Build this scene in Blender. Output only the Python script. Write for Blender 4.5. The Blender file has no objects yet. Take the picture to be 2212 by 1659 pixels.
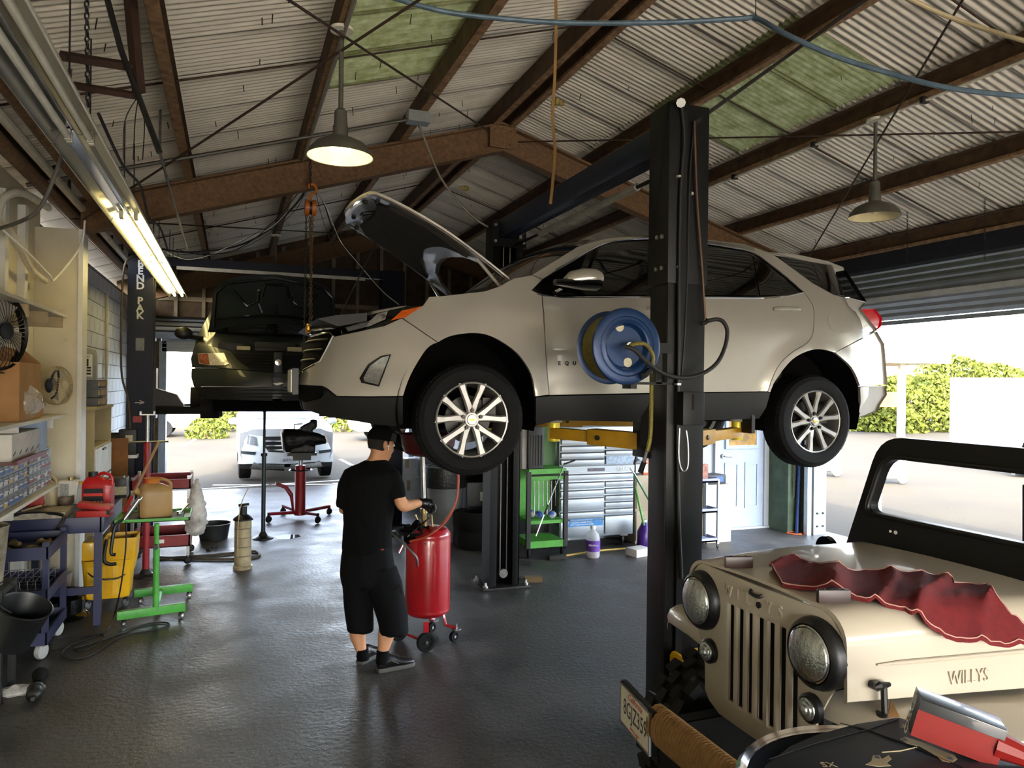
import bpy, bmesh, math, random
from mathutils import Vector, Matrix, noise
random.seed(7)
SC = bpy.context.scene
COL = SC.collection
R = math.radians
PI = math.pi

# ------------------------------------------------------------------ camera
CAM_H = 2.05; YAW = R(20.7); ROLL = R(0.7); FPX = 1600.0; CX = 1106.0; CY = 829.5
FW = Vector((math.sin(YAW), math.cos(YAW), 0)); RT = Vector((math.cos(YAW), -math.sin(YAW), 0)); UP = Vector((0, 0, 1))
CRT = RT * math.cos(ROLL) + UP * math.sin(ROLL); CUP = UP * math.cos(ROLL) - RT * math.sin(ROLL)
CPOS = Vector((0, 0, CAM_H))
cam_data = bpy.data.cameras.new('camera'); cam = bpy.data.objects.new('camera', cam_data); COL.objects.link(cam)
cam_data.sensor_width = 36.0; cam_data.lens = 36.0 * FPX / 2212.0; cam_data.clip_start = 0.05; cam_data.clip_end = 500
cm = Matrix((CRT, CUP, -FW)).transposed().to_4x4(); cm.translation = CPOS
cam.matrix_world = cm
SC.camera = cam

# ------------------------------------------------------------------ world, sun, exposure
wd = bpy.data.worlds.new('world'); SC.world = wd; wd.use_nodes = True
wn = wd.node_tree; wn.nodes.clear()
wo = wn.nodes.new('ShaderNodeOutputWorld'); wb = wn.nodes.new('ShaderNodeBackground'); sk = wn.nodes.new('ShaderNodeTexSky')
sk.sky_type = 'NISHITA'; sk.sun_disc = False; sk.sun_elevation = R(41); sk.sun_rotation = R(210); sk.air_density = 1.0; sk.dust_density = 2.5; sk.ozone_density = 1.0
wb.inputs['Strength'].default_value = 1.0
hs_ = wn.nodes.new('ShaderNodeHueSaturation'); hs_.inputs['Saturation'].default_value = 0.55
wn.links.new(sk.outputs[0], hs_.inputs['Color']); wn.links.new(hs_.outputs[0], wb.inputs[0]); wn.links.new(wb.outputs[0], wo.inputs[0])
sun_d = bpy.data.lights.new('sun', 'SUN'); sun_d.energy = 4.8; sun_d.angle = R(0.6); sun_d.color = (1.0, 0.89, 0.70)
sun = bpy.data.objects.new('sun', sun_d); COL.objects.link(sun); sun.location = (-8, -14, 18)
sun.rotation_euler = Vector((0.56, 1.0, -1.0)).to_track_quat('-Z', 'Y').to_euler()
SC.view_settings.view_transform = 'Standard'; SC.view_settings.look = 'None'
SC.view_settings.gamma = 1.0; SC.view_settings.use_curve_mapping = False
SC.view_settings.exposure = 2.05
SC.cycles.caustics_reflective = False; SC.cycles.caustics_refractive = False; SC.cycles.max_bounces = 8; SC.cycles.glossy_bounces = 3; SC.cycles.transmission_bounces = 6

# ------------------------------------------------------------------ picture rays -> places (a ray met with a real plane)
def ray(px, py): return FW + CRT * ((px - CX) / FPX) + CUP * ((CY - py) / FPX)
def pY(px, py, Y): d = ray(px, py); return CPOS + d * (Y / d.y)
def pX(px, py, X): d = ray(px, py); return CPOS + d * (X / d.x)
def pZ(px, py, Z=0.0): d = ray(px, py); return CPOS + d * ((Z - CAM_H) / d.z)

# ------------------------------------------------------------------ materials
def lin(c):
    if isinstance(c, str):
        c = [int(c[i:i + 2], 16) for i in (0, 2, 4)]
    return tuple(((v / 255.0) / 12.92 if v / 255.0 <= 0.04045 else ((v / 255.0 + 0.055) / 1.055) ** 2.4) for v in c)
MATS = {}
def M(name, col, rough=0.5, metal=0.0, var=0.12, scale=6.0, bump=0.0, bscale=60.0, coat=0.0, trans=0.0, alpha=1.0,
      emit=None, estr=0.0, spec=0.5, col2=None, lo=0.35, hi=0.65, rvar=0.0, stretch=None, ior=1.45, sss=0.0):
    if name in MATS: return MATS[name]
    m = bpy.data.materials.new(name); m.use_nodes = True; nt = m.node_tree; b = nt.nodes['Principled BSDF']
    c = lin(col); b.inputs['Roughness'].default_value = rough; b.inputs['Metallic'].default_value = metal
    b.inputs['Specular IOR Level'].default_value = spec; b.inputs['IOR'].default_value = ior
    b.inputs['Coat Weight'].default_value = coat; b.inputs['Coat Roughness'].default_value = 0.05
    b.inputs['Transmission Weight'].default_value = trans; b.inputs['Alpha'].default_value = alpha
    b.inputs['Base Color'].default_value = (*c, 1)
    if var > 0 or col2:
        tc = nt.nodes.new('ShaderNodeTexCoord'); mp = nt.nodes.new('ShaderNodeMapping'); n = nt.nodes.new('ShaderNodeTexNoise'); cr = nt.nodes.new('ShaderNodeValToRGB')
        n.inputs['Scale'].default_value = scale; n.inputs['Detail'].default_value = 6; n.inputs['Roughness'].default_value = 0.6
        if stretch: mp.inputs['Scale'].default_value = stretch
        nt.links.new(tc.outputs['Object'], mp.inputs[0]); nt.links.new(mp.outputs[0], n.inputs['Vector']); nt.links.new(n.outputs['Fac'], cr.inputs[0])
        c2 = lin(col2) if col2 else tuple(min(1, v * (1 + var)) for v in c); c1 = c if col2 else tuple(v * (1 - var) for v in c)
        cr.color_ramp.elements[0].color = (*c1, 1); cr.color_ramp.elements[1].color = (*c2, 1)
        cr.color_ramp.elements[0].position = lo; cr.color_ramp.elements[1].position = hi
        nt.links.new(cr.outputs[0], b.inputs['Base Color'])
        if rvar:
            mr = nt.nodes.new('ShaderNodeMapRange'); mr.inputs['To Min'].default_value = max(0, rough - rvar); mr.inputs['To Max'].default_value = min(1, rough + rvar)
            mr.inputs['From Min'].default_value = 0.3; mr.inputs['From Max'].default_value = 0.7
            nt.links.new(n.outputs['Fac'], mr.inputs[0]); nt.links.new(mr.outputs[0], b.inputs['Roughness'])
    if bump > 0:
        n2 = nt.nodes.new('ShaderNodeTexNoise'); bp = nt.nodes.new('ShaderNodeBump'); tc2 = nt.nodes.new('ShaderNodeTexCoord')
        n2.inputs['Scale'].default_value = bscale; n2.inputs['Detail'].default_value = 5; bp.inputs['Strength'].default_value = bump; bp.inputs['Distance'].default_value = 0.01
        nt.links.new(tc2.outputs['Object'], n2.inputs['Vector']); nt.links.new(n2.outputs['Fac'], bp.inputs['Height']); nt.links.new(bp.outputs[0], b.inputs['Normal'])
    if emit:
        b.inputs['Emission Color'].default_value = (*lin(emit), 1); b.inputs['Emission Strength'].default_value = estr
    MATS[name] = m
    return m

# ------------------------------------------------------------------ mesh collector
class MB:
    def __init__(s): s.v = []; s.f = []
    def add(s, vs, fs):
        o = len(s.v); s.v += [Vector(p) for p in vs]; s.f += [tuple(i + o for i in f) for f in fs]; return s
    def box(s, c, d, rz=0, rot=None):
        x, y, z = [a / 2 for a in d]; m = rot if rot else Matrix.Rotation(rz, 3, 'Z'); c = Vector(c)
        vs = [c + m @ Vector((i * x, j * y, k * z)) for i in (-1, 1) for j in (-1, 1) for k in (-1, 1)]
        return s.add(vs, [(0, 1, 3, 2), (4, 6, 7, 5), (0, 4, 5, 1), (2, 3, 7, 6), (0, 2, 6, 4), (1, 5, 7, 3)])
    def bx(s, x0, x1, y0, y1, z0, z1): return s.box(((x0 + x1) / 2, (y0 + y1) / 2, (z0 + z1) / 2), (x1 - x0, y1 - y0, z1 - z0))
    def ring(s, c, ax, r, n, r2=None, ph=0, up=None):
        ax = Vector(ax).normalized(); t = up if up else (Vector((0, 0, 1)) if abs(ax.z) < 0.9 else Vector((1, 0, 0)))
        a = ax.cross(Vector(t)).normalized(); b = a.cross(ax).normalized() * -1
        r2 = r2 if r2 is not None else r
        return [Vector(c) + a * (r * math.cos(ph + 2 * PI * i / n)) + b * (r2 * math.sin(ph + 2 * PI * i / n)) for i in range(n)]
    def loft(s, rings, cap=True, closed=True):
        n = len(rings[0]); vs = [p for r in rings for p in r]; fs = []
        for k in range(len(rings) - 1):
            for i in range(n if closed else n - 1):
                j = (i + 1) % n; fs.append((k * n + i, k * n + j, (k + 1) * n + j, (k + 1) * n + i))
        if cap and closed: fs.append(tuple(range(n - 1, -1, -1))); fs.append(tuple((len(rings) - 1) * n + i for i in range(n)))
        return s.add(vs, fs)
    def cyl(s, a, b, r0, r1=None, n=16, cap=True):
        a = Vector(a); b = Vector(b); r1 = r0 if r1 is None else r1
        return s.loft([s.ring(a, b - a, r0, n), s.ring(b, b - a, r1, n)], cap)
    def lathe(s, prof, c=(0, 0, 0), ax=(0, 0, 1), n=24, cap=False, arc=None):
        c = Vector(c); ax = Vector(ax).normalized()
        return s.loft([s.ring(c + ax * h, ax, max(r, 1e-4), n) for r, h in prof], cap)
    def tube(s, pts, r, n=8, cap=True):
        pts = [Vector(p) for p in pts]; rings = []; u = None
        for i, p in enumerate(pts):
            d = (pts[min(i + 1, len(pts) - 1)] - pts[max(i - 1, 0)])
            if d.length < 1e-9: d = Vector((0, 0, 1))
            d.normalize()
            if u is None: u = Vector((0, 0, 1)) if abs(d.z) < 0.9 else Vector((1, 0, 0))
            a = d.cross(u).normalized(); u = a.cross(d).normalized()
            rr = r[i] if isinstance(r, (list, tuple)) else r
            rings.append([p + a * (rr * math.cos(2 * PI * k / n)) + u * (rr * math.sin(2 * PI * k / n)) for k in range(n)])
        return s.loft(rings, cap)
    def prism(s, poly, off):
        n = len(poly); vs = [Vector(p) for p in poly] + [Vector(p) + Vector(off) for p in poly]
        fs = [tuple(range(n - 1, -1, -1)), tuple(range(n, 2 * n))] + [(i, (i + 1) % n, n + (i + 1) % n, n + i) for i in range(n)]
        return s.add(vs, fs)
    def ball(s, c, r, n=12, m=8, sq=(1, 1, 1)):
        c = Vector(c); rings = []
        for k in range(m + 1):
            t = -PI / 2 + PI * k / m; rr = max(math.cos(t), 1e-3)
            rings.append([c + Vector((r * sq[0] * rr * math.cos(2 * PI * i / n), r * sq[1] * rr * math.sin(2 * PI * i / n), r * sq[2] * math.sin(t))) for i in range(n)])
        return s.loft(rings, True)
    def grid(s, fn, nu, nv):
        vs = [fn(i / nu, j / nv) for i in range(nu + 1) for j in range(nv + 1)]
        return s.add(vs, [(i * (nv + 1) + j, (i + 1) * (nv + 1) + j, (i + 1) * (nv + 1) + j + 1, i * (nv + 1) + j + 1) for i in range(nu) for j in range(nv)])
    def xf(s, m): s.v = [m @ p for p in s.v]; return s
    def copy(s): o = MB(); o.v = [p.copy() for p in s.v]; o.f = list(s.f); return o
    def mesh(s, name, mat=None, smooth=35, bevel=0.0):
        me = bpy.data.meshes.new(name); bm = bmesh.new()
        vs = [bm.verts.new(p) for p in s.v]
        for f in s.f:
            if len(set(f)) < 3: continue
            try: bm.faces.new([vs[i] for i in f])
            except ValueError: pass
        bmesh.ops.remove_doubles(bm, verts=bm.verts, dist=1e-5)
        if bevel > 0:
            es = [e for e in bm.edges if len(e.link_faces) == 2 and e.calc_face_angle(0) > R(30)]
            bmesh.ops.bevel(bm, geom=es, offset=bevel, segments=2, affect='EDGES', profile=0.6, clamp_overlap=True)
        bmesh.ops.recalc_face_normals(bm, faces=bm.faces)
        finish(bm, me, smooth)
        if mat: me.materials.append(mat)
        return me
    def build(s, name, mat, parent=None, world=False, smooth=35, bevel=0.0):
        if parent is not None and world: s.xf(parent.matrix_basis.inverted())
        return link(name, s.mesh(name, mat, smooth, bevel), parent)
def finish(bm, me, smooth):
    if smooth:
        for f in bm.faces: f.smooth = True
        for e in bm.edges:
            e.smooth = not (len(e.link_faces) != 2 or e.calc_face_angle(0) > R(smooth))
    bm.to_mesh(me); bm.free()
def link(name, me, parent=None):
    o = bpy.data.objects.new(name, me); COL.objects.link(o)
    if parent is not None: o.parent = parent
    return o
def tag(o, label=None, cat=None, group=None, kind=None):
    if label: o['label'] = label
    if cat: o['category'] = cat
    if group: o['group'] = group
    if kind: o['kind'] = kind
    return o
def thing(name, label, cat, loc=(0, 0, 0), rz=0, group=None):
    o = bpy.data.objects.new(name, None); COL.objects.link(o); o.empty_display_size = 0.1
    o.location = loc; o.rotation_euler = (0, 0, rz)
    o.matrix_basis = Matrix.Translation(Vector(loc)) @ Matrix.Rotation(rz, 4, 'Z')
    return tag(o, label, cat, group)
def dup(root, loc=None, rz=None, label=None):
    r = root.copy(); COL.objects.link(r)
    if loc is not None: r.location = loc
    if rz is not None: r.rotation_euler = (0, 0, rz)
    if label: r['label'] = label
    for ch in list(root.children):
        c = ch.copy(); COL.objects.link(c); c.parent = r
        for g in list(ch.children):
            d = g.copy(); COL.objects.link(d); d.parent = c
    return r
def cat_curve(pts, n=8):
    """smooth path through points (Catmull-Rom)"""
    pts = [Vector(p) for p in pts]; out = []
    for i in range(len(pts) - 1):
        p0 = pts[max(i - 1, 0)]; p1 = pts[i]; p2 = pts[i + 1]; p3 = pts[min(i + 2, len(pts) - 1)]
        for k in range(n):
            t = k / n
            out.append(0.5 * ((2 * p1) + (p2 - p0) * t + (2 * p0 - 5 * p1 + 4 * p2 - p3) * t * t + (3 * p1 - p0 - 3 * p2 + p3) * t ** 3))
    out.append(pts[-1]); return out
def pw(x, tab):
    """smooth-ish piecewise interpolation of (x, y) pairs"""
    if x <= tab[0][0]: return tab[0][1]
    for i in range(len(tab) - 1):
        if x <= tab[i + 1][0]:
            x0, y0 = tab[i]; x1, y1 = tab[i + 1]; t = (x - x0) / (x1 - x0)
            ym = tab[i - 1] if i > 0 else None; yp = tab[i + 2] if i + 2 < len(tab) else None
            s = (y1 - y0) / (x1 - x0)
            def slope(a, b):
                if a * b <= 0: return 0.0
                return 2 * a * b / (a + b)
            m0 = slope(s, (y0 - ym[1]) / (x0 - ym[0])) if ym else s
            m1 = slope(s, (yp[1] - y1) / (yp[0] - x1)) if yp else s
            h = x1 - x0; t2 = t * t; t3 = t2 * t
            return (2 * t3 - 3 * t2 + 1) * y0 + (t3 - 2 * t2 + t) * h * m0 + (-2 * t3 + 3 * t2) * y1 + (t3 - t2) * h * m1
    return tab[-1][1]
def shrink2(poly, d):
    n = len(poly); out = []
    area = sum(poly[i][0] * poly[(i + 1) % n][1] - poly[(i + 1) % n][0] * poly[i][1] for i in range(n)); sg = 1 if area > 0 else -1
    for i in range(n):
        a = Vector(poly[i - 1][:2]); b = Vector(poly[i][:2]); c = Vector(poly[(i + 1) % n][:2])
        e1 = (b - a); e2 = (c - b)
        if e1.length < 1e-7 or e2.length < 1e-7: out.append(tuple(b)); continue
        n1 = Vector((-e1.y, e1.x)).normalized() * sg; n2 = Vector((-e2.y, e2.x)).normalized() * sg
        nn = n1 + n2
        if nn.length < 0.3: nn = n1
        else: nn = nn / max(nn.length_squared / 2, 0.5)
        out.append(tuple(b + nn * d))
    return out
def panel_bm(poly, fn, du=0.06, dv=0.06, thick=None, gap=0.0, us=None, mirror=None):
    """a flat outline (u, v) cut into a fine grid and laid on the surface fn(u, v); edges turned in by `thick`"""
    if gap: poly = shrink2(poly, gap)
    bm = bmesh.new(); vs = [bm.verts.new((p[0], p[1], 0)) for p in poly]; bm.faces.new(vs)
    u0 = min(p[0] for p in poly); u1 = max(p[0] for p in poly); v0 = min(p[1] for p in poly); v1 = max(p[1] for p in poly)
    ulist = us if us else [u0 + du * k for k in range(1, int((u1 - u0) / du) + 1)]
    for u in ulist:
        if u0 < u < u1: bmesh.ops.bisect_plane(bm, geom=bm.verts[:] + bm.edges[:] + bm.faces[:], plane_co=(u, 0, 0), plane_no=(1, 0, 0), dist=1e-6)
    for k in range(1, int((v1 - v0) / dv) + 1):
        bmesh.ops.bisect_plane(bm, geom=bm.verts[:] + bm.edges[:] + bm.faces[:], plane_co=(0, v0 + dv * k, 0), plane_no=(0, 1, 0), dist=1e-6)
    bmesh.ops.remove_doubles(bm, verts=bm.verts, dist=1e-5)
    for v in bm.verts: v.co = fn(v.co.x, v.co.y)
    if thick is not None:
        be = [e for e in bm.edges if e.is_boundary]
        ex = bmesh.ops.extrude_edge_only(bm, edges=be)
        for g in ex['geom']:
            if isinstance(g, bmesh.types.BMVert): g.co += thick(g.co) if callable(thick) else Vector(thick)
    bmesh.ops.recalc_face_normals(bm, faces=bm.faces)
    if mirror is not None:
        d = bmesh.ops.duplicate(bm, geom=bm.verts[:] + bm.edges[:] + bm.faces[:])
        nv = [g for g in d['geom'] if isinstance(g, bmesh.types.BMVert)]
        for v in nv: v.co = mirror(v.co)
        bmesh.ops.reverse_faces(bm, faces=[g for g in d['geom'] if isinstance(g, bmesh.types.BMFace)])
        bmesh.ops.remove_doubles(bm, verts=bm.verts, dist=2e-4)
    return bm
def bm_part(name, bm, mat, parent=None, world=False, smooth=40):
    me = bpy.data.meshes.new(name)
    if parent is not None and world: bm.transform(parent.matrix_basis.inverted())
    finish(bm, me, smooth); me.materials.append(mat)
    return link(name, me, parent)
def text_part(name, txt, size, mat, parent, mtx, extrude=0.001, world=False, sx=1.0, shear=0.0, space=1.0, bold=0.0):
    """raised or printed lettering as a mesh; mtx takes text x,y,z to place"""
    cu = bpy.data.curves.new(name, 'FONT'); cu.body = txt; cu.size = size; cu.extrude = extrude; cu.align_x = 'CENTER'; cu.align_y = 'CENTER'
    cu.shear = shear; cu.space_character = space; cu.offset = bold; cu.resolution_u = 3
    to = bpy.data.objects.new('tmp_text', cu); COL.objects.link(to)
    dg = bpy.context.evaluated_depsgraph_get(); me = bpy.data.meshes.new_from_object(to.evaluated_get(dg))
    bpy.data.objects.remove(to); bpy.data.curves.remove(cu)
    me.name = name; me.transform(mtx @ Matrix.Diagonal((sx, 1, 1, 1)))
    if parent is not None and world: me.transform(parent.matrix_basis.inverted())
    me.materials.clear(); me.materials.append(mat)
    return link(name, me, parent)
def frame_m(o, x, y):
    """placing matrix: text x axis, text y axis, origin"""
    x = Vector(x).normalized(); y = Vector(y).normalized(); z = x.cross(y).normalized(); y = z.cross(x)
    m = Matrix((x, y, z)).transposed().to_4x4(); m.translation = Vector(o); return m

# shared materials
BLACK = M('black_plastic', '0d0d0e', 0.45, 0, 0.2)
RUBBER = M('tyre_rubber', '0b0b0c', 0.8, 0, 0.25, 12, 0.25, 90, spec=0.25)
CHROME = M('chrome', 'd8d8d8', 0.12, 1.0, 0.05)
STEEL = M('bare_steel', '9a9a98', 0.35, 1.0, 0.2, 14)
DSTEEL = M('dark_steel', '3a3937', 0.45, 0.8, 0.25, 14)
RUST = M('rusty_steel', '553e29', 0.75, 0.1, 0, 24, 0.3, 60, col2='866442', lo=0.3, hi=0.85)
WHITE = M('white_paint', 'dcdcd8', 0.5, 0, 0.06)
CREAM = M('cream_paint', 'cfc6ad', 0.6, 0, 0.06, 3)
GLASSD = M('tinted_glass', '050607', 0.04, 0, 0, spec=0.6, coat=0.4)
GLASS = M('clear_glass', 'ffffff', 0.02, 0, 0, trans=1.0, ior=1.1)
RED = M('red_paint', 'a11420', 0.35, 0, 0.12, 4, coat=0.3)
YELLOW = M('yellow_paint', 'd9a416', 0.45, 0, 0.12, 5)
CARD = M('cardboard', 'a97f52', 0.85, 0, 0.1, 4)
PAPER = M('white_card', 'd5d2ca', 0.8, 0, 0.08, 5)
CABLE = M('black_cable', '141312', 0.6, 0, 0)
HOSE = M('rubber_hose', '4a4034', 0.6, 0, 0.2, 10)
# ================================================================== STRUCTURE
XL = -1.75; XR = 7.6; XC = 2.92; SL = 0.307; YF = 8.2; YB = 14.9; Y0 = -5.2
def zb(x): return 4.77 - SL * abs(x - XC)          # underside of a rafter
def zt(x): return zb(x) + 0.33                      # top of a rafter, purlins sit on it
def zr(x): return zt(x) + 0.2                       # underside of the roof sheets

# floor: dark oily concrete
def floor_mat():
    m = M('oily_concrete', '232221', 0.5, 0, 0.0, col2='504d49', scale=1.7, bump=0.45, bscale=28, lo=0.3, hi=0.75, rvar=0.14)
    nt = m.node_tree; b = nt.nodes['Principled BSDF']; src = b.inputs['Base Color'].links[0].from_socket
    tc = nt.nodes.new('ShaderNodeTexCoord'); n = nt.nodes.new('ShaderNodeTexNoise'); n.inputs['Scale'].default_value = 55; n.inputs['Detail'].default_value = 8; n.inputs['Roughness'].default_value = 0.75
    cr = nt.nodes.new('ShaderNodeValToRGB'); cr.color_ramp.elements[0].position = 0.57; cr.color_ramp.elements[1].position = 0.68
    n3 = nt.nodes.new('ShaderNodeTexNoise'); n3.inputs['Scale'].default_value = 1.1; n3.inputs['Detail'].default_value = 3
    cr3 = nt.nodes.new('ShaderNodeValToRGB'); cr3.color_ramp.elements[0].position = 0.42; cr3.color_ramp.elements[1].position = 0.62
    mu = nt.nodes.new('ShaderNodeMath'); mu.operation = 'MULTIPLY'
    mx = nt.nodes.new('ShaderNodeMixRGB'); mx.inputs[2].default_value = (*lin('8a8883'), 1)
    nt.links.new(tc.outputs['Object'], n.inputs['Vector']); nt.links.new(tc.outputs['Object'], n3.inputs['Vector'])
    nt.links.new(n.outputs[0], cr.inputs[0]); nt.links.new(n3.outputs[0], cr3.inputs[0])
    nt.links.new(cr.outputs[0], mu.inputs[0]); nt.links.new(cr3.outputs[0], mu.inputs[1])
    nt.links.new(mu.outputs[0], mx.inputs[0]); nt.links.new(src, mx.inputs[1]); nt.links.new(mx.outputs[0], b.inputs['Base Color'])
    v = nt.nodes.new('ShaderNodeTexNoise'); v.inputs['Scale'].default_value = 130; v.inputs['Detail'].default_value = 2; cv_ = nt.nodes.new('ShaderNodeValToRGB'); cv_.color_ramp.elements[0].position = 0.66; cv_.color_ramp.elements[1].position = 0.72
    mx2 = nt.nodes.new('ShaderNodeMixRGB'); mx2.inputs[2].default_value = (*lin('a3a19b'), 1); s2 = nt.nodes.new('ShaderNodeTexNoise'); s2.inputs['Scale'].default_value = 30; s2.inputs['Detail'].default_value = 8; c2_ = nt.nodes.new('ShaderNodeValToRGB'); c2_.color_ramp.elements[0].position = 0.66; c2_.color_ramp.elements[1].position = 0.70; mx3 = nt.nodes.new('ShaderNodeMixRGB'); mx3.inputs[2].default_value = (*lin('151413'), 1)
    nt.links.new(tc.outputs['Object'], v.inputs['Vector']); nt.links.new(tc.outputs['Object'], s2.inputs['Vector']); nt.links.new(v.outputs[0], cv_.inputs[0]); nt.links.new(s2.outputs[0], c2_.inputs[0])
    nt.links.new(cv_.outputs[0], mx2.inputs[0]); nt.links.new(mx.outputs[0], mx2.inputs[1]); nt.links.new(c2_.outputs[0], mx3.inputs[0]); nt.links.new(mx2.outputs[0], mx3.inputs[1]); nt.links.new(mx3.outputs[0], b.inputs['Base Color'])
    return m
fl = MB().bx(XL - 0.2, XR + 0.35, Y0, YB + 0.1, -0.15, 0.0).build('floor', floor_mat()); tag(fl, 'dark oily concrete shop floor with worn pale scuffs', 'floor', kind='structure')

# ceiling: ridge cap is the carrier, sheets / purlins / rafters / rods are its pieces
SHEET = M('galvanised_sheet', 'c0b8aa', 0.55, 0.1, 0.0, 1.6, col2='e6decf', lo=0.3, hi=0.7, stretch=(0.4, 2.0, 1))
SKYL = M('green_fibreglass', '6b6f42', 0.6, 0, 0.0, 9, col2='9a9e78', lo=0.35, hi=0.7)
def lap_band(m, amt):  # ragged darker brown band along one edge of each sheet
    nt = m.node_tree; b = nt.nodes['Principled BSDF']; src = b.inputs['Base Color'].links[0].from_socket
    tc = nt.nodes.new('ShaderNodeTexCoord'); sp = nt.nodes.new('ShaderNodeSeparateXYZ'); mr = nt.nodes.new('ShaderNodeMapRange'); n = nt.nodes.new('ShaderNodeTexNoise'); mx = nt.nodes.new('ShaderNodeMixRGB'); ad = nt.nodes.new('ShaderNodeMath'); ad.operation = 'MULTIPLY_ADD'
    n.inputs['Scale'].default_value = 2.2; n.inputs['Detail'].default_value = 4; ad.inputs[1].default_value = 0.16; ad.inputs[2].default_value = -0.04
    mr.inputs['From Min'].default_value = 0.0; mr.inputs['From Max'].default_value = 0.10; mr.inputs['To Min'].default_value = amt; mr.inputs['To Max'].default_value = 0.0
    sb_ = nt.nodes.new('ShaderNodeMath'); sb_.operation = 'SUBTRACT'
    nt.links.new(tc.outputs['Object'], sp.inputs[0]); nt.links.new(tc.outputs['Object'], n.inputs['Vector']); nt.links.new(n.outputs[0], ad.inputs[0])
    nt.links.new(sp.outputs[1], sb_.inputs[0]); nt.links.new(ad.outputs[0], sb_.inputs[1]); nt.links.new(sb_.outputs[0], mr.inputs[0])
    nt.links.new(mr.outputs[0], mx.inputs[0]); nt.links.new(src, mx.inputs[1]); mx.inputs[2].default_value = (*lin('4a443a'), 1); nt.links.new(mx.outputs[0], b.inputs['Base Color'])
lap_band(SHEET, 0.75)
def skylight_mat(m):
    nt = m.node_tree; b = nt.nodes['Principled BSDF']; out = nt.nodes['Material Output']
    tr = nt.nodes.new('ShaderNodeBsdfTranslucent'); mx = nt.nodes.new('ShaderNodeMixShader'); mx.inputs[0].default_value = 0.03
    nt.links.new(b.inputs['Base Color'].links[0].from_socket, tr.inputs[0])
    nt.links.new(b.outputs[0], mx.inputs[1]); nt.links.new(tr.outputs[0], mx.inputs[2]); nt.links.new(mx.outputs[0], out.inputs[0])
skylight_mat(SKYL)
PURL = M('purlin_steel', '403023', 0.7, 0.2, 0, 8, col2='6a5038', lo=0.3, hi=0.75)
FLNG = M('flange_rust', '6d523a', 0.75, 0.1, 0, 14, col2='a4825c', lo=0.35, hi=0.75)
ceil = MB().add([(XC - 0.25, Y0, zr(XC) + 0.02), (XC, Y0, zr(XC) + 0.09), (XC + 0.25, Y0, zr(XC) + 0.02), (XC - 0.25, YB + 0.3, zr(XC) + 0.02), (XC, YB + 0.3, zr(XC) + 0.09), (XC + 0.25, YB + 0.3, zr(XC) + 0.02)], [(0, 1, 4, 3), (1, 2, 5, 4)]).build('ceiling', SHEET)
tag(ceil, 'gabled corrugated metal roof on rusty steel purlins and rafters', 'ceiling', kind='structure')
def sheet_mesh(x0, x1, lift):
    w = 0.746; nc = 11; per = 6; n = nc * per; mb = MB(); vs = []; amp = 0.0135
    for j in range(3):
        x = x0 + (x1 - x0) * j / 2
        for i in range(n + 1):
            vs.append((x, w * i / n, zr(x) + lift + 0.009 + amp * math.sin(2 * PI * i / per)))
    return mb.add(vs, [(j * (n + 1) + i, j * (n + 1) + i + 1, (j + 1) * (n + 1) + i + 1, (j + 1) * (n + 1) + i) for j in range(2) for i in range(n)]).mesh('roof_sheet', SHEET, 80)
seg = [(XL - 0.35, 0.70, 0.0), (0.58, 1.76, 0.012), (1.66, XC - 0.03, 0.024), (XC + 0.03, 4.20, 0.024), (4.08, 5.28, 0.012), (5.16, XR + 0.35, 0.0)]
y = Y0
k = 0
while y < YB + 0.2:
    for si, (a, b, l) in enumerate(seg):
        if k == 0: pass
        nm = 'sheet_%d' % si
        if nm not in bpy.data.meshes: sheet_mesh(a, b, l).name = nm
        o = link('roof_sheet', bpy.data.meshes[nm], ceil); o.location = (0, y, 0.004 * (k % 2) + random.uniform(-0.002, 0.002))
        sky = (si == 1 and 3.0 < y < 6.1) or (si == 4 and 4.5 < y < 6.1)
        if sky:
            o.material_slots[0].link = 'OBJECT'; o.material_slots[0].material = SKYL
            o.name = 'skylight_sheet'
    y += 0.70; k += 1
def cpurlin(x, side):
    mb = MB(); z1 = zr(x) - 0.004; z0 = zt(x); L = (Y0, YB)
    # web leans with the slope; flange points down-slope
    mb.bx(x - 0.004, x + 0.004, L[0], L[1], z0, z1)
    mb.bx(min(x, x + side * 0.07), max(x, x + side * 0.07), L[0], L[1], z1 - 0.03, z1 - 0.024)
    po = mb.build('purlin', PURL, ceil, smooth=0)
    MB().bx(min(x, x + side * 0.07), max(x, x + side * 0.07), L[0], L[1], z0 - 0.006, z0).bx(min(x + side * 0.064, x + side * 0.07), max(x + side * 0.064, x + side * 0.07), L[0], L[1], z0, z0 + 0.022).build('lower_flange', FLNG, po, smooth=0)
LP = [-1.62, -0.46, 0.62, 1.70, 2.79]; RP = [3.06, 4.14, 5.22, 6.30, 7.42]
for x in LP: cpurlin(x, 1)
for x in RP: cpurlin(x, -1)
def ibeam(a, b, h, w, tf=0.022, tw=0.012, mat=RUST, name='rafter', parent=ceil):
    """I section from a to b (points on the underside centre line), web vertical"""
    a = Vector(a); b = Vector(b); d = (b - a).normalized(); side = d.cross(Vector((0, 0, 1))).normalized(); mb = MB()
    def slab(z0, z1, ww):
        vs = [p + side * (s * ww / 2) + Vector((0, 0, z)) for p in (a, b) for s in (-1, 1) for z in (z0, z1)]
        mb.add(vs, [(0, 1, 3, 2), (4, 6, 7, 5), (0, 4, 5, 1), (2, 3, 7, 6), (0, 2, 6, 4), (1, 5, 7, 3)])
    slab(0, tf, w); slab(h - tf, h, w); slab(tf, h - tf, tw)
    return mb.build(name, mat, parent, smooth=0)
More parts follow.
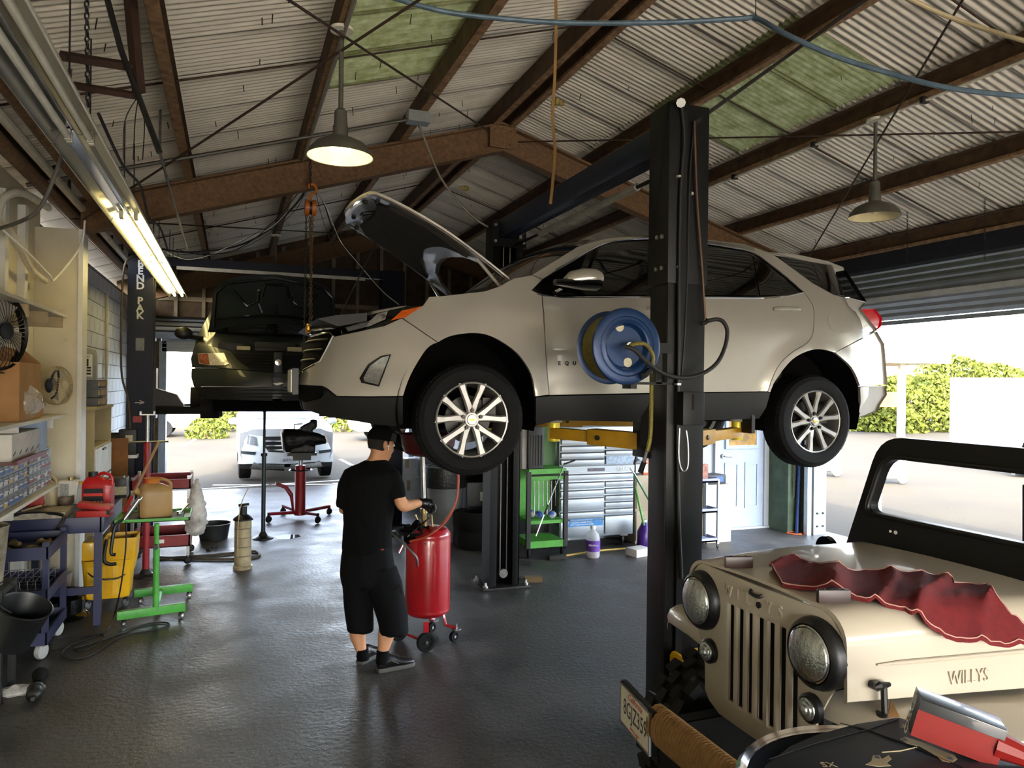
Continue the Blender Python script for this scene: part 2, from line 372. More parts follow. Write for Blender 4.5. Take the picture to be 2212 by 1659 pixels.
for yy in (YF, YB - 0.35, 1.5):
    ibeam((XL + 0.36, yy, zb(XL + 0.36)), (XC, yy, zb(XC)), 0.33, 0.16); ibeam((XC, yy, zb(XC)), (XR - 0.3, yy, zb(XR - 0.3)), 0.33, 0.16)
    g = MB().bx(XC - 0.16, XC + 0.16, yy - 0.075, yy - 0.06, zb(XC) + 0.03, zb(XC) + 0.29)
    for dx in (-0.1, 0.1):
        for dz in (0.08, 0.24): g.cyl((XC + dx, yy - 0.09, zb(XC) + dz), (XC + dx, yy - 0.07, zb(XC) + dz), 0.014, n=6)
    g.build('ridge_plate', RUST, ceil)
def rod(name, a, b, r, mat): return MB().tube([a, b], r, 8).build(name, mat, ceil)
DKROD = M('rusty_rod', '3b2a1f', 0.8, 0.2, 0.3, 12)
rod('brace_rod', (2.75, YF - 0.1, zb(2.75) + 0.24), (-1.5, 1.6, zb(-1.5) + 0.2), 0.009, DKROD)
rod('brace_rod', (-1.35, YF - 0.1, zb(-1.35) + 0.12), (2.8, 1.6, zb(2.8) + 0.2), 0.009, DKROD)
rod('brace_rod', (3.1, YF - 0.1, zb(3.1) + 0.17), (7.5, 1.6, zb(7.5) + 0.25), 0.0085, DKROD)
rod('brace_rod', (7.2, YF - 0.1, zb(7.2) + 0.1), (3.2, 1.6, zb(3.2) + 0.2), 0.0085, DKROD)
rod('brace_rod', (2.75, YB - 0.45, zb(2.75) + 0.2), (-1.5, YF + 0.1, zb(-1.5) + 0.2), 0.0085, DKROD)
for yy in (3.7, 5.9, 11.5):
    for i in range(4):
        rod('sag_rod', (LP[i], yy, zr(LP[i]) - 0.06), (LP[i + 1], yy, zr(LP[i + 1]) - 0.06), 0.008, DKROD)
        rod('sag_rod', (RP[i], yy, zr(RP[i]) - 0.06), (RP[i + 1], yy, zr(RP[i + 1]) - 0.06), 0.008, DKROD)
nl = MB()
for i in range(230):
    x = random.uniform(XL, XR); yv = random.uniform(2.5, 13)
    nl.tube([(x, yv, zr(x)), (x + random.uniform(-.01, .01), yv + random.uniform(-.01, .01), zr(x) - random.uniform(0.04, 0.08))], 0.0035, 4)
tag(nl.build('sheet_tie_wire', DSTEEL, ceil), kind='stuff')

# left wall: white board for the near bays, painted column at the frame, concrete blocks beyond
WB = M('cream_board', 'cdc5ae', 0.65, 0, 0.08, 2)
wl = MB().bx(XL - 0.16, XL, Y0, YF + 0.1, 0, zr(XL) - 0.12).build('wall_left', WB); tag(wl, 'cream boarded wall behind the shelves', 'wall', kind='structure')
for yv in (6.35, 6.95, 7.55):
    MB().bx(XL, XL + 0.06, yv - 0.05, yv + 0.05, 0.0, 3.55).build('stud', WHITE, wl)
c = MB().bx(XL, -1.36, YF - 0.11, YF + 0.11, 0, zb(-1.36) + 0.02).build('column', WB, wl, bevel=0.004)
MB().bx(-1.385, -1.345, YF - 0.125, YF + 0.125, 0, zb(-1.36) + 0.02).build('column_trim', WHITE, wl)
for xx, zz in ((-1.5, 3.1), (-1.49, 2.42)): MB().cyl((xx, YF - 0.13, zz), (xx, YF - 0.1, zz), 0.018, n=10).build('column_bolt', CREAM, wl)
BLOCK = M('painted_block', 'b9bdc0', 0.7, 0, 0.1, 4, 0.3, 70)
wblk = MB().bx(XL - 0.2, XL - 0.012, YF + 0.1, YB, 0, 3.55).build('wall_left_block', M('mortar', '6f7478', 0.9)); tag(wblk, 'painted concrete block wall beyond the column', 'wall', kind='structure')
bme = MB().bx(-0.02, 0.0, 0.006, 0.402, 0.006, 0.202).mesh('block', BLOCK, 0, 0.003)
for j in range(17):
    yv = YF + 0.12 - (0.2 if j % 2 else 0.0)
    while yv < YB - 0.05:
        if yv > YF + 0.05 and yv + 0.41 < YB:
            o = link('block', bme, wblk); o.location = (XL, yv, j * 0.206)
        yv += 0.408
# back wall: studs and boards above the roller door, jambs, side parts
BOARD = M('dark_gable_board', '54442f', 0.85, 0, 0.3, 5)
wbk = MB()
wbk.bx(XL - 0.2, -1.22, YB, YB + 0.14, 0, 2.95).bx(3.45, XR + 0.2, YB, YB + 0.14, 0, 2.95)
wbk.prism([(XL - 0.2, YB, 2.95), (XR + 0.2, YB, 2.95), (XR + 0.2, YB, zr(XR)), (XC, YB, zr(XC)), (XL - 0.2, YB, zr(XL))], (0, 0.14, 0))
wbk = wbk.build('wall_back', BOARD, smooth=0); tag(wbk, 'dark boarded gable wall above the rear roller door', 'wall', kind='structure')
STUDM = M('gable_stud', '8d8069', 0.8, 0, 0.2, 4)
for i in range(20):
    x = XL + 0.3 + i * 0.47
    if x < XR: MB().bx(x - 0.03, x + 0.03, YB - 0.07, YB, 2.9 if -1.25 < x < 3.45 else 0, zr(x) - 0.05).build('stud', STUDM, wbk)
for zz in (3.0, 3.5): MB().bx(XL, XR, YB - 0.05, YB - 0.01, zz, zz + 0.08).build('girt', STUDM, wbk)
MB().bx(-1.24, -1.12, YB - 0.12, YB + 0.16, 0, 2.75).build('jamb', M('grey_jamb', '8f99a3', 0.5, 0.3), wbk)
MB().bx(3.36, 3.47, YB - 0.12, YB + 0.16, 0, 2.75).build('jamb', MATS['grey_jamb'], wbk)
SLAT = M('door_slat', 'a9adb0', 0.45, 0.5, 0.08, 3)
d1 = MB().cyl((-1.3, YB - 0.28, 2.98), (3.5, YB - 0.28, 2.98), 0.19, n=20).build('door_1', SLAT); tag(d1, 'rolled up ribbed steel door above the rear opening', 'door', kind='structure')
for i in range(5):
    MB().bx(-1.2, 3.44, YB - 0.12, YB - 0.09, 2.86 - i * 0.075, 2.936 - i * 0.075).build('slat', SLAT, d1, bevel=0.006)
for i in range(9):
    t = R(200 - i * 26); yy = YB - 0.28 + 0.2 * math.cos(t); zz = 2.98 + 0.2 * math.sin(t)
    MB().cyl((-1.28, yy, zz), (3.48, yy, zz), 0.012, n=8).build('slat_rib', DSTEEL, d1)
MB().bx(-1.38, -1.28, YB - 0.36, YB - 0.2, 2.74, 3.06).build('bracket', WHITE, d1)
# right wall: jamb, header, roller door part way up
wr = MB().bx(XR, XR + 0.16, YF + 0.05, YB, 0, zr(XR) - 0.1).bx(XR, XR + 0.16, Y0, 0.6, 0, zr(XR) - 0.1).bx(XR + 0.02, XR + 0.18, Y0, YB, 3.3, zr(XR) - 0.1)
wr = wr.build('wall_right', M('wall_green_grey', '5d6358', 0.7, 0, 0.15)); tag(wr, 'right wall around the wide roller door opening', 'wall', kind='structure')
MB().bx(XR - 0.16, XR + 0.04, Y0, YF + 1, zr(XR) - 0.34, zr(XR) - 0.1).build('eave_beam', M('black_eave_beam', '1c1c22', 0.7, 0.1, 0.3), wr)
GALV = M('galvanised_jamb', 'aab2b6', 0.4, 0.6, 0.12, 5)
MB().bx(XR - 0.02, XR + 0.2, YF - 0.06, YF + 0.05, 0, 3.35).build('jamb', GALV, wr, bevel=0.004)
MB().bx(XR - 0.12, XR - 0.05, YF - 0.05, YF + 0.02, 0, 3.35).build('door_track', GALV, wr)
for dz in (0.12, 0.3):
    for dx in (0.04, 0.14): MB().cyl((XR + dx, YF - 0.075, dz), (XR + dx, YF - 0.06, dz), 0.014, n=8).build('bolt', DSTEEL, wr)
d2 = MB().bx(XR + 0.03, XR + 0.07, 0.6, YF, 2.84, 2.89).build('door_2', SLAT); tag(d2, 'ribbed roller door half raised over the right opening', 'door', kind='structure')
for i in range(8):
    z0 = 2.9 + i * 0.082
    MB().prism([(XR + 0.03, 0.6, z0), (XR + 0.06, 0.6, z0), (XR + 0.075, 0.6, z0 + 0.04), (XR + 0.06, 0.6, z0 + 0.084), (XR + 0.03, 0.6, z0 + 0.084), (XR + 0.01, 0.6, z0 + 0.04)], (0, YF - 0.62, 0)).build('slat', SLAT, d2, smooth=0)
MB().bx(XR - 0.06, XR + 0.02, 0.6, YF, 3.13, 3.19).build('stiffener', M('pale_bar', 'c9c8c2', 0.5, 0.2), d2)
# front end (behind the camera): unseen wall, its doorway sized to admit bounced sun
wf = MB().bx(XL - 0.2, -1.5, Y0 - 0.15, Y0, 0, 2.6).bx(7.3, XR + 0.2, Y0 - 0.15, Y0, 0, 2.6)
wf.prism([(XL - 0.2, Y0, 2.6), (XR + 0.2, Y0, 2.6), (XR + 0.2, Y0, zr(XR)), (XC, Y0, zr(XC)), (XL - 0.2, Y0, zr(XL))], (0, -0.15, 0))
tag(wf.build('wall_front', WB, smooth=0), 'front gable wall with a wide doorway', 'wall', kind='structure')
# office partition with the white door
PWH = M('white_partition', 'a3abb6', 0.6, 0, 0.04)
wo_ = MB().bx(3.7, 6.48, 8.85, 8.97, 0, 2.6).bx(7.3, XR, 8.85, 8.97, 0, 2.6).bx(6.48, 7.3, 8.85, 8.97, 2.1, 2.6).bx(3.7, 3.82, 8.97, YB, 0, 2.6).bx(3.7, XR, 8.85, YB, 2.6, 2.68)
wo_ = wo_.build('wall_office', PWH, smooth=0); tag(wo_, 'white office partition behind the steel tool chest', 'wall', kind='structure')
DOORM = M('white_door', '9aa8bb', 0.45, 0, 0.05)
d3 = MB().bx(6.5, 7.28, 8.83, 8.875, 0.02, 2.08).build('door_3', DOORM); tag(d3, 'white panelled office door with small window', 'door', kind='structure')
def flat_frame(x0, x1, z0, z1, w, y0, y1): return MB().bx(x0, x1, y0, y1, z0, z0 + w).bx(x0, x1, y0, y1, z1 - w, z1).bx(x0, x0 + w, y0, y1, z0 + w, z1 - w).bx(x1 - w, x1, y0, y1, z0 + w, z1 - w)
for xa, xb in ((6.6, 6.84), (6.95, 7.19)): flat_frame(xa, xb, 0.3, 0.96, 0.03, 8.815, 8.83).build('panel', DOORM, d3)
flat_frame(6.6, 7.18, 1.16, 1.98, 0.05, 8.8, 8.83).build('window_frame', DOORM, d3)
MB().bx(6.65, 7.13, 8.81, 8.822, 1.21, 1.93).build('pane', M('amber_pane', '7d6a4a', 0.1, 0, 0, 3, col2='c79a55', lo=0.4, hi=0.6), d3)
MB().cyl((6.56, 8.83, 1.06), (6.56, 8.79, 1.06), 0.03, n=12).tube([(6.56, 8.79, 1.06), (6.56, 8.77, 1.06), (6.68, 8.77, 1.05)], 0.011).build('handle', STEEL, d3)
MB().bx(6.42, 6.5, 8.8, 8.9, 0, 2.16).bx(7.28, 7.36, 8.8, 8.9, 0, 2.16).bx(6.42, 7.36, 8.8, 8.9, 2.08, 2.16).bx(6.42, 7.36, 8.78, 8.98, 0, 0.03).build('door_frame', PWH, d3)
MB().bx(7.36, 7.5, 8.4, 8.85, 0, 3.2).build('column', M('green_column', '3f5040', 0.7, 0, 0.25, 6), wr)
# ================================================================== SILVER SUV ON THE NEAR LIFT
EX, EY, EZ = 1.417, 5.45, 1.54
SILVER = M('silver_paint', 'b3afa6', 0.28, 0.35, 0.03, 2, coat=0.7)
CLAD = M('grey_cladding', '1a1a1a', 0.5, 0, 0.08, spec=0.35)
GLOSSBK = M('gloss_black', '060606', 0.12, 0, 0, coat=0.5)
LAMP = M('lamp_glass', 'b9bcc0', 0.08, 0.75, 0.25, 40, coat=1.0)
AMBER = M('amber_lens', 'c4560c', 0.2, 0, 0.2, 30, coat=0.6)
REDLENS = M('red_lens', 'b30a16', 0.15, 0, 0.15, 20, coat=0.8, emit='b30a16', estr=0.06)
eq = thing('silver_suv', 'silver SUV with raised hood held up on the two-post lift', 'car', (EX, EY, EZ))
EW = [(0.15, 0.80), (0.26, 0.865), (0.40, 0.90), (0.55, 0.915), (0.78, 0.922), (0.93, 0.918), (1.0, 0.906), (1.08, 0.885), (1.16, 0.86), (1.30, 0.80), (1.45, 0.715), (1.55, 0.655), (1.62, 0.60), (1.66, 0.53), (1.70, 0.40)]
EN = [(0.2, -0.90), (0.31, -0.945), (0.49, -0.985), (0.57, -0.968), (0.83, -0.91), (0.9, -0.885), (1.0, -0.80), (1.1, -0.7)]
ET = [(0.2, 3.50), (0.33, 3.60), (0.46, 3.68), (0.65, 3.68), (0.95, 3.62), (1.1, 3.60), (1.2, 3.5), (1.6, 3.5)]
LN, PN, LT, PT = 0.95, 2.3, 0.55, 2.6
def eq_w(x, z):
    w = pw(z, EW); xi = x - pw(z, EN)
    if xi <= 0: return 0.0
    if xi < LN: w *= (1 - (1 - xi / LN) ** PN) ** (1 / PN)
    xt = pw(z, ET) - x
    if xt <= 0: return 0.0
    if xt < LT: w *= (1 - (1 - xt / LT) ** PT) ** (1 / PT)
    dn = 1 - ((x + 0.66) / 0.20) ** 2 - ((z - 0.56 - 0.25 * (x + 0.66)) / 0.085) ** 2
    if dn > 0: dn = min(1.0, dn * 1.4); w -= 0.024 * dn * dn * (3 - 2 * dn)
    for cx, cz in ((0.025, 0.37), (2.81, 0.36)):
        r = math.hypot(x - cx, z - cz); w += 0.022 * max(0.0, min(1.0, (0.56 - r) / 0.09))
    return w
def eq_hit(px, py):
    d = ray(px, py); best = None; y = 4.35
    while y < 5.45:
        p = CPOS + d * (y / d.y); x = p.x - EX; z = p.z - EZ; g = (EY - y) - eq_w(x, z)
        if best is None or g < best[0]: best = (g, x, z)
        if g <= 0: break
        y += 0.004
    return best[1] - pw(best[2], EN), best[2]
def eq_fn(off=0.0):
    def fn(u, v):
        x = u + pw(v, EN); return Vector((EX + x, EY - max(0.0, eq_w(x, v) + off), EZ + v))
    return fn
EUS = [LN * (1 - (1 - s ** PN) ** (1 / PN)) for s in [0.03, 0.08, 0.14, 0.2, 0.27, 0.34, 0.41, 0.48, 0.55, 0.62, 0.69, 0.76, 0.82, 0.88, 0.93, 0.965]]
EUS += [EUS[-1] + 0.055 * k for k in range(1, 82)]
def dens(pts, closed=True, step=14.0):
    out = []; n = len(pts)
    for i in range(n if closed else n - 1):
        a = pts[i]; b = pts[(i + 1) % n]
        if a[0] == 'uv' or b[0] == 'uv': out.append(a); continue
        k = max(1, int(math.hypot(a[0] - b[0], a[1] - b[1]) / step))
        out += [(a[0] + (b[0] - a[0]) * j / k, a[1] + (b[1] - a[1]) * j / k) for j in range(k)]
    if not closed: out.append(pts[-1])
    return out
def c2(pts, n=4): return [(p.x, p.y) for p in cat_curve([(a, b, 0) for a, b in pts], n)]
def eq_panel(name, px, mat, off=0.0, gap=0.0025, both=True, thick=0.025, parent=eq, mirror_join=False):
    poly = [(p[1], p[2]) if p[0] == 'uv' else eq_hit(*p) for p in dens(px)]
    mir = (lambda c: Vector((c.x, 2 * EY - c.y, c.z)))
    bm = panel_bm(poly, eq_fn(off), dv=0.055, thick=Vector((0.0, thick, 0)), gap=gap, us=EUS, mirror=mir if mirror_join else None)
    if both and not mirror_join:
        b2 = bm.copy()
        for v in b2.verts: v.co = mir(v.co)
        bmesh.ops.reverse_faces(b2, faces=b2.faces)
        bm_part(name, b2, mat, parent, True)
    return bm_part(name, bm, mat, parent, True)
arcF = c2([(946, 740), (975, 726), (1024, 720), (1065, 729), (1116, 763), (1147, 809), (1156, 856)], 4)
arcFb = c2([(871, 856), (887, 811), (921, 755), (946, 740)], 4)
arcR = c2([(1664, 848), (1676, 821), (1710, 778), (1744, 759), (1773, 755), (1803, 762)], 4)
arcRb = c2([(1803, 762), (1839, 794), (1855, 828), (1857, 836)], 4)
arcRc = c2([(1857, 836), (1858, 875), (1849, 903)], 4)
WTOP = c2([(1172, 604), (1220, 572), (1269, 543), (1305, 526.5), (1341, 519), (1409, 515.5), (1470, 520), (1531, 527), (1586, 536), (1617, 542), (1638, 552), (1665, 572), (1699, 599), (1736, 631)], 3)
ROOF = [(1149, 594), (1196, 565), (1249, 532), (1274, 524), (1317, 514), (1409, 507), (1470, 511), (1531, 518), (1608, 527), (1661, 546)]
DREAR = c2([(1736, 632), (1748, 647), (1757, 667), (1757.5, 703), (1753, 728), (1739, 744), (1712, 760), (1687, 782.5), (1669, 814), (1658, 846)], 3)
eq_panel('front_fender', [(868, 687), (914, 660), (927, 641), (957, 639), (1047, 629), (1079, 618), (1110, 601), (1149, 594), (1172, 604), (1149, 627), (1169, 637), (1174, 674), (1180, 780), (1186, 853), (1157, 857)] + arcF[::-1], SILVER)
eq_panel('body_side', ROOF + [(1676, 554), (1755, 611), (1800, 636), (1866, 655), (1855, 667), (1891, 714)] + arcR[::-1] + DREAR[::-1] + WTOP[::-1], SILVER)
eq_panel('front_door', [(1169, 638), (1213, 642), (1409, 642), (1466, 642), (1470, 700), (1468, 848), (1186, 854), (1180, 780), (1174, 674)], SILVER)
eq_panel('rear_door', [(1466, 642), (1525, 643), (1653, 643), (1705, 639)] + DREAR + [(1468, 848), (1470, 700)], SILVER)
eq_panel('front_bumper', [(868, 687), (830, 704), (740, 723), (721, 727), (693, 780), (652, 801), ('uv', 0.0, 0.58), ('uv', 0.0, 0.49), (672, 833), (696, 834), (707, 839), (728, 856), (800, 857)] + arcFb, SILVER, mirror_join=True, both=False)
eq_panel('lower_bumper', [(871, 857), (800, 858), (728, 857), (707, 842), (693, 860), (660, 868), ('uv', 0.0, 0.375), ('uv', 0.0, 0.305), (661, 886), (707, 901), (765, 910), (819, 919), (855, 921), (871, 917)], CLAD, mirror_join=True, both=False)
eq_panel('lower_grille', [('uv', 0.0, 0.49), (672, 834), (696, 835), (707, 840), (693, 860), (660, 868), ('uv', 0.0, 0.375)], MATS.get('grille_black') or M('grille_black', '050505', 0.8, 0, 0, spec=0.15), off=-0.03, mirror_join=True, both=False)
eq_panel('side_cladding', [(1157, 858), (1189, 855), (1405, 851), (1521, 849), (1658, 846), (1664, 849), (1655, 880), (1640, 905), (1400, 912), (1200, 909), (1157, 921)], CLAD)
eq_panel('rear_bumper', [(1891, 716), (1907, 744), (1912, 816), (1912, 831), (1858, 834)] + arcRb[::-1][1:], SILVER, mirror_join=True, both=False)
eq_panel('rear_lower_bumper', [(1858, 836), (1912, 833), (1912, 853), (1897, 876), (1893, 887), (1870, 897), (1849, 903)] + arcRc[::-1][1:-1], M('grey_lower_bumper', '86827a', 0.5, 0.1, 0.05), mirror_join=True, both=False)
eq_panel('window_surround', [(1149, 627), (1172, 637), (1213, 641), (1409, 641), (1525, 642), (1653, 642.5), (1705, 638)] + [(1736, 631)] + WTOP[::-1], GLOSSBK, off=-0.012, gap=0)
GLO = [(1180, 632), (1213, 637), (1399, 637), (1399, 538)] + c2([(1399, 538), (1341, 541), (1290, 553), (1240, 580), (1200, 612)], 3)[1:]
eq_panel('window_glass', GLO, GLASSD, off=-0.006, gap=0)
eq_panel('window_glass', [(1480, 637), (1637, 638), (1620, 548), (1586, 541), (1531, 533), (1480, 528)], GLASSD, off=-0.006, gap=0)
eq_panel('window_glass', [(1643, 638), (1680, 638), (1707, 626), (1690, 605), (1660, 578), (1640, 560), (1628, 553)], GLASSD, off=-0.006, gap=0)
eq_panel('rear_quarter_glass', [(1661, 550), (1700, 556), (1789, 572), (1823, 584), (1868, 653), (1800, 635), (1755, 610), (1676, 555)], GLASSD, off=-0.006, gap=0)
eq_panel('tail_lamp', [(1856, 668), (1887, 668), (1902, 688), (1899, 706), (1891, 713)], REDLENS, off=0.004, gap=0)
eq_panel('headlamp', [(734, 702), (740, 722), (830, 703), (868, 686), (913, 661), (865, 660), (803, 671), (757, 686)], GLOSSBK, off=0.0, gap=0)
eq_panel('headlamp_reflector', [(745, 708), (800, 692), (815, 678), (838, 672), (832, 690), (800, 704), (752, 716)], LAMP, off=0.006, gap=0)
eq_panel('headlamp_chrome_strip', [(757, 687), (803, 673), (865, 662), (880, 662), (815, 676), (765, 692)], CHROME, off=0.006, gap=0)
eq_panel('turn_signal', [(843, 693), (868, 671), (911, 661.5), (876, 685)], AMBER, off=0.006, gap=0)
eq_panel('fog_lamp_housing', [(844, 765), (822, 769), (794, 787), (776, 817), (780, 827), (818, 835)], GLOSSBK, off=0.010, gap=0)
eq_panel('fog_lamp', [(840, 768), (822, 773), (798, 791), (784, 816), (787, 824), (816, 831)], LAMP, off=0.016, gap=0)
eq_panel('fuel_door', c2([(1787, 690), (1790, 679), (1800, 676), (1822, 678), (1833, 686), (1841, 708), (1839, 717), (1828, 719), (1805, 717), (1794, 708), (1787, 690)], 3)[:-1], SILVER, off=0.003, gap=0)
eq_panel('grille_recess', [('uv', 0.0, 0.825), (668, 729), (712, 718), (719, 727), (692, 779), (652, 800), ('uv', 0.0, 0.59)], M('grille_black', '050505', 0.8, 0, 0, spec=0.15), off=-0.03, gap=0, mirror_join=True, both=False)
for z, w1 in ((0.865, 0.50), (0.79, 0.47), (0.725, 0.43), (0.66, 0.36)):
    pts = []
    for k in range(-16, 17):
        s = k / 16 * w1; lo, hi = 0.0, LN
        for _ in range(30):
            mid = (lo + hi) / 2
            if eq_w(mid + pw(z, EN), z) < abs(s): lo = mid
            else: hi = mid
        pts.append((EX + pw(z, EN) + hi - 0.004, EY - s, EZ + z))
    MB().tube(pts, 0.007 if z < 0.84 else 0.012, 6).build('grille_bar', CHROME if z > 0.84 else DSTEEL, eq, True)
MB().tube([eq_fn(0.004)(*eq_hit(*p_)) for p_ in ((672, 727), (690, 722), (712, 717), (720, 726), (708, 750), (692, 780), (672, 791), (655, 800))], 0.008, 6).build('grille_frame', CHROME, eq, True)
bw = MB(); BOW = [(-0.09, -0.014), (-0.09, 0.02), (-0.035, 0.02), (-0.035, 0.034), (0.05, 0.034), (0.035, 0.02), (0.09, 0.014), (0.09, -0.02), (0.035, -0.02), (0.035, -0.034), (-0.05, -0.034), (-0.035, -0.02)]
bw.prism([(EX - 0.915, EY + a, EZ + 0.885 + b) for a, b in BOW], (-0.012, 0, 0)).build('emblem', M('gold_badge', 'd39a2a', 0.25, 0.8, 0.05), eq, True)
MB().prism([(EX - 0.93, EY - 0.72, EZ + 0.90), (EX - 0.80, EY - 0.72, EZ + 0.93), (EX - 0.62, EY - 0.72, EZ + 0.95), (EX - 0.62, EY - 0.72, EZ + 0.90), (EX - 0.80, EY - 0.72, EZ + 0.86)], (0, 1.44, 0)).build('front_crossmember', CLAD, eq, True)
MB().bx(EX - 1.03, EX - 0.99, EY - 0.17, EY + 0.17, EZ + 0.42, EZ + 0.60).build('plate_bracket', BLACK, eq, True)
pl_ = MB().bx(EX - 1.04, EX - 1.032, EY - 0.155, EY + 0.155, EZ + 0.435, EZ + 0.59).build('license_plate', M('plate_white', 'd8d6cc', 0.4, 0, 0.05), eq, True)
# glazed top: windshield, roof, spoiler
def ws(s, t):
    s = s * 2 - 1; w = 0.80 * (1 - t) + 0.62 * t
    return Vector((EX + 0.46 * (1 - t) + 1.10 * t - (0.20 - 0.05 * t) * (1 - s * s), EY + s * w, EZ + 1.21 * (1 - t) + 1.575 * t + 0.045 * math.sin(PI * t) + 0.035 * t * (1 - s * s)))
MB().grid(ws, 20, 10).build('windshield', M('windshield_glass', '10140f', 0.05, 0, 0, coat=0.6), eq, True)
def rf(s, t):
    x = 0.95 + 2.0 * t; s2 = s * 2 - 1; zr_ = pw(x, [(0.95, 1.525), (1.17, 1.594), (1.53, 1.647), (2.04, 1.646), (2.575, 1.607), (3.0, 1.56)])
    return Vector((EX + x, EY + s2 * 0.61, EZ + zr_ - 0.01 + 0.045 * (1 - s2 ** 4)))
MB().grid(rf, 14, 20).build('roof', SILVER, eq, True)
sp = [(1640, 543), (1720, 549), (1789, 564), (1822, 577), (1824, 584), (1740, 569), (1661, 552)]
MB().prism([pY(a, b, 4.90) for a, b in sp], (0, 1.1, 0)).build('spoiler', SILVER, eq, True, bevel=0.004)
# hatch (closes the tail), underside, wheel wells
def hatch(s, t):
    s2 = s * 2 - 1; z = 0.5 + 0.62 * t
    return Vector((EX + pw(z, ET) - 0.06 - 0.10 * s2 * s2 - max(0, z - 1.1) * 0.7, EY + s2 * min(0.60, pw(z, EW) - 0.12), EZ + z))
MB().grid(hatch, 10, 14).build('hatch', SILVER, eq, True)
def rear_win(s, t):
    s2 = s * 2 - 1; z = 1.12 + 0.40 * t; return Vector((EX + 3.36 - 0.06 * s2 * s2 - 0.22 * t, EY + s2 * (0.72 - 0.16 * t), EZ + z))
MB().grid(rear_win, 10, 8).build('rear_window', GLASSD, eq, True)
tub = MB().bx(EX - 0.55, EX + 3.4, EY - 0.52, EY + 0.52, EZ + 0.26, EZ + 0.60).bx(EX + 0.5, EX + 3.3, EY - 0.58, EY + 0.58, EZ + 0.28, EZ + 1.1).bx(EX + 0.5, EX + 2.34, EY - 0.83, EY + 0.83, EZ + 0.27, EZ + 1.05)
tub.bx(EX + 3.28, EX + 3.42, EY - 0.74, EY + 0.74, EZ + 0.32, EZ + 1.0).bx(EX + 0.3, EX + 0.5, EY - 0.8, EY + 0.8, EZ + 0.8, EZ + 1.15).bx(EX - 0.72, EX - 0.46, EY - 0.46, EY + 0.46, EZ + 0.30, EZ + 0.82)
tub.build('underbody', M('underbody_black', '040404', 0.9, 0, 0.2, spec=0.1), eq, True)
for cx, cz, r in ((0.02, 0.36, 0.475), (2.81, 0.34, 0.475)):
    for sg in (-1, 1):
        lin_ = MB(); rings = []
        for yy in (0.50, 0.885):
            rings.append([Vector((EX + cx + r * math.cos(R(a)), EY + sg * yy, EZ + cz + r * math.sin(R(a)))) for a in range(-20, 201, 10)])
        lin_.loft(rings, False, False); n = len(rings[0])
        lin_.add(rings[0], [tuple(range(n))]); lin_.build('wheel_arch_liner', MATS['underbody_black'], eq, True)
# open hood
HE = [pY(1098, 599, 4.76), pY(1047, 557, 4.76), pY(965, 497, 4.78), pY(857, 432, 4.82), pY(808, 410, 4.86)]
hx = [p.x for p in HE]; hz = [p.z for p in HE]
HT = [0.0, 0.17, 0.45, 0.83, 1.0]
def hood_pt(u, v, off=0.0):
    t = v; x = pw(t, list(zip(HT, hx))); z = pw(t, list(zip(HT, hz)))
    if t > 1: x -= (t - 1) * 0.95; z -= (t - 1) * 0.02 + (t - 1) ** 2 * 2.2
    hw = pw(t, [(0, 0.70), (0.5, 0.67), (1.0, 0.58), (1.15, 0.52)])
    cr = 0.05 * (1 - u * u); nx, nz = -0.52, -0.85   # underside direction
    return Vector((x - nx * (cr) + nx * off * 1.0, EY + u * hw, z - nz * cr + nz * off))
hout = [(-1, 0), (-1, 0.5), (-0.97, 0.98), (-0.88, 1.03), (-0.6, 1.08), (-0.3, 1.12), (0, 1.135), (0.3, 1.12), (0.6, 1.08), (0.88, 1.03), (0.97, 0.98), (1, 0.5), (1, 0), (0.92, 0.02), (0.8, 0.13), (0.6, 0.22), (0.3, 0.27), (0, 0.285), (-0.3, 0.27), (-0.6, 0.22), (-0.8, 0.13), (-0.92, 0.02)]
def hpoly(sc, dt=0.0): return [(a * sc, 0.6 + (b - 0.6) * sc + dt) for a, b in hout]
bm_part('hood', panel_bm(hout, lambda u, v: hood_pt(u, v), du=0.1, dv=0.06, thick=Vector((0.008, 0, -0.02))), SILVER, eq, True)
HIN = M('hood_inner_paint', '7d786e', 0.3, 0.5, 0.05, coat=0.5)
def frame_off(u, v):
    e = max(abs(u) / 0.93, abs(v - 0.64) / 0.46)
    return hood_pt(u, v, 0.022 + 0.018 * math.exp(-((e - 0.80) / 0.1) ** 2))
bm_part('hood_inner_frame', panel_bm(hpoly(0.965), frame_off, du=0.05, dv=0.035, thick=Vector((0, 0, 0.01))), HIN, eq, True)
pad = [(-0.82, 0.22), (-0.84, 0.55), (-0.78, 0.82), (-0.55, 0.90), (-0.2, 0.86), (0.2, 0.86), (0.55, 0.90), (0.78, 0.82), (0.84, 0.55), (0.82, 0.22), (0.6, 0.34), (0.3, 0.39), (0, 0.41), (-0.3, 0.39), (-0.6, 0.34)]
pad = [(a, 0.02 + b) for a, b in pad]
bm_part('hood_liner', panel_bm(pad, lambda u, v: hood_pt(u, v, 0.055 + 0.008 * noise.noise(Vector((u * 5, v * 6, 0)))), du=0.08, dv=0.05, thick=Vector((0.015, 0, 0.02))), M('hood_insulation', '1a1815', 0.9, 0, 0.2), eq, True)
c0 = hood_pt(-0.02, 0.94, 0.05)
MB().tube(cat_curve([c0 + Vector((0.05, -0.05, 0.0)), c0 + Vector((-0.03, -0.05, -0.015)), c0 + Vector((-0.03, 0.05, -0.015)), c0 + Vector((0.05, 0.05, 0)), c0 + Vector((0.05, -0.05, 0))], 3), 0.009, 6).build('hood_latch', DSTEEL, eq, True)
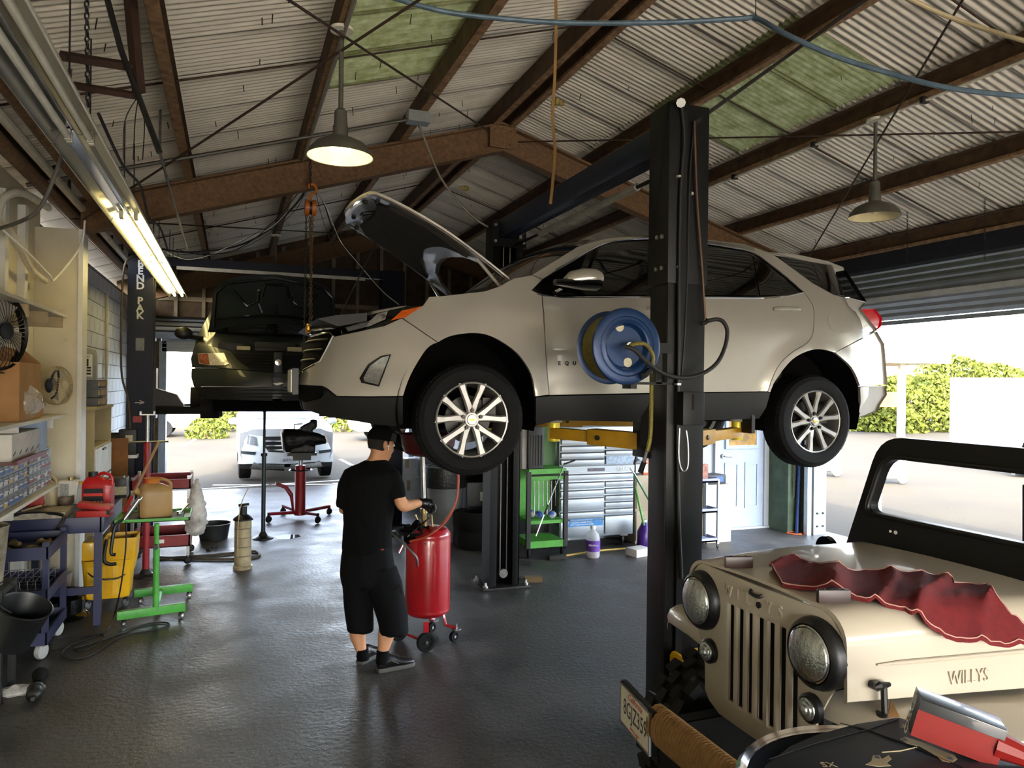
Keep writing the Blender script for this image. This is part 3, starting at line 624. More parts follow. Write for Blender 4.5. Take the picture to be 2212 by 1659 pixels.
for u, v in ((-0.45, 1.0), (0.45, 1.0), (0.75, 0.93), (-0.75, 0.93)):
    MB().ball(hood_pt(u, v, 0.045), 0.018, 8, 6).build('rubber_stop', BLACK, eq, True)
MB().tube([hood_pt(-0.93, 0.2, 0.03), Vector((EX + 0.34, EY - 0.72, EZ + 1.10))], 0.012, 8).build('hood_hinge', SILVER, eq, True)
MB().tube([hood_pt(0.93, 0.2, 0.03), Vector((EX + 0.34, EY + 0.72, EZ + 1.10))], 0.012, 8).build('hood_hinge', SILVER, eq, True)
MB().tube([hood_pt(0.9, 0.72, 0.03), Vector((EX - 0.66, EY + 0.60, EZ + 0.93))], 0.006, 6).build('prop_rod', CABLE, eq, True)
eb = MB().bx(EX - 0.55, EX + 0.32, EY - 0.47, EY + 0.47, EZ + 0.62, EZ + 0.86).bx(EX - 0.45, EX + 0.1, EY - 0.35, EY + 0.4, EZ + 0.86, EZ + 0.98).bx(EX - 0.1, EX + 0.3, EY + 0.1, EY + 0.5, EZ + 0.8, EZ + 1.03)
eb.build('engine_bay', M('engine_black', '0c0b0a', 0.5, 0, 0.3), eq, True, bevel=0.02)
def cowl(s, t):
    s2 = s * 2 - 1; return Vector((EX + 0.46 - 0.20 * (1 - s2 * s2) - 0.17 * t, EY + s2 * 0.78, EZ + 1.21 - 0.08 * t))
MB().grid(cowl, 12, 2).build('cowl_panel', CLAD, eq, True)
# chrome belt line, mirror, handles, letters
blt = [eq_hit(*p) for p in ((1160, 634), (1172, 638), (1213, 642), (1300, 642), (1409, 641.5), (1525, 643), (1653, 643.5), (1705, 639), (1736, 631.5))]
MB().tube([eq_fn(0.003)(*p) for p in blt], 0.006, 6).build('belt_trim', CHROME, eq, True)
btp = [eq_hit(*p) for p in [(1200, 583)] + WTOP[4:]]
MB().tube([eq_fn(0.0)(*p) for p in btp], 0.004, 6).build('window_trim', CHROME, eq, True)
mc = pY(1258, 606, 4.40)
mm = MB()
for sx, hw, hh, dz in ((-0.14, 0.05, 0.035, -0.03), (-0.10, 0.075, 0.055, -0.012), (0, 0.095, 0.068, 0.0), (0.09, 0.10, 0.066, 0.004), (0.125, 0.09, 0.055, 0.0), (0.128, 0.02, 0.01, 0.0)):
    mm_r = [mc + Vector((sx * 0.9, hw * math.cos(2 * PI * i / 16), dz + 0.012 + max(-0.018, hh * math.sin(2 * PI * i / 16)))) for i in range(16)]
    if sx == -0.14: rings = []
    rings.append(mm_r)
mm.loft(rings).build('mirror_cap', SILVER, eq, True)
mm2 = MB(); rings = []
for sx, hw, hh in ((-0.22, 0.03, 0.02), (-0.12, 0.075, 0.03), (0, 0.093, 0.04), (0.115, 0.095, 0.04)):
    rings.append([mc + Vector((sx * 0.9, hw * math.cos(2 * PI * i / 12), -0.022 + hh * math.sin(2 * PI * i / 12))) for i in range(12)])
mm2.loft(rings).tube([mc + Vector((-0.12, 0.05, -0.03)), mc + Vector((-0.12, 0.22, -0.05))], 0.03, 8).build('mirror_housing', GLOSSBK, eq, True)
for (a, b) in (((1672, 668), (1725, 668)), ((1397, 666), (1445, 666))):
    p0 = eq_fn(0.03)(*eq_hit(*a)); p1 = eq_fn(0.03)(*eq_hit(*b))
    MB().tube(cat_curve([eq_fn(0.0)(*eq_hit(*a)), p0 + (p1 - p0) * 0.15, p0 + (p1 - p0) * 0.5, p0 + (p1 - p0) * 0.85, eq_fn(0.0)(*eq_hit(*b))], 4), 0.016, 8).build('door_handle', SILVER, eq, True)
for i, ch in enumerate('EQUINOX'):
    p = eq_fn(0.003)(*eq_hit(1207.5 + 16.2 * i, 785)); q = eq_fn(0.003)(*eq_hit(1209.5 + 16.2 * i, 785))
    text_part('badge_letter', ch, 0.036, M('dark_chrome', '3a3a3a', 0.2, 0.9, 0), eq, frame_m(p, (1, 0, 0), (0, 0, 1)), 0.004, True, 0.95, bold=0.001)
# wheels
ALLOY = M('machined_alloy', '85837f', 0.32, 0.7, 0.06, 8)
ALLOYD = M('alloy_shadow_side', '8b8883', 0.4, 0.7, 0.1, 8)
def wheel(parent, c, fac=-1, r=0.36, rr=0.243, w=0.225, rot=0.0):
    """wheel at world point c, outer face toward fac*Y"""
    rt = Matrix.Translation(Vector(c)) @ Matrix.Rotation(R(90) if fac < 0 else R(-90), 4, 'X')   # local +Z -> world -Y (fac -1)
    h = w / 2
    rim = MB().lathe([(rr + 0.004, h - 0.012), (rr - 0.002, h - 0.004), (rr - 0.010, h - 0.006), (rr - 0.018, h - 0.03), (rr - 0.03, h - 0.09), (rr - 0.03, -h + 0.02), (rr, -h + 0.01)], n=48)
    rim = rim.xf(rt).build('wheel', ALLOY, parent, True)
    ty = MB().lathe([(rr, -h + 0.01), (rr + 0.02, -h), (r - 0.045, -h - 0.004), (r - 0.012, -h + 0.015), (r, -h + 0.045), (r, h - 0.045), (r - 0.012, h - 0.015), (r - 0.04, h + 0.003), (rr + 0.03, h), (rr + 0.006, h - 0.008), (rr - 0.004, h - 0.02)], n=56)
    ty = ty.xf(rt).build('tyre', RUBBER, None); ty.parent = rim; ty.data.transform(parent.matrix_basis.inverted())
    tr = MB()
    for k in range(60):
        a = 2 * PI * k / 60
        for z0, z1 in ((-h + 0.042, -h + 0.075), (h - 0.075, h - 0.042)):
            tr.box((math.cos(a) * (r - 0.0118), math.sin(a) * (r - 0.0118), (z0 + z1) / 2), (0.026, 0.024, z1 - z0), a)
    tr = tr.xf(rt).build('tread', RUBBER, None, smooth=0); tr['kind'] = 'stuff'; tr.parent = rim; tr.data.transform(parent.matrix_basis.inverted())
    zf = h - 0.03
    for k in range(5):
        a0 = rot + 2 * PI * k / 5
        for sg in (-1, 1):
            # one arm of the V: hub -> rim
            pts = [(0.035, 0.0), (0.075, sg * 0.012), (0.13, sg * 0.034), (0.19, sg * 0.060), (rr - 0.012, sg * 0.074)]
            wd = [0.030, 0.028, 0.023, 0.025, 0.033]; zz = [zf + 0.0, zf + 0.006, zf + 0.006, zf + 0.012, zf + 0.014]
            sp_ = MB(); rings = []
            for (pr, pt), wv, zv in zip(pts, wd, zz):
                rings.append([Vector((pr, pt - wv, zv - 0.002)), Vector((pr, pt - wv * 0.6, zv + 0.008)), Vector((pr, pt + wv * 0.6, zv + 0.008)), Vector((pr, pt + wv, zv - 0.002)), Vector((pr, pt + wv * 0.8, zv - 0.035)), Vector((pr, pt - wv * 0.8, zv - 0.035))])
            sp_.loft(rings).xf(rt @ Matrix.Rotation(a0, 4, 'Z'))
            o = sp_.build('spoke', ALLOY, None, smooth=30); o.parent = rim; o.data.transform(parent.matrix_basis.inverted())
        la = a0
        ln = MB().cyl((0.062 * math.cos(la), 0.062 * math.sin(la), zf - 0.005), (0.062 * math.cos(la), 0.062 * math.sin(la), zf + 0.026), 0.0165, 0.011, 8).xf(rt).build('lug_nut', M('dark_nut', '2a2624', 0.2, 0.9, 0), None)
        ln.parent = rim; ln.data.transform(parent.matrix_basis.inverted())
    hb = MB().cyl((0, 0, zf - 0.04), (0, 0, zf + 0.012), 0.07, 0.045, 24).xf(rt).build('hub', ALLOY, None); hb.parent = rim; hb.data.transform(parent.matrix_basis.inverted())
    cp = MB().lathe([(0.034, zf + 0.008), (0.034, zf + 0.016), (0.03, zf + 0.019), (0.0, zf + 0.02)], n=24).xf(rt).build('centre_cap', CHROME, None); cp.parent = rim; cp.data.transform(parent.matrix_basis.inverted())
    bt = MB().prism([(a * 0.24, b * 0.24, zf + 0.0195) for a, b in BOW], (0, 0, 0.003)).xf(rt @ Matrix.Rotation(PI if fac < 0 else 0, 4, 'Z')).build('cap_badge', MATS['gold_badge'], None); bt.parent = rim; bt.data.transform(parent.matrix_basis.inverted())
    dk = MB().lathe([(0.155, -0.02), (0.155, 0.0), (0.07, 0.0), (0.07, 0.03), (0.0, 0.03)], n=32).box((0.14, 0.06, -0.01), (0.09, 0.16, 0.07)).xf(rt).build('brake', DSTEEL, None); dk.parent = rim; dk.data.transform(parent.matrix_basis.inverted())
    return rim
FH = pY(1010, 905, 4.64); RH = pY(1741, 909, 4.66)
for hx_, ang in ((FH, R(90)), (RH, R(98))):
    wheel(eq, (hx_.x, hx_.y, hx_.z), -1, rot=ang); wheel(eq, (hx_.x, 2 * EY - hx_.y, hx_.z), 1, rot=ang)
MB().cyl((FH.x, 4.8, FH.z), (FH.x, 6.1, FH.z), 0.03, n=10).cyl((RH.x, 4.8, RH.z), (RH.x, 6.1, RH.z), 0.05, n=10).build('axle', DSTEEL, eq, True)
MB().cyl((RH.x - 0.1, 4.9, RH.z + 0.1), (RH.x - 0.1, 4.9, RH.z + 0.55), 0.05, n=12).build('shock_absorber', DSTEEL, eq, True)
MB().bx(EX + 2.24, EX + 2.27, EY - 0.88, EY - 0.66, EZ + 0.16, EZ + 0.36).build('mud_flap', BLACK, eq, True)
# ================================================================== CREAM OPEN 4x4 IN THE FOREGROUND
WX, WY = 1.80, 2.231
WPAINT = M('ivory_paint', 'aba291', 0.35, 0, 0.03, 2, coat=0.4)
SATIN = M('satin_black', '0e0e0f', 0.4, 0, 0.1)
jp = thing('ivory_jeep', 'ivory open 4x4 with seven slot grille and black windshield frame', 'car', (WX + 1.0, WY, 0))
# grille panel with seven slots: outline in (y, z), slots cut as holes by building strips
GY0, GY1 = 1.80, 2.662
def gz_top(y): t = abs(y - WY) / 0.431; return 1.325 - 0.0 * t - 0.10 * max(0, (t - 0.72) / 0.28) ** 2.2
def gz_bot(y): t = abs(y - WY) / 0.431; return 0.775 if t < 0.45 else 0.775 + 0.10 * (t - 0.45) / 0.55 * 1.2
def gx(y, z): return WX + 0.02 * ((y - WY) / 0.43) ** 2 + 0.0
slots = [2.36 - 0.0565 * i for i in range(7)]; SW = 0.0145
def slot_top(y): return 1.225
def slot_bot(y): return 0.83 + 0.05 * abs(y - WY) / 0.2 * 0.0
gm = MB()
ycuts = sorted(set([GY0 + 0.431 * 2 * k / 24 for k in range(25)] + [s + d for s in slots for d in (-SW, SW, -SW * 1.7, SW * 1.7)]))
ycuts = [y for i, y in enumerate(ycuts) if i == 0 or y - ycuts[i - 1] > 0.002]
def rel(y):  # relief round each slot: rolled-in lip
    return 0.0
def side_w(z):  # the face narrows below the lamps
    return pw(z, [(0.775, 0.30), (0.90, 0.30), (1.0, 0.335), (1.12, 0.40), (1.2, 0.424), (1.33, 0.431)])
outl = []
for k in range(0, 25): y = WY - 0.431 + 0.862 * k / 24; outl.append((y, gz_top(y)))
for z in (1.15, 1.10, 1.04, 0.98, 0.92, 0.86, 0.82): outl.append((WY + side_w(z), z))
outl += [(WY + 0.27, 0.79), (WY + 0.20, 0.765), (WY - 0.20, 0.765), (WY - 0.27, 0.79)]
for z in (0.82, 0.86, 0.92, 0.98, 1.04, 1.10, 1.15): outl.append((WY - side_w(z), z))
def cut_slots(bm):
    dele = [f for f in bm.faces if any(abs(f.calc_center_median().x - s) < SW * 0.99 and 0.842 < f.calc_center_median().y < 1.213 for s in slots)]
    bmesh.ops.delete(bm, geom=dele, context='FACES')
def grille_bm():
    bm = bmesh.new(); bm.faces.new([bm.verts.new((p[0], p[1], 0)) for p in outl])
    us = [s + d for s in slots for d in (-SW, SW, -SW - 0.005, SW + 0.005)] + [WY + 0.04 * k for k in range(-11, 12)]
    for u in us: bmesh.ops.bisect_plane(bm, geom=bm.verts[:] + bm.edges[:] + bm.faces[:], plane_co=(u, 0, 0), plane_no=(1, 0, 0), dist=1e-6)
    for v in [0.842, 1.213, 0.837, 1.218] + [0.78 + 0.05 * k for k in range(12)]: bmesh.ops.bisect_plane(bm, geom=bm.verts[:] + bm.edges[:] + bm.faces[:], plane_co=(0, v, 0), plane_no=(0, 1, 0), dist=1e-6)
    cut_slots(bm)
    for v in bm.verts:
        y, z = v.co.x, v.co.y; ins = any(abs(y - s) <= SW + 1e-4 for s in slots) and 0.84 < z < 1.216
        v.co = Vector((gx(y, z) + (0.004 if ins else 0), y, z))
    be = [e for e in bm.edges if e.is_boundary]; ex = bmesh.ops.extrude_edge_only(bm, edges=be)
    for g in ex['geom']:
        if isinstance(g, bmesh.types.BMVert): g.co.x += 0.008
    bmesh.ops.recalc_face_normals(bm, faces=bm.faces); return bm
gp = bm_part('grille', grille_bm(), WPAINT, jp, True, 50)
for s in slots:   # rounded slot ends
    for zc, sg in ((1.213, 1), (0.842, -1)):
        pass
MB().bx(WX + 0.06, WX + 0.10, WY - 0.29, WY + 0.29, 0.78, 1.28).build('radiator', M('radiator_black', '040404', 0.9, 0, 0.1), jp, True)
for i, (ch) in enumerate('WILLYS'):
    text_part('embossed_letter', ch, 0.062, WPAINT, gp, frame_m((gx(2.36 - 0.062 * i, 1.27) - 0.001, 2.375 - 0.058 * i, 1.262), (0, -1, 0), (0, 0, 1)).copy() if False else (jp.matrix_basis.inverted() @ frame_m((gx(2.36, 1.27) - 0.001, 2.375 - 0.058 * i, 1.262), (0, -1, 0), (0, 0, 1))), 0.004, False, 0.8)
HLENS = M('headlamp_lens', 'aeb2ae', 0.06, 0.85, 0.35, 26, 0.3, 120, coat=1.0, stretch=(1, 4, 1))
for yc in (2.546, 1.916):
    hl = MB().lathe([(0.118, -0.03), (0.118, 0.012), (0.112, 0.03), (0.098, 0.042), (0.092, 0.036), (0.090, 0.02)], (WX + 0.01, yc, 1.18), (-1, 0, 0), 40).build('headlamp', SATIN, jp, True)
    o = MB().lathe([(0.092, 0.034), (0.092, 0.041), (0.087, 0.043)], (WX + 0.01, yc, 1.18), (-1, 0, 0), 40).xf(jp.matrix_basis.inverted()).build('chrome_ring', CHROME, hl)
    o = MB().lathe([(0.089, 0.036), (0.083, 0.048), (0.06, 0.058), (0.03, 0.063), (0.001, 0.064)], (WX + 0.01, yc, 1.18), (-1, 0, 0), 40).xf(jp.matrix_basis.inverted()).build('lens', HLENS, hl)
for yc in (2.489, 1.934):
    hl = MB().lathe([(0.048, -0.01), (0.048, 0.012), (0.04, 0.018)], (WX, yc, 0.992), (-1, 0, 0), 28).build('parking_lamp', SATIN, jp, True)
    MB().lathe([(0.038, 0.012), (0.036, 0.022), (0.028, 0.024), (0.027, 0.03), (0.018, 0.032), (0.017, 0.038), (0.001, 0.041)], (WX, yc, 0.992), (-1, 0, 0), 28).xf(jp.matrix_basis.inverted()).build('lens', HLENS, hl)
MB().tube(cat_curve([(WX - 0.004, 2.235, 1.303), (WX - 0.016, 2.225, 1.295), (WX - 0.016, 2.185, 1.292), (WX - 0.004, 2.175, 1.298)], 3), 0.007, 6).build('hood_catch', SATIN, jp, True)
MB().cyl((WX + 0.002, 2.196, 1.258), (WX - 0.006, 2.196, 1.258), 0.012, n=12).build('grommet', SATIN, jp, True)
# hood: loft of rounded sections
def hood_prof(t):
    X = WX + 0.015 + 0.98 * t; hw = 0.431 + 0.12 * t; top = 1.335 + 0.012 * math.sin(PI * min(1, t * 1.1)) - 0.01 * t; bot = 1.065 - 0.02 * t; rad = 0.10
    pts = [(-hw - 0.004, bot), (-hw - 0.002, bot + 0.10), (-hw + 0.0, top - rad)]
    for k in range(1, 7): a = PI - k * PI / 12; pts.append((-hw + rad + rad * math.cos(a), top - rad + rad * math.sin(a)))
    for k in range(1, 8): y = (-hw + rad) * (1 - k / 4); pts.append((y, top + 0.012 * (1 - (y / (hw - rad)) ** 2)))
    for k in range(6): a = PI / 2 - k * PI / 12; pts.append((hw - rad + rad * math.cos(a), top - rad + rad * math.sin(a)))
    pts += [(hw, top - rad), (hw + 0.002, bot + 0.10), (hw + 0.004, bot)]
    return [Vector((X, WY + a, b)) for a, b in pts]
hm = MB().loft([hood_prof(k / 16) for k in range(17)], False, False)
f0 = hood_prof(0); f1 = [Vector((p.x + 0.0, WY + (p.y - WY) * 0.97, p.z - 0.012)) for p in f0]; hm.loft([f0, f1], False, False)
hm.build('hood', WPAINT, jp, True, smooth=50)
for sg in (-1, 1):
    ys = WY + sg * 0.44
    MB().tube([(WX + 0.12 + 0.85 * k / 10, WY + sg * (0.436 + 0.12 * (0.12 + 0.85 * k / 10)), 1.175) for k in range(11)], [0.003] + [0.008] * 9 + [0.003], 8).build('hood_bead', WPAINT, jp, True)
    MB().cyl((WX + 0.10, WY + sg * 0.445, 1.115), (WX + 0.10, WY + sg * 0.475, 1.115), 0.012, n=10).tube([(WX + 0.085, WY + sg * 0.475, 1.118), (WX + 0.10, WY + sg * 0.478, 1.122), (WX + 0.145, WY + sg * 0.475, 1.12)], [0.008, 0.014, 0.007], 8).tube([(WX + 0.118, WY + sg * 0.478, 1.12), (WX + 0.12, WY + sg * 0.482, 1.03)], 0.010, 8).cyl((WX + 0.12, WY + sg * 0.482, 1.037), (WX + 0.12, WY + sg * 0.482, 1.027), 0.026, n=16).build('hood_latch', SATIN, jp, True)
text_part('embossed_name', 'WILLYS', 0.062, WPAINT, jp, frame_m((WX + 0.47, WY - 0.492, 1.108), (1, -0.12, 0), (0, 0, 1)), 0.004, True, 0.78)
# front fenders
for sg in (-1, 1):
    pts = [(1.905, 0.955), (1.90, 0.99), (1.915, 1.02), (1.95, 1.035), (2.05, 1.04), (2.5, 1.03), (2.68, 0.97), (2.76, 0.84), (2.80, 0.70)]
    y0 = WY + sg * 0.30; y1 = WY + sg * 0.74; rings = []
    for (x, z) in pts:
        dx = -0.06 if x < 1.96 else 0.0
        rings.append([Vector((x + dx, y0, z)), Vector((x + dx * 0.4, (y0 + y1) / 2, z + 0.004)), Vector((x, y1 - sg * 0.03, z)), Vector((x + 0.01, y1, z - 0.012)), Vector((x + 0.01, y1, z - 0.05))])
    MB().loft(rings, False, False).build('fender', WPAINT, jp, True, smooth=50)
# cowl, tub sides, windshield frame
cs = [hood_prof(1.0), [Vector((p.x + 0.17, WY + (p.y - WY) * 1.12, p.z - (0.05 if p.z > 1.2 else 0))) for p in hood_prof(1.0)]]
MB().loft(cs, False, False).build('cowl', WPAINT, jp, True, smooth=50)
MB().bx(2.93, 4.35, WY - 0.70, WY - 0.66, 0.55, 1.10).bx(2.93, 4.35, WY + 0.66, WY + 0.70, 0.55, 1.10).bx(4.31, 4.35, WY - 0.66, WY + 0.66, 0.55, 1.10).bx(2.78, 4.35, WY - 0.66, WY + 0.66, 0.52, 0.56).bx(2.79, 2.93, WY - 0.69, WY + 0.69, 0.6, 1.2).build('body_tub', WPAINT, jp, True, bevel=0.006)
def wsf(y, z): return Vector((2.925 + (z - 1.22) * 0.12, y, z))
def rrect(pts, rad, n=5):
    out = []; m = len(pts)
    for i in range(m):
        p = Vector(pts[i]); a = (Vector(pts[i - 1]) - p).normalized(); b = (Vector(pts[(i + 1) % m]) - p).normalized(); r_ = rad[i] if isinstance(rad, (list, tuple)) else rad
        p0 = p + a * r_; p1 = p + b * r_
        for k in range(n + 1): t = k / n; out.append(tuple((p0 * (1 - t) ** 2 + p * 2 * t * (1 - t) + p1 * t * t)))
    return out
outer = rrect([(WY - 0.70, 1.215), (WY + 0.70, 1.215), (WY + 0.545, 1.815), (WY - 0.545, 1.815)], [0.02, 0.02, 0.13, 0.13])
inner = rrect([(WY - 0.575, 1.44), (WY + 0.575, 1.44), (WY + 0.50, 1.715), (WY - 0.50, 1.715)], [0.06, 0.06, 0.09, 0.09])
wf_ = MB(); ring = []
for d in (0.0, 0.045):
    ring.append([wsf(*p) + Vector((d, 0, 0)) for p in outer]); ring.append([wsf(*p) + Vector((d, 0, 0)) for p in inner])
n = len(outer)
vs = [p for r_ in ring for p in r_]; fs = []
for i in range(n):
    j = (i + 1) % n; fs += [(i, j, n + j, n + i), (2 * n + i, 3 * n + i, 3 * n + j, 2 * n + j), (i, 2 * n + i, 2 * n + j, j), (n + i, n + j, 3 * n + j, 3 * n + i)]
wf_.add(vs, fs).build('windshield_frame', SATIN, jp, True, smooth=30)
MB().tube([wsf(*p) + Vector((-0.008, 0, 0)) for p in rrect([(WY - 0.585, 1.432), (WY + 0.585, 1.432), (WY + 0.508, 1.722), (WY - 0.508, 1.722)], [0.06, 0.06, 0.09, 0.09])] + [wsf(WY - 0.53, 1.432) + Vector((-0.008, 0, 0))], 0.011, 8).build('glass_seal', BLACK, jp, True)
MB().add([wsf(*p) + Vector((0.022, 0, 0)) for p in inner], [tuple(range(n))]).build('windshield_glass', GLASS, jp, True)
for dy in (0.43, 0.40): MB().cyl(wsf(WY + dy, 1.37) + Vector((-0.004, 0, 0)), wsf(WY + dy, 1.37) + Vector((0.0, 0, 0)), 0.009 if dy < 0.42 else 0.006, n=10).build('frame_hole', WHITE, jp, True)
MB().cyl((2.80, 2.93, 1.24), (2.83, 2.93, 1.24), 0.062, n=24).tube([(2.83, 2.93, 1.24), (2.93, 2.90, 1.20)], 0.01, 6).build('side_mirror', GLOSSBK, jp, True)
MB().bx(3.55, 3.66, 2.43, 2.52, 0.56, 1.60).build('roll_bar_post', SATIN, jp, True, bevel=0.01)
MB().tube(cat_curve([(3.6, WY - 0.6, 0.56), (3.6, WY - 0.6, 1.6), (3.6, WY - 0.45, 1.86), (3.6, WY + 0.1, 1.88), (3.6, WY + 0.25, 1.72), (3.6, WY + 0.25, 1.5)], 6), 0.028, 10).build('roll_bar', SATIN, jp, True)
MB().bx(3.35, 3.50, 1.75, 2.30, 0.75, 1.42).bx(3.0, 3.45, 1.75, 2.30, 0.66, 0.80).build('seat', M('grey_vinyl', '4d4d4c', 0.6), jp, True, bevel=0.03)
# chassis, bumper wrapped in rope, licence plate
MB().bx(1.56, 2.9, 2.50, 2.56, 0.62, 0.72).bx(1.56, 2.9, 1.86, 1.92, 0.62, 0.72).bx(2.12, 2.22, 1.7, 2.75, 0.38, 0.48).bx(1.55, 2.7, 2.0, 2.45, 0.45, 0.74).build('chassis', MATS['radiator_black'], jp, True)
MB().bx(1.50, 1.545, 1.54, 2.44, 0.73, 0.83).build('bumper', SATIN, jp, True)
ROPE = M('sisal_rope', '8f6d43', 0.95, 0, 0.15, 40, 0.3, 300)
rp = []
for k in range(0, 52 * 14 + 1):
    a = 2 * PI * k / 14; rp.append((1.505 + 0.046 * math.cos(a), 2.40 - k / 14 * 0.0165, 0.785 + 0.066 * math.sin(a)))
MB().tube(rp, 0.0095, 5).build('rope_wrap', ROPE, jp, True)
P0 = Vector((1.50, 2.655, 0.0)); P1 = Vector((1.46, 2.37, 0.0)); dv_ = (P1 - P0).normalized(); nv_ = Vector((dv_.y, -dv_.x, 0)) * 1.0
if nv_.x > 0: nv_ = -nv_
pc = (P0 + P1) / 2 + Vector((0, 0, 0.765))
pm = frame_m(pc, dv_, (0, 0, 1))
pw_ = (P1 - P0).length / 2
lp = MB().box((0, 0, -0.012), (pw_ * 2 + 0.02, 0.165, 0.02)).xf(pm).build('plate_bracket', SATIN, jp, True)
lp2 = MB().box((0, 0, 0.003), (pw_ * 2, 0.15, 0.004)).xf(pm).build('license_plate', M('plate_ivory', 'd9d2bf', 0.4, 0, 0.05), jp, True)
fr = MB().bx(-pw_ - .006, pw_ + .006, -.081, -.073, 0, .009).bx(-pw_ - .006, pw_ + .006, .073, .081, 0, .009).bx(-pw_ - .006, -pw_ + .003, -.073, .073, 0, .009).bx(pw_ - .003, pw_ + .006, -.073, .073, 0, .009).xf(pm).build('plate_frame', CHROME, jp, True)
INK = M('plate_ink', '1b1f2c', 0.5, 0, 0)
RINK = M('red_ink', 'b02a2e', 0.5, 0, 0)
text_part('plate_number', '8GJZ359', 0.088, INK, jp, pm @ Matrix.Translation((0, -0.006, 0.0055)), 0.0004, True, 0.74)
text_part('plate_state', 'California', 0.036, RINK, jp, pm @ Matrix.Translation((0, 0.052, 0.0055)), 0.0004, True, 1.0, shear=0.35)
text_part('plate_footer', 'dmv.ca.gov', 0.02, RINK, jp, pm @ Matrix.Translation((0, -0.062, 0.0055)), 0.0004, True, 1.0)
# wheels with knobby tread
MUDR = M('mud_rubber', '1c1b1a', 0.8, 0, 0.2, 12, spec=0.3)
def mud_wheel(c, sg):
    r_ = 0.40; h = 0.125; rt = Matrix.Translation(Vector(c)) @ Matrix.Rotation(R(90), 4, 'X')
    w_ = MB().lathe([(0.20, -h), (0.28, -h - 0.005), (0.36, -h + 0.01), (0.385, -h + 0.04), (0.385, h - 0.04), (0.36, h - 0.01), (0.28, h + 0.005), (0.20, h), (0.17, 0.0), (0.20, -h)], n=44).xf(rt).build('wheel', MUDR, jp, True)
    lug = MB()
    for k in range(26):
        a = 2 * PI * k / 26
        for z_, off, ww in ((-0.095, 0, 0.06), (-0.035, 0.5, 0.05), (0.035, 0, 0.05), (0.095, 0.5, 0.06)):
            aa = a + off * 2 * PI / 26; lug.box((0.388 * math.cos(aa), 0.388 * math.sin(aa), z_), (0.04, 0.062, ww), aa)
    o = lug.xf(rt).xf(jp.matrix_basis.inverted()).build('tread_lug', MUDR, w_, smooth=0); o['kind'] = 'stuff'
    o = MB().lathe([(0.20, -0.10), (0.19, 0.0), (0.05, 0.02), (0.0, 0.02)], n=28).lathe([(0.20, 0.10), (0.19, 0.0), (0.05, -0.02), (0.0, -0.02)], n=28).xf(rt).xf(jp.matrix_basis.inverted()).build('rim', SATIN, w_)
for yc, sg in ((WY + 0.63, 1), (WY - 0.63, -1)):
    mud_wheel((2.17, yc, 0.42), sg); mud_wheel((4.0, yc, 0.42), sg)
# things lying on its hood
hzt = lambda x, y: 1.335 + 0.012 * math.sin(PI * min(1, (x - WX) * 1.1)) + 0.012 * (1 - min(1, ((y - WY) / 0.36) ** 2))
BRN = M('brown_bakelite', '33221f', 0.35, 0, 0.1)
def hood_block(px, py, label, rz):
    p = pZ(px, py, 1.345); t = thing('padded_hood_block', label, 'block', (p.x, p.y, 1.346), rz, 'dark rests on the ivory hood')
    MB().bx(-0.012, 0.012, -0.055, 0.055, 0.0, 0.045).build('block', BRN, t, bevel=0.006)
    for dy in (-0.03, 0.03): MB().cyl((0, dy, 0.044), (0, dy, 0.047), 0.006, n=8).build('screw', BLACK, t)
hood_block(1595, 1227, 'dark brown padded rest near the far corner of the ivory hood', R(-108))
hood_block(1800, 1303, 'dark brown padded rest beside the red cloth on the ivory hood', R(-108))
cl_px = [(1662, 1222), (1672, 1212), (1700, 1207), (1735, 1211), (1780, 1226), (1830, 1236), (1868, 1229), (1920, 1234), (1990, 1242), (2058, 1253), (2062, 1262), (2100, 1260), (2130, 1264), (2150, 1290), (2185, 1335), (2230, 1372), (2260, 1400), (2180, 1395), (2110, 1389), (2065, 1378), (2030, 1365), (2000, 1352), (1970, 1336), (1955, 1316), (1900, 1300), (1850, 1290), (1775, 1272), (1690, 1260), (1683, 1248)]
def drape(u, v, fold=1.0):
    x, y = u, v; hw = 0.431 + 0.12 * (x - WX); e = abs(y - WY) - (hw - 0.08)
    z = hzt(x, y) + 0.012
    if e > 0: z -= (0.105 - math.sqrt(max(0, 0.105 ** 2 - e * e))) if e < 0.085 else (0.0434 + (e - 0.085) * 1.4)
    a_ = x * 0.55 - y * 0.83; b_ = x * 0.83 + y * 0.55
    wv = a_ * 20 + 1.8 * noise.noise(Vector((b_ * 2.5, a_ * 3, 0)))
    ridge = 0.026 * (1 - abs(math.sin(wv))) ** 2.0 + 0.020 * (1 - abs(math.sin(wv * 0.53 + 1.1 + b_ * 2))) ** 2 + 0.008 * abs(noise.noise(Vector((b_ * 6, a_ * 22, 2.0))))
    return Vector((x, y, z + ridge * fold))
def cl_hit(px, py):
    d = ray(px, py); t = 1.6
    while t < 5.0:
        p = CPOS + d * t
        if p.z <= drape(p.x, p.y, 0.0).z + 0.004: break
        t += 0.004
    return (p.x, p.y)
CLOTH = M('red_shop_cloth', '611318', 0.9, 0, 0.18, 25, 0.3, 300)
cl = bm_part('red_cloth', panel_bm([cl_hit(*p) for p in dens(cl_px, True, 12)], drape, du=0.012, dv=0.012, thick=Vector((0, 0, -0.012))), CLOTH, smooth=60)
tag(cl, 'crumpled red shop cloth draped across the ivory hood', 'cloth')
pts = []
for p in dens(cl_px, True, 10): a = cl_hit(*p); pts.append(drape(*a) + Vector((0, 0, 0.003)))
MB().tube(pts + [pts[0]], 0.0022, 5).build('stitched_hem', M('pale_thread', 'b98c80', 0.9, 0, 0), cl)
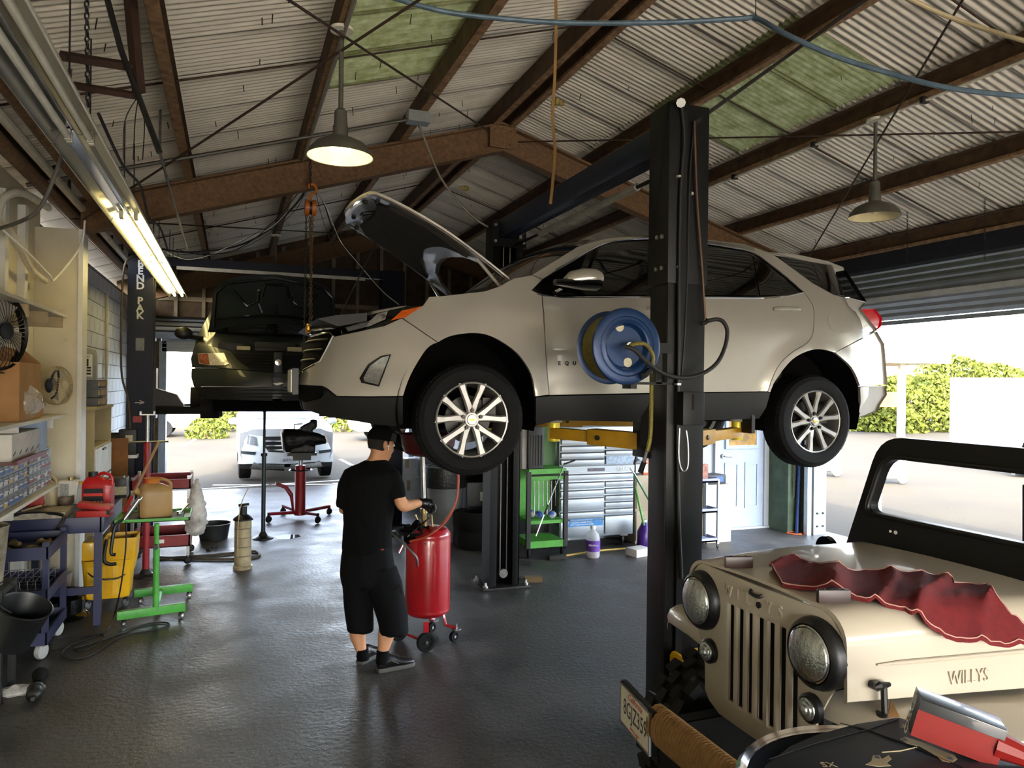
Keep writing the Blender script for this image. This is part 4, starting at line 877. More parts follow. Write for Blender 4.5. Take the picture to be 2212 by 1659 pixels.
# foreground drum with boxes
DR = Vector((1.36, 1.22, 0))
dr = thing('waste_drum', 'round drum lined with clear plastic holding crushed boxes', 'drum', DR)
MB().lathe([(0.0, 0.0), (0.30, 0.0), (0.31, 0.36), (0.30, 0.38), (0.31, 0.40), (0.31, 0.74), (0.30, 0.76), (0.31, 0.78), (0.315, 1.15), (0.30, 1.15), (0.30, 0.05)], n=40).build('drum', M('drum_grey', '3a4048', 0.5, 0.3), dr)
BAG = M('clear_bag', 'cfd3d2', 0.15, 0.0, 0, 30, 0.6, 40, alpha=0.35)
def bag(u, v):
    a = 2 * PI * u; z = 0.95 + 0.215 * v; rr = 0.322 + 0.006 * noise.noise(Vector((math.cos(a) * 9, math.sin(a) * 9, v * 3)))
    if v > 0.85: rr -= 0.02 * (v - 0.85) / 0.15
    return Vector((rr * math.cos(a), rr * math.sin(a), z))
MB().grid(bag, 60, 6).build('plastic_liner', BAG, dr)
MB().lathe([(0.316, 1.142), (0.328, 1.156), (0.316, 1.168), (0.302, 1.156)], n=48).build('rim', CHROME, dr)
NAVY = M('navy_carton', '18202b', 0.5, 0, 0.15, 5)
def cz(px, py, dz=0.0): return pZ(px, py, 1.20 + dz)
cb = MB().prism([cz(*p) - Vector((0, 0, 0.045)) for p in ((1652, 1652), (1706, 1610), (1768, 1584), (1850, 1562), (1940, 1548), (2010, 1568), (2110, 1605), (2230, 1655), (2230, 1760), (1660, 1760))], (0, 0, 0.045)).build('crushed_carton', NAVY, bevel=0.006); tag(cb, 'crushed navy blue parts carton lying on the waste drum', 'box')
TAN = M('tan_print', 'a99a7e', 0.6, 0, 0.05)
def pstrip(name, pts, w, mat, dz=0.001): MB().tube([cz(*p, dz) for p in pts], w, 6).build(name, mat, cb)
def pshape(name, pts, mat, dz=0.0006): MB().prism([cz(*p, dz) for p in pts], (0, 0, 0.0008)).build(name, mat, cb)
for pts in (((1662, 1640), (1760, 1606), (1872, 1576)), ((1815, 1562), (1872, 1576), (1940, 1552)), ((1872, 1576), (1960, 1608), (2080, 1658))): pstrip('lid_seam', pts, 0.0012, BLACK)
pshape('printed_bracket', [(1944, 1597), (1956, 1592), (1990, 1603), (2030, 1620), (2062, 1632), (2068, 1640), (2056, 1648), (2035, 1644), (2020, 1632), (1985, 1612), (1958, 1606)], TAN)
pshape('printed_flange', [(1886, 1632), (1900, 1632), (1905, 1640), (1920, 1632), (1926, 1640), (1915, 1648), (1925, 1655), (1895, 1656), (1870, 1652), (1882, 1645)], TAN)
for p in ((1954, 1600), (2052, 1640), (1895, 1638)): MB().cyl(cz(*p, 0.001), cz(*p, 0.0018), 0.006, n=12).build('printed_hole', NAVY, cb)
pstrip('printed_wire', ((1905, 1625), (1945, 1622), (1980, 1614)), 0.0014, TAN)
text_part('carton_print', '30', 0.03, TAN, cb, frame_m(cz(1957, 1570, 0.001), cz(1990, 1578) - cz(1957, 1570), cz(1957, 1555) - cz(1957, 1575)), 0.0003)
text_part('carton_print', 'SX', 0.03, TAN, cb, frame_m(cz(1790, 1652, 0.001), cz(1800, 1652) - cz(1790, 1652), cz(1790, 1645) - cz(1790, 1652)), 0.0003)
MB().prism([cz(1918, 1550), cz(1944, 1549), cz(1925, 1549) + Vector((0, 0, 0.045))], (0, 0.003, 0)).build('torn_flap', CARD, cb)
sb = Matrix.Translation((1.59, 1.275, 1.262)) @ Matrix.Rotation(R(-42), 4, 'Z') @ Matrix.Rotation(R(14), 4, 'Y')
rb = MB().bx(-0.07, 0.11, -0.042, 0.042, -0.045, 0.045).xf(sb).build('spark_plug_carton', M('carton_black', '14171d', 0.3, 0, 0.1, coat=0.5), bevel=0.003); tag(rb, 'small black and red carton tipped onto the navy carton', 'box')
MB().bx(-0.07, 0.11, -0.0432, -0.0424, -0.045, 0.02).xf(sb).build('red_side', M('carton_red', '7d1612', 0.45, 0, 0.06), rb)
text_part('carton_print', 'OSO', 0.045, WHITE, rb, sb @ frame_m((-0.0705, 0.012, -0.02), (0, -1, 0), (0, 0, 1)) @ Matrix.Rotation(R(90), 4, 'Z'), 0.0004)
for i in range(5): MB().box((-0.0705, 0.0 + i * 0.008, 0.025), (0.0008, 0.004, 0.024)).xf(sb).build('print_line', WHITE, rb)
MB().tube([sb @ Vector((0.10, -0.02, 0)), sb @ Vector((0.17, -0.03, 0.0)), sb @ Vector((0.24, -0.04, 0.0))], [0.032, 0.022, 0.018], 10).build('rolled_end', MATS['carton_red'], rb)
# ================================================================== TWO-POST LIFTS
LBLK = M('lift_black', '0b0c0d', 0.45, 0, 0.15, 4, spec=0.35)
LBLU = M('lift_navy', '0a1022', 0.5, 0, 0.12, 4, spec=0.3)
ARMY = M('arm_yellow', 'a07814', 0.5, 0, 0.18, 5)
BOLT = M('zinc_bolt', 'b8b8b4', 0.35, 0.9, 0)
lf = thing('black_post_lift', 'black two-post lift with yellow arms holding the silver SUV', 'lift', (2.54, 3.88, 0))
W_ = True
np_ = MB().bx(2.41, 2.67, 3.78, 3.80, 0.02, 3.70).bx(2.41, 2.43, 3.80, 3.98, 0.02, 3.70).bx(2.65, 2.67, 3.80, 3.98, 0.02, 3.70).bx(2.43, 2.48, 3.965, 3.98, 0.02, 3.70).bx(2.60, 2.65, 3.965, 3.98, 0.02, 3.70)
np_.build('near_post', LBLK, lf, W_, bevel=0.004)
MB().bx(2.398, 2.675, 3.766, 3.78, 2.66, 3.73).bx(2.398, 2.41, 3.78, 3.99, 2.66, 3.73).bx(2.67, 2.682, 3.78, 3.99, 2.66, 3.73).build('post_extension', LBLK, lf, W_, bevel=0.003)
MB().bx(2.30, 2.78, 3.70, 4.05, 0.0, 0.02).build('base_plate', LBLK, lf, W_)
MB().bx(2.475, 2.515, 3.755, 3.78, 0.02, 3.68).build('post_rib', LBLK, lf, W_)
FP = (2.42, 2.74, 6.98, 7.22)
fpm = MB().bx(FP[0], FP[0] + 0.016, FP[2], FP[3], 0.02, 3.66).bx(FP[1] - 0.016, FP[1], FP[2], FP[3], 0.02, 3.66).bx(FP[0], FP[1], FP[3] - 0.016, FP[3], 0.02, 3.66).bx(FP[0], FP[0] + 0.075, FP[2], FP[2] + 0.012, 0.02, 3.66).bx(FP[1] - 0.075, FP[1], FP[2], FP[2] + 0.012, 0.02, 3.66)
fpm.build('far_post', LBLK, lf, W_, bevel=0.003)
MB().bx(2.33, 2.84, 6.90, 7.30, 0.0, 0.025).build('base_plate', DSTEEL, lf, W_, bevel=0.004)
for bx_, by_ in ((2.37, 6.95), (2.80, 6.95), (2.37, 7.25), (2.80, 7.25)): MB().cyl((bx_, by_, 0.025), (bx_, by_, 0.075), 0.014, n=8).cyl((bx_, by_, 0.025), (bx_, by_, 0.045), 0.026, n=6).build('anchor_bolt', BOLT, lf, W_)
for xx in (2.545, 2.615): MB().tube([(xx, 7.02, 0.16), (xx, 7.02, 3.5)], 0.006, 6).build('lift_cable', STEEL, lf, W_)
MB().lathe([(0.02, -0.02), (0.045, -0.02), (0.04, 0.0), (0.045, 0.02), (0.012, 0.02)], (2.58, 7.02, 0.14), (0, -1, 0), 20, True).build('pulley', STEEL, lf, W_)
MB().bx(2.40, 2.76, 6.95, 6.98, 3.42, 3.68).build('pulley_plate', LBLK, lf, W_)
MB().lathe([(0.02, -0.02), (0.10, -0.02), (0.085, 0.0), (0.10, 0.02), (0.02, 0.02)], (2.64, 6.92, 3.58), (0.3, -0.2, 1), 20, True).build('pulley', BLACK, lf, W_)
for xx in (2.43, 2.73):
    for zz in (3.47, 3.63): MB().cyl((xx, 6.95, zz), (xx, 6.93, zz), 0.014, n=6).build('bolt', BOLT, lf, W_)
MB().bx(2.66, 2.69, 6.88, 6.95, 3.50, 3.62).build('bracket', STEEL, lf, W_)
MB().bx(2.47, 2.61, 3.85, 7.15, 3.50, 3.68).build('cross_beam', M('beam_blue', '101c36', 0.35, 0, 0.1), lf, W_, bevel=0.004)
MB().tube([(2.64, 4.55, 3.44), (2.64, 6.3, 3.44)], 0.028, 10).build('shutoff_pad', M('grey_foam', 'a09d95', 0.8), lf, W_)
MB().tube([(2.64, 3.9, 3.44), (2.64, 6.95, 3.44)], 0.014, 8).build('shutoff_bar', LBLK, lf, W_)
for px, py in ((1432, 511), (1421, 513), (1431, 579), (1419, 582)):
    p = pX(px, py, 2.398); MB().cyl(p, p + Vector((-0.012, 0, 0)), 0.013, n=6).build('bolt', BOLT, lf, W_)
for px, py in ((1466, 382), (1463, 577), (1512, 580), (1493, 419)):
    p = pY(px, py, 3.766); MB().cyl(p, p + Vector((0, -0.015, 0)), 0.010, n=6).build('bolt', BOLT, lf, W_)
# carriages, arms and pads
def arm(p0, p1, padtop, side, seg=0.55):
    p0 = Vector(p0); p1 = Vector(p1); d = (p1 - p0); m = p0 + d * seg; ax = d.normalized(); sd = Vector((-ax.y, ax.x, 0))
    def bar(a, b, w, h):
        mb = MB(); r0 = [a + sd * (i * w / 2) + Vector((0, 0, j * h / 2)) for i, j in ((-1, -1), (1, -1), (1, 1), (-1, 1))]; r1 = [b + sd * (i * w / 2) + Vector((0, 0, j * h / 2)) for i, j in ((-1, -1), (1, -1), (1, 1), (-1, 1))]
        return mb.loft([r0, r1])
    o = bar(p0, m, 0.12, 0.105).build('lift_arm', ARMY, lf, W_, bevel=0.006)
    def sub(mb, nm, mat): mb.xf(lf.matrix_basis.inverted()).build(nm, mat, o, bevel=0.004)
    sub(bar(m - ax * 0.05, p1, 0.09, 0.075), 'inner_arm', ARMY)
    sub(MB().cyl(p1 + Vector((0, 0, -0.06)), (p1.x, p1.y, padtop - 0.02), 0.042, n=18), 'pad_post', MATS.get('y2') or M('y2', 'd8c53a', 0.35, 0.2, 0.1))
    sub(MB().cyl((p1.x, p1.y, padtop - 0.02), (p1.x, p1.y, padtop), 0.06, n=18), 'pad', M('pad_rubber', '8a867c', 0.8))
    q0 = p0 + d * 0.43; sub(MB().cyl(q0 + sd * 0.07, q0 - sd * 0.07, 0.018, n=10), 'pin', DSTEEL)
pf = pY(1196, 928, 4.78); pr_ = pY(1592, 930, 4.74)
RB = EZ + 0.262
arm((2.46, 4.12, 1.695), (pf.x, 4.78, 1.71), RB, -1); arm((2.62, 4.12, 1.69), (pr_.x, 4.74, 1.70), RB, 1)
arm((2.46, 6.84, 1.695), (pf.x, 6.12, 1.71), RB, 1); arm((2.62, 6.84, 1.69), (pr_.x, 6.16, 1.70), RB, -1)
MB().bx(2.40, 2.68, 3.98, 4.16, 1.60, 1.82).bx(2.44, 2.64, 3.83, 4.0, 1.55, 2.3).build('carriage', LBLK, lf, W_, bevel=0.005)
MB().bx(2.46, 2.70, 6.82, 6.97, 1.60, 1.82).bx(2.50, 2.66, 6.95, 7.15, 1.55, 2.3).build('carriage', LBLK, lf, W_, bevel=0.005)
MB().prism([pX(1404, 870, 2.405), pX(1385, 900, 2.37), pX(1382, 925, 2.37), pX(1382, 962, 2.37), pX(1404, 968, 2.405)], (0.02, 0.0, 0)).build('arm_guard', LBLK, lf, W_)
cbx = [pY(1468, 846, 3.72), pY(1513, 918, 3.72)]
cbo = MB().bx(cbx[0].x, cbx[1].x, 3.68, 3.78, cbx[1].z, cbx[0].z).build('safety_lock_box', LBLK, lf, W_, bevel=0.005)
MB().bx(cbx[0].x + 0.06, cbx[0].x + 0.074, 3.678, 3.68, 2.0 - 0.09, 2.0 + 0.0).xf(lf.matrix_basis.inverted()).build('slot', MATS['radiator_black'], cbo)
def ptube(name, pts, Y, r, mat, n=6, parent=lf): return MB().tube(cat_curve([pY(a, b, Y) for a, b in pts], n), r, 8).build(name, mat, parent, True)
ptube('wire_loop', [(1468, 925), (1466, 980), (1470, 1010), (1478, 1018), (1486, 1005), (1486, 960), (1482, 930)], 3.74, 0.005, STEEL)
ptube('cable', [(1471, 225), (1478, 300), (1470, 420), (1467, 600), (1466, 760), (1464, 900), (1466, 1100), (1472, 1250)], 3.752, 0.011, CABLE)
ptube('cable', [(1500, 265), (1490, 380), (1486, 560), (1478, 740), (1470, 830)], 3.752, 0.005, CABLE)
ptube('air_pipe', [(1500, 262), (1505, 420), (1515, 560), (1523, 690)], 3.745, 0.008, M('brown_pipe', '57402e', 0.5, 0.4, 0.2))
MB().cyl(pY(1471, 222, 3.75), pY(1471, 222, 3.70), 0.028, n=8).build('hook_grommet', WHITE, lf, W_)
for px, py in ((1466, 382), (1464, 830)): MB().lathe([(0.017, -0.006), (0.02, -0.006), (0.02, 0.006), (0.017, 0.006)], pY(px, py, 3.752), (0, 0, 1), 12).build('hose_clamp', BOLT, lf, W_)
MB().prism([(2.44, 3.64, 0.30), (2.44, 3.64, 0.46), (2.455, 3.64, 0.48), (2.475, 3.64, 0.48), (2.475, 3.64, 0.34), (2.60, 3.64, 0.30), (2.60, 3.64, 0.48), (2.64, 3.64, 0.48), (2.64, 3.64, 0.26), (2.50, 3.64, 0.24)], (0, 0.12, 0)).build('foot_guard', YELLOW, lf, W_)
# hose reel on the post
RC = pY(1355, 748, 3.68); RBLUE = M('reel_blue', '11305a', 0.35, 0.2, 0.15, 6)
rl = thing('air_hose_reel', 'round blue metal hose reel bolted to the black lift post', 'hose reel', (RC.x, 3.68, RC.z))
MB().lathe([(0.0, 0.0), (0.115, 0.0), (0.12, 0.004), (0.132, 0.03), (0.14, 0.034), (0.15, 0.03), (0.165, 0.03), (0.172, 0.036), (0.20, 0.036), (0.214, 0.03), (0.218, 0.018), (0.21, 0.012)], (0, 0.03, 0), (0, -1, 0), 56).build('front_flange', RBLUE, rl)
MB().lathe([(0.0, 0.0), (0.20, 0.0), (0.216, 0.006), (0.212, 0.014)], (0, 0.20, 0), (0, 1, 0), 56).build('back_flange', RBLUE, rl)
MB().lathe([(0.19, 0.02), (0.19, 0.19)], (0, 0, 0), (0, 1, 0), 48).build('wound_hose', M('olive_hose', '6b6222', 0.6, 0, 0.3, 40), rl)
MB().cyl((0, 0.03, 0.0), (0, -0.03, 0.0), 0.022, n=12).build('hub', CHROME, rl)
MB().tube(cat_curve([(0, -0.03, 0), (0.03, -0.05, 0.012), (0.09, -0.05, 0.01), (0.14, -0.045, -0.05), (0.135, -0.045, -0.12)], 6), 0.011, 8).build('swivel_hose', MATS['olive_hose'], rl)
MB().tube(cat_curve([(0.13, -0.03, -0.13), (0.10, -0.03, -0.16), (0.07, -0.028, -0.168)], 4), 0.018, 8).build('hose_stop', BLACK, rl)
for x_, z_ in ((-0.035, 0.11), (0.02, -0.09)): MB().cyl((x_, 0.028, z_), (x_, 0.0265, z_), 0.027, n=18).build('round_label', M('label_cream', 'c9c3a8', 0.6, 0, 0.2, 90), rl)
MB().bx(0.06, 0.34, 0.08, 0.12, -0.215, -0.20).bx(0.06, 0.10, 0.06, 0.16, -0.24, -0.19).bx(0.20, 0.34, 0.06, 0.12, -0.03, 0.03).bx(0.24, 0.28, 0.08, 0.12, -0.21, 0.0).build('mount_bracket', LBLK, rl)
ho = MB().tube(cat_curve([pY(1350, 748, 3.62), pY(1372, 757, 3.60), pY(1400, 785, 3.60), pY(1435, 808, 3.62), pY(1475, 816, 3.64), pY(1515, 808, 3.66), pY(1548, 785, 3.66), pY(1566, 750, 3.68), pY(1571, 715, 3.69), pY(1562, 695, 3.70), pY(1548, 690, 3.72), pY(1530, 693, 3.73)], 6), 0.0125, 10).build('supply_hose', CABLE); tag(ho, 'black rubber supply hose looping from reel across lift post', 'hose')
MB().tube([pY(1530, 690, 3.73), pY(1524, 697, 3.745), pY(1515, 699, 3.75)], 0.014, 8).build('fitting', DSTEEL, ho)
h2 = MB().tube(cat_curve([pX(1408, 800, 2.38), pX(1407, 870, 2.36), pX(1405, 940, 2.34), pX(1398, 975, 2.32)], 5), 0.013, 8).build('drop_hose', MATS['olive_hose']); tag(h2, 'olive air hose hanging beside the lift post', 'hose')
MB().tube([pX(1398, 975, 2.32), pX(1391, 998, 2.31)], 0.010, 8).build('coupler', STEEL, h2)
MB().tube([pX(1391, 998, 2.31), pX(1383, 1020, 2.30)], 0.016, 8).build('grip', BLACK, h2)
# ------------------------------------------------------------ navy lift with the dark van
l2 = thing('navy_post_lift', 'navy two-post lift lettered BEND PAK under the dark van', 'lift', (0.5, 10.72, 0))
LXA, LXB, LY = -1.10, 2.16, 10.72
for xc, sg in ((LXA, 1), (LXB, -1)):
    MB().bx(xc - 0.16, xc + 0.14, LY - 0.15, LY - 0.135, 0, 3.66).bx(xc - 0.16, xc + 0.14, LY + 0.135, LY + 0.15, 0, 3.66).bx(min(xc - sg * 0.16, xc - sg * 0.145), max(xc - sg * 0.16, xc - sg * 0.145), LY - 0.15, LY + 0.15, 0, 3.66).build('post', LBLU, l2, W_, bevel=0.003)
    MB().bx(xc - 0.26, xc + 0.26, LY - 0.26, LY + 0.26, 0, 0.02).build('base_plate', LBLU, l2, W_)
    MB().bx(xc - 0.12, xc + 0.12 + sg * 0.06, LY - 0.125, LY + 0.125, 1.55, 2.2).build('carriage', LBLK, l2, W_)
MB().bx(LXA, LXB, LY - 0.06, LY + 0.06, 3.54, 3.66).build('cross_beam', LBLU, l2, W_)
MB().bx(LXA + 0.4, LXB - 0.4, LY - 0.075, LY - 0.06, 3.50, 3.545).build('padded_bar', M('pale_pad', 'c7c6c0', 0.7), l2, W_)
for i, ch in enumerate('BEND PAK'):
    if ch != ' ': text_part('post_letter', ch, 0.125, M('letter_white', 'b7b9bb', 0.5, 0, 0), l2, frame_m((LXA - 0.015, LY - 0.152, 3.53 - 0.095 * i), (1, 0, 0), (0, 0, 1)), 0.001, True, 1.0, bold=0.004)
MB().bx(LXA - 0.06, LXA + 0.04, LY - 0.153, LY - 0.150, 2.42, 2.58).build('maker_plate', M('plate_grey', '6c7078', 0.5, 0, 0.5, 90), l2, W_)
text_part('arrow', '>', 0.12, MATS['letter_white'], l2, frame_m((LXA + 0.02, LY - 0.152, 1.75), (1, 0, 0), (0, 0, 1)), 0.001, True); MB().bx(LXA - 0.06, LXA + 0.04, LY - 0.153, LY - 0.151, 1.747, 1.757).build('arrow_shaft', MATS['letter_white'], l2, W_)
MB().bx(LXA - 0.08, LXA + 0.02, LY - 0.154, LY - 0.150, 1.50, 1.58).build('warning_label', M('label_red', '9c3434', 0.5), l2, W_)
# arms under the van
for (a, b) in (((LXA + 0.2, LY - 0.1, 1.66), (-0.18, 10.35, 1.66)), ((LXB - 0.2, LY - 0.1, 1.66), (1.18, 10.35, 1.66)), ((LXA + 0.2, LY + 0.1, 1.66), (-0.18, 12.6, 1.66)), ((LXB - 0.2, LY + 0.1, 1.66), (1.18, 12.6, 1.66))):
    a = Vector(a); b = Vector(b); ax = (b - a).normalized(); sd = Vector((-ax.y, ax.x, 0)) * 0.06
    MB().loft([[p - sd + Vector((0, 0, -0.05)), p + sd + Vector((0, 0, -0.05)), p + sd + Vector((0, 0, 0.05)), p - sd + Vector((0, 0, 0.05))] for p in (a, b)]).cyl(b + Vector((0, 0, -0.08)), b + Vector((0, 0, 0.10)), 0.07, n=14).build('lift_arm', LBLK, l2, W_, bevel=0.004)
MB().prism([(LXA + 0.14, LY - 0.13, 1.60), (LXA + 0.14, LY - 0.13, 1.95), (LXA + 0.42, LY - 0.13, 1.86), (LXA + 0.52, LY - 0.13, 1.70), (LXA + 0.52, LY - 0.13, 1.60)], (0, 0.2, 0)).build('arm_bracket', LBLK, l2, W_)
pu = MB().bx(LXA - 0.22, LXA - 0.02, LY - 0.34, LY - 0.15, 1.10, 1.42).build('power_unit', BLACK, l2, W_, bevel=0.01)
for nm, mb, mt in (('motor', MB().cyl((LXA - 0.22, LY - 0.25, 1.3), (LXA - 0.32, LY - 0.25, 1.3), 0.08, n=16), BLACK), ('tank', MB().bx(LXA - 0.18, LXA - 0.04, LY - 0.33, LY - 0.17, 0.55, 1.06), BLACK), ('band', MB().bx(LXA - 0.23, LXA - 0.01, LY - 0.35, LY - 0.15, 1.06, 1.10), WHITE), ('sticker', MB().bx(LXA - 0.14, LXA - 0.06, LY - 0.342, LY - 0.34, 1.25, 1.35), M('sticker_tan', 'b9ac90', 0.6))):
    mb.xf(l2.matrix_basis.inverted()).build(nm, mt, pu)
MB().tube(cat_curve([(LXA - 0.10, LY - 0.24, 1.42), (LXA - 0.13, LY - 0.2, 1.8), (LXA - 0.22, LY - 0.16, 2.2), (LXA - 0.21, LY - 0.15, 3.4), (LXA - 0.1, LY - 0.14, 3.64)], 6), 0.013, 8).build('conduit', HOSE, l2, W_)
# ================================================================== MECHANIC AND THE RED OIL DRAIN TANK
PD = 5.33
def PP(px, py, dd=0.0): return CPOS + ray(px, py) * (PD + dd)
PXM = FPX / PD
def oval(px, py, hw, dp, dd=0.0, n=20, tilt=None):
    """horizontal ring: hw in picture pixels across, dp metres half depth"""
    c = PP(px, py, dd); a = RT * (hw / PXM); b = FW * dp
    return [c + a * math.cos(2 * PI * i / n) + b * math.sin(2 * PI * i / n) for i in range(n)]
def remeshed(name, mb, vox, mat, parent, world=True, wr=0.0, ws_=9.0, it=6, wst=(1, 1, 1)):
    me = mb.mesh('tmp_' + name); ob = bpy.data.objects.new('tmp', me); COL.objects.link(ob)
    m1 = ob.modifiers.new('r', 'REMESH'); m1.mode = 'VOXEL'; m1.voxel_size = vox
    m2 = ob.modifiers.new('s', 'SMOOTH'); m2.factor = 0.5; m2.iterations = it
    dg = bpy.context.evaluated_depsgraph_get(); me2 = bpy.data.meshes.new_from_object(ob.evaluated_get(dg)); bpy.data.objects.remove(ob)
    if wr:
        me2.update()
        for v in me2.vertices:
            c = Vector((v.co.x * wst[0], v.co.y * wst[1], v.co.z * wst[2])) * ws_
            v.co += v.normal * (wr * (abs(noise.noise(c)) * 2 - 0.5) + wr * 0.5 * noise.noise(c * 2.3))
    if parent is not None and world: me2.transform(parent.matrix_basis.inverted())
    me2.materials.clear(); me2.materials.append(mat); me2.name = name
    for p in me2.polygons: p.use_smooth = True
    return link(name, me2, parent)
SKIN = M('skin', 'b98562', 0.55, 0, 0.06, 12)
BTEE = M('black_cotton', '050506', 0.9, 0, 0.15, 20, spec=0.15)
BTWILL = M('black_twill', '08080a', 0.85, 0, 0.15, 20, spec=0.15)
base = pZ(815, 1440)
pe = thing('person', 'person in black cap, t-shirt and long shorts working under the SUV', 'person', (base.x, base.y, 0))
bd = MB()
bd.loft([oval(793, 1200, 40, .09), oval(796, 1100, 46, .10), oval(800, 1040, 50, .10), oval(808, 1005, 34, .08, .02), oval(812, 992, 18, .06, .03), oval(818, 976, 17, .055, .04), oval(824, 962, 17, .055, .05)])
hc = PP(822, 957, 0.05)
# head: skull + jaw, turned to the right and down
face = (RT * 0.75 + FW * 0.62 - UP * 0.25).normalized(); hs = face.cross(UP).normalized(); hu = hs.cross(face).normalized()
def hp(f, s, u): return hc + face * f + hs * s + hu * u
hr = []
for u, f0, rf_, rs in ((-0.125, 0.055, 0.018, 0.02), (-0.115, 0.045, 0.05, 0.042), (-0.085, 0.03, 0.075, 0.058), (-0.04, 0.012, 0.09, 0.068), (0.01, 0.004, 0.098, 0.074), (0.05, 0.0, 0.098, 0.074), (0.085, -0.004, 0.088, 0.066), (0.115, -0.006, 0.06, 0.045), (0.125, -0.006, 0.02, 0.015)):
    hr.append([hp(f0 + rf_ * math.cos(2 * PI * i / 20), rs * math.sin(2 * PI * i / 20), u) for i in range(20)])
bd.loft(hr); bd.ball(hp(0.105, 0, -0.03), 0.02, 10, 8, (1, 1, 1.3))
def limb(pts, rs, n=14): bd.tube([PP(*p) for p in pts], rs, n)
limb([(757, 1022, 0), (744, 1065, 0), (744, 1100, .05), (770, 1104, .22), (800, 1100, .32)], [.05, .048, .043, .038, .03])
limb([(848, 1022, 0), (858, 1060, -.02), (868, 1092, -.03)], [.052, .05, .043]); limb([(866, 1090, -.03), (874, 1094, -.02), (890, 1090, .03), (908, 1086, .10)], [.043, .044, .039, .029])
limb([(772, 1215, 0), (774, 1300, .02), (771, 1350, .02), (773, 1375, .02), (781, 1408, .0), (784, 1425, .0)], [.08, .07, .06, .057, .037, .04])
limb([(822, 1215, 0), (838, 1300, -.04), (836, 1350, -.05), (834, 1375, -.06), (826, 1412, -.09), (825, 1432, -.09)], [.08, .07, .06, .058, .037, .04])
body = remeshed('body', bd, 0.011, SKIN, pe, it=5)
sh = MB()
sh.loft([oval(792, 1196, 52, .128), oval(792, 1182, 54, .13), oval(794, 1140, 53, .125), oval(797, 1090, 55, .125), oval(799, 1050, 59, .13), oval(802, 1026, 60, .125), oval(805, 1011, 52, .105, .02), oval(809, 1001, 36, .085, .03), oval(812, 993, 23, .072, .03)])
sh.tube([PP(762, 1020), PP(748, 1050), PP(742, 1094, .02)], [.062, .064, .06], 14)
sh.tube([PP(844, 1020), PP(853, 1048, -.01), PP(859, 1078, -.03)], [.064, .066, .063], 14)
remeshed('t_shirt', sh, 0.011, BTEE, pe, wr=0.006, ws_=8, it=4, wst=(1, 1, 0.6))
so = MB()
so.loft([oval(793, 1176, 52, .122), oval(793, 1200, 56, .13), oval(795, 1240, 61, .135), oval(799, 1262, 62, .13)])
so.loft([oval(772, 1225, 33, .12), oval(771, 1262, 31, .115), oval(775, 1310, 30, .105), oval(778, 1345, 29, .10), oval(779, 1363, 29, .10)])
so.loft([oval(822, 1225, 36, .12), oval(832, 1262, 38, .118, -.02), oval(843, 1310, 36, .11, -.04), oval(850, 1345, 32, .105, -.05), oval(851, 1368, 31, .105, -.05)])
shorts = remeshed('shorts', so, 0.012, BTWILL, pe, wr=0.008, ws_=6, it=4, wst=(1, 1, 0.5))
for a, b in (((741, 1186, -.02), (742, 1215, -.02)), ((862, 1262, -.1), (864, 1290, -.1))): pass
MB().tube([PP(852, 1274, -.16), PP(862, 1262, -.16), PP(868, 1282, -.15)], .004, 6).xf(pe.matrix_basis.inverted()).build('pocket_edge', BTWILL, shorts)
MB().box(PP(826, 1187, -.125), (0.022, 0.004, 0.009), rot=Matrix.Rotation(-YAW, 3, 'Z')).xf(pe.matrix_basis.inverted()).build('pocket_tag', M('tag_red', '7a2a22', 0.7), shorts)
# cap, hair, ear, earbud
cp = []
for u, rf_, rs in ((0.022, .106, .083), (0.045, .108, .085), (0.08, .102, .08), (0.11, .082, .064), (0.132, .05, .04), (0.14, .01, .01)):
    cp.append([hp(-0.004 + rf_ * math.cos(2 * PI * i / 24), rs * math.sin(2 * PI * i / 24), u + 0.012 * math.cos(2 * PI * i / 24)) for i in range(24)])
capo = MB().loft(cp, False); capo.add(cp[0], [tuple(range(24))]); capo = capo.build('cap', BTEE, pe, True)
br = []
for k in range(9): a = R(-60 + 15 * k); br.append((hp(0.10 * math.cos(a), 0.08 * math.sin(a), 0.032), hp(0.10 * math.cos(a) + 0.075 * math.cos(a) ** 0.5 if abs(a) < R(89) else 0, 0.085 * math.sin(a), 0.018)))
MB().grid(lambda u, v: br[round(u * 8)][0].lerp(br[round(u * 8)][1], v), 8, 3).xf(pe.matrix_basis.inverted()).build('brim', BTEE, capo)
MB().grid(lambda u, v: hp(-0.004 + 0.112 * math.cos(R(-75 + 50 * u)), 0.09 * math.sin(R(-75 + 50 * u)) * -1, 0.03 + 0.055 * v), 6, 3).xf(pe.matrix_basis.inverted()).build('mesh_panel', M('grey_mesh', '1c1b19', 0.9, 0, 0.4, 200), capo)
hrn = []
for u, rf_, rs in ((-0.055, .080, .062), (-0.02, .097, .074), (0.02, .104, .080), (0.04, .104, .080)):
    hrn.append([hp(0.0 + rf_ * math.cos(R(75 + 210 * i / 20)) * (1.0), rs * math.sin(R(75 + 210 * i / 20)), u) for i in range(21)])
MB().loft(hrn, False, False).build('hair', M('short_dark_hair', '17110d', 0.8, 0, 0.4, 90, 0.5, 300), pe, True)
for sg in (-1, 1):
    e0 = hp(-0.002, sg * 0.079, -0.012)
    ear = MB().ball(e0, 0.03, 10, 8, (0.55, 0.4, 1.1)); ear.build('ear', SKIN, body if False else pe, True)
MB().ball(hp(0.012, -0.092, -0.014), 0.009, 8, 6).ball(hp(0.014, 0.092, -0.014), 0.009, 8, 6).tube([hp(0.014, 0.094, -0.018), hp(0.02, 0.096, -0.04)], 0.004, 6).build('earbud', WHITE, pe, True)
tag(pe.children[-1], kind='stuff')
